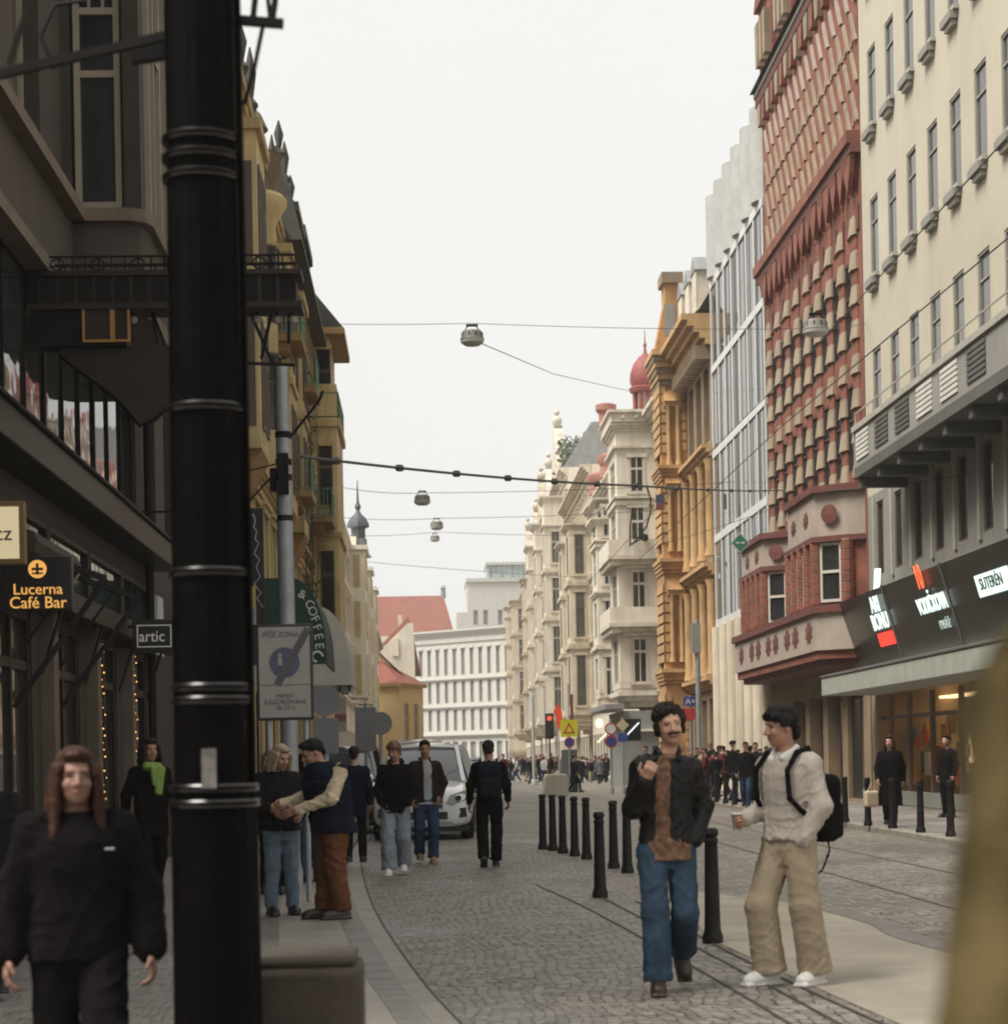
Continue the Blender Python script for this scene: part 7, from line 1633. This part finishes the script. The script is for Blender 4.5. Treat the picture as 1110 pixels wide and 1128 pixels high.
# right pavement, woman in long black coat carrying a pale bag
a = G(981, 911, .116)
person('person in long black coat carrying a pale bag past the lit shop windows', (a.x, a.y, .116), R(-20), walkj(.13, 'L', .08), H=1.72, vox=.014, sk=SK1, hair=(HR, 'bob'), top=dict(m=BLK, hem=.42, rx=.21, ry=.15, flare=1.15, r=(.075, .068, .055)), legs=dict(m=BLK), wr=.006, seed=18)
hb = [bx((0, 0, .13), (.14, .06, .15), .04, CRM), rc((-.07, 0, .28), (0, 0, .42), .012, .012, CRM), rc((.07, 0, .28), (0, 0, .42), .012, .012, CRM)]
sdf_thing('shopping_bag', 'pale shopping bag hanging beside the person in the long black coat', 'bag', (a.x - .38, a.y - .1, .52), .3, hb, .014)
a = G(1086, 905, .116)
person('dark figure standing near the shop entrance at the right edge', (a.x, a.y + 3, .116), R(-60), joints(), H=1.75, vox=.016, hair=(HB, 'short'), top=dict(m=BLK, hem=.7), legs=dict(m=BLK), wr=.005, seed=19)
# person crossing the road in a long dark coat
a = G(633, 873)
person('person in long dark coat striding across the road behind the bollards', (a.x, a.y, 0), R(70), walkj(.26, 'L', .1), H=1.68, vox=.02, hair=(HK, 'short'), top=dict(m=BLK, hem=.45, rx=.22, ry=.18, flare=1.35), legs=dict(m=BLK), wr=.005, seed=20, fine_head=False)
# close passer-by in an olive coat at the right edge
J = joints(shL=(.18, .02, 1.44), shR=(-.18, .02, 1.44), elR=(-.25, .03, 1.15), wrR=(-.26, -.02, .89), elL=(.25, .03, 1.15), wrL=(.26, -.04, .9)); yo = 1.25; a = atY(1040, 1060, yo)
person('passer by in a fuzzy olive coat close to the camera at the right edge', (a.x + .316, yo + .12, 0), R(195), J, H=1.88, vox=.011, sk=SK1, hair=(HB, 'short'), top=dict(m=OLV, hem=.55, rx=.235, ry=.17, flare=1.1, r=(.095, .09, .08), hood=True), legs=dict(m=DRK), wr=.005, seed=21)

# ---- crowd: a dozen bodies, each copied with its own clothes
protos = []
specs = [('black jacket and jeans', BLK, JND, HB, .85, 1), ('maroon jacket', MAR, DRK, HK, .85, 1), ('dark long coat', DRK, BLK, HB, .5, 1), ('navy jacket and pale trousers', NAVY, KHK, HL, .85, 1), ('brown jacket', BRJ, JND, HB, .85, 1), ('pale grey top', GRY, JND, HR, .9, 1),
         ('grey coat', GYD, BLK, HK, .6, 1), ('dark red jacket', MAR, JND, HB, .85, 1), ('tan coat', TAN, BLK, HL, .6, 1), ('dark blue jacket', NAVY, DRK, HG, .85, 1), ('black coat', BLK, BLK, HK, .55, 1), ('burgundy coat', MAR, BLK, HR, .6, 1)]
for i, (nm, t_, l_, h_, hem, _) in enumerate(specs):
    J = walkj(.12 + .05 * (i % 3), 'LR'[i % 2], .12)
    root, pr = person('x', (0, 0, 0), 0, J, H=1.8, hair=(h_, 'short' if i % 3 else 'bob'), top=dict(m=t_, hem=hem, rx=.2 + .01 * (i % 3), flare=1.1 if hem < .7 else 1), legs=dict(m=l_), one=True, shoes=(KSH, WSH)[i % 4 == 1])
    bpy.data.objects.remove(root); protos.append((nm, sdf_mesh('pedestrian', pr, .026, .02, .003)))
USED = {}
def ped(px, py, k, rz, place, H=None, group='pedestrians along the street', z=0.0):
    nm, me = protos[k % len(protos)]; p = G(px, py, z); H = H or rnd.uniform(1.52, 1.92)
    o = inst('person', me, None, p, (0, 0, rz)); o.scale = (H / 1.8,) * 3
    key = (nm, place); n = USED.get(key, 0); USED[key] = n + 1
    wd = ['', 'second ', 'third ', 'fourth ', 'fifth ', 'sixth ', 'seventh ', 'eighth '][n]
    tag(o, f'{wd}distant pedestrian in {nm} {place}'.strip(), 'person', group)
    return o
for i, (x, y, k) in enumerate([(777, 879, 1), (786, 878, 7), (793, 880, 11), (802, 881, 1), (797, 876, 4), (769, 876, 10), (762, 875, 8)]): ped(x, y, k, rnd.uniform(-3, 3), 'in the group by the white office columns', z=.116)
for i, (x, y, k) in enumerate([(822, 890, 0), (833, 887, 2), (838, 886, 10), (845, 884, 6)]): ped(x, y, k, rnd.uniform(-.6, .6), 'past the pale shirt man', z=.116)
for i, x in enumerate([548, 556, 562, 569, 575, 580, 584, 590, 595, 599, 604, 608, 612, 616, 620, 624, 639, 642, 645, 649, 653, 657, 660, 664, 668, 672, 676, 681, 686, 690, 694, 699, 704, 708]):
    ped(x + rnd.uniform(-2, 2), 857 + rnd.uniform(-4, 6), (i * 5 + 2) % 12, rnd.uniform(-PI, PI), ['near the tall signal pole', 'left of the yellow warning sign', 'under the tan building', 'before the white corner building'][0 if x < 590 else (1 if x < 625 else (2 if x < 670 else 3))])
for i in range(38):
    x = 545 + i * 4.4 + rnd.uniform(-1.5, 1.5); ped(x, 853 + rnd.uniform(-3, 4), (i * 7 + 1) % 12, rnd.uniform(-PI, PI), ['farther back, near the tall signal pole', 'farther back, left of the yellow warning sign', 'farther back, under the tan building', 'farther back, before the white corner building'][0 if x < 590 else (1 if x < 625 else (2 if x < 670 else 3))])
for i, (x, y) in enumerate([(808, 884), (813, 883), (790, 881), (783, 877), (773, 876), (827, 886), (850, 888)]): ped(x, y, (i * 5) % 12, rnd.uniform(-3, 3), 'on the right pavement by the terracotta building', z=.116)
for i in range(26):
    x = 585 + i * 4.7 + rnd.uniform(-2, 2); ped(x, 860 + rnd.uniform(-2, 5), (0, 8, 10, 5, 11, 3, 4, 6, 1)[i % 9], rnd.uniform(-PI, PI), ['in front, left of the yellow sign', 'in front, under the tan building', 'in front, before the white corner'][0 if x < 625 else (1 if x < 670 else 2)])
ped(663, 861, 7, .3, 'walking nearest under the no stopping sign')
for i, (x, y) in enumerate([(712, 874), (745, 873), (752, 872)]): ped(x, y, i * 3 + 2, rnd.uniform(-1, 1), 'behind the man in the leather jacket', z=.1)
for i, (x, y) in enumerate([(295, 920), (318, 928), (330, 915), (300, 905), (346, 906), (385, 900), (372, 893), (380, 884), (391, 880), (397, 876)]):
    ped(x, y, i * 5 + 3, rnd.uniform(-PI, PI), 'on the left pavement behind the standing group' if i < 6 else 'far along the left pavement by the H sign', z=KZ, group='pedestrians on the left pavement')
for i, (x, y) in enumerate([(522, 868), (529, 862), (537, 860), (561, 860), (555, 866)]): ped(x, y, i * 3 + 1, rnd.uniform(-PI, PI), 'far down the road beyond the backpack man')
# ------------------------------------------------------------------ world, sun, camera
w = bpy.data.worlds.new('World'); SC.world = w; w.use_nodes = True
N = w.node_tree.nodes; Lk = w.node_tree.links; bg = N['Background']
SUN_EL, SUN_AZ = 58, -114   # sun behind and to the left of the camera, veiled by cloud
sky = N.new('ShaderNodeTexSky'); sky.sky_type = 'NISHITA'; sky.sun_disc = False; sky.sun_elevation = R(SUN_EL); sky.sun_rotation = R(SUN_AZ)
tc = N.new('ShaderNodeTexCoord'); sx = N.new('ShaderNodeSeparateXYZ'); Lk.new(tc.outputs['Generated'], sx.inputs[0])
# cloud deck: overcast luminance rises from horizon to zenith
mr = N.new('ShaderNodeMapRange'); mr.inputs['From Min'].default_value = .36; mr.inputs['From Max'].default_value = 1; mr.inputs['To Min'].default_value = SKY_LO; mr.inputs['To Max'].default_value = SKY_HI
Lk.new(sx.outputs['Z'], mr.inputs['Value'])
cn_ = N.new('ShaderNodeTexNoise'); cn_.inputs['Scale'].default_value = 2.5; cn_.inputs['Detail'].default_value = 4; Lk.new(tc.outputs['Generated'], cn_.inputs['Vector'])
cm = N.new('ShaderNodeMapRange'); cm.inputs['To Min'].default_value = .96; cm.inputs['To Max'].default_value = 1.04; Lk.new(cn_.outputs['Fac'], cm.inputs['Value'])
mm = N.new('ShaderNodeMath'); mm.operation = 'MULTIPLY'; Lk.new(mr.outputs[0], mm.inputs[0]); Lk.new(cm.outputs[0], mm.inputs[1])
cl = N.new('ShaderNodeVectorMath'); cl.operation = 'SCALE'; cl.inputs[0].default_value = (1.0, .995, .965); Lk.new(mm.outputs[0], cl.inputs['Scale'])
mx = N.new('ShaderNodeMix'); mx.data_type = 'RGBA'; mx.inputs[0].default_value = .97
Lk.new(sky.outputs[0], mx.inputs[6]); Lk.new(cl.outputs[0], mx.inputs[7]); Lk.new(mx.outputs[2], bg.inputs['Color'])
bg.inputs['Strength'].default_value = .1
sun = bpy.data.lights.new('sun', 'SUN'); sun.energy = SUN_E; sun.angle = R(30); sun.color = (1, .95, .86)
so_ = bpy.data.objects.new('sun', sun); C.objects.link(so_)
az = R(SUN_AZ); el = R(SUN_EL)
d = Vector((math.sin(az) * math.cos(el), math.cos(az) * math.cos(el), math.sin(el)))   # towards the sun
so_.rotation_euler = d.to_track_quat('Z', 'Y').to_euler()
if HAZE > 0:
    hz = MB().box(-260, 260, -30, 420, -1.2, 60, (hm := bpy.data.materials.new('haze_air')))
    hm.use_nodes = True; nt = hm.node_tree; nt.nodes.clear()
    om = nt.nodes.new('ShaderNodeOutputMaterial'); pvn = nt.nodes.new('ShaderNodeVolumePrincipled'); pvn.inputs['Density'].default_value = HAZE; pvn.inputs['Color'].default_value = (.95, .94, .91, 1); pvn.inputs['Anisotropy'].default_value = .2
    nt.links.new(pvn.outputs[0], om.inputs['Volume'])
    tag(hz.build('haze', smooth=False), kind='stuff')
cam = bpy.data.cameras.new('camera'); co_ = bpy.data.objects.new('camera', cam); C.objects.link(co_)
fw = Vector((math.sin(YAW), math.cos(YAW), 0)); rt = Vector((math.cos(YAW), -math.sin(YAW), 0)); up = Vector((0, 0, 1)); c_, s_ = math.cos(ROLL), math.sin(ROLL)
cr = rt * c_ - up * s_; cu = rt * s_ + up * c_
# image right = c*r + ... (content turned counter-clockwise)
M = Matrix((cr, cu, -fw)).transposed().to_4x4(); M.translation = (0, 0, CAMH); co_.matrix_world = M
cam.sensor_fit = 'HORIZONTAL'; cam.sensor_width = 36; cam.lens = 36 * F / 1110; cam.shift_y = (CY - 564) / 1110; cam.clip_start = .05; cam.clip_end = 4000
cam.dof.use_dof = True; cam.dof.focus_distance = 34; cam.dof.aperture_fstop = FSTOP
SC.camera = co_
SC.view_settings.view_transform = 'Standard'; SC.view_settings.look = 'None'; SC.view_settings.exposure = EXPO; SC.view_settings.gamma = 1
SC.render.film_transparent = False
SC.cycles.max_bounces = 6; SC.cycles.diffuse_bounces = 3; SC.cycles.glossy_bounces = 3; SC.cycles.transmission_bounces = 4; SC.cycles.volume_bounces = 0
SC.cycles.use_denoising = True; SC.cycles.caustics_reflective = False; SC.cycles.caustics_refractive = False
SC.cycles.filter_width = 2.0
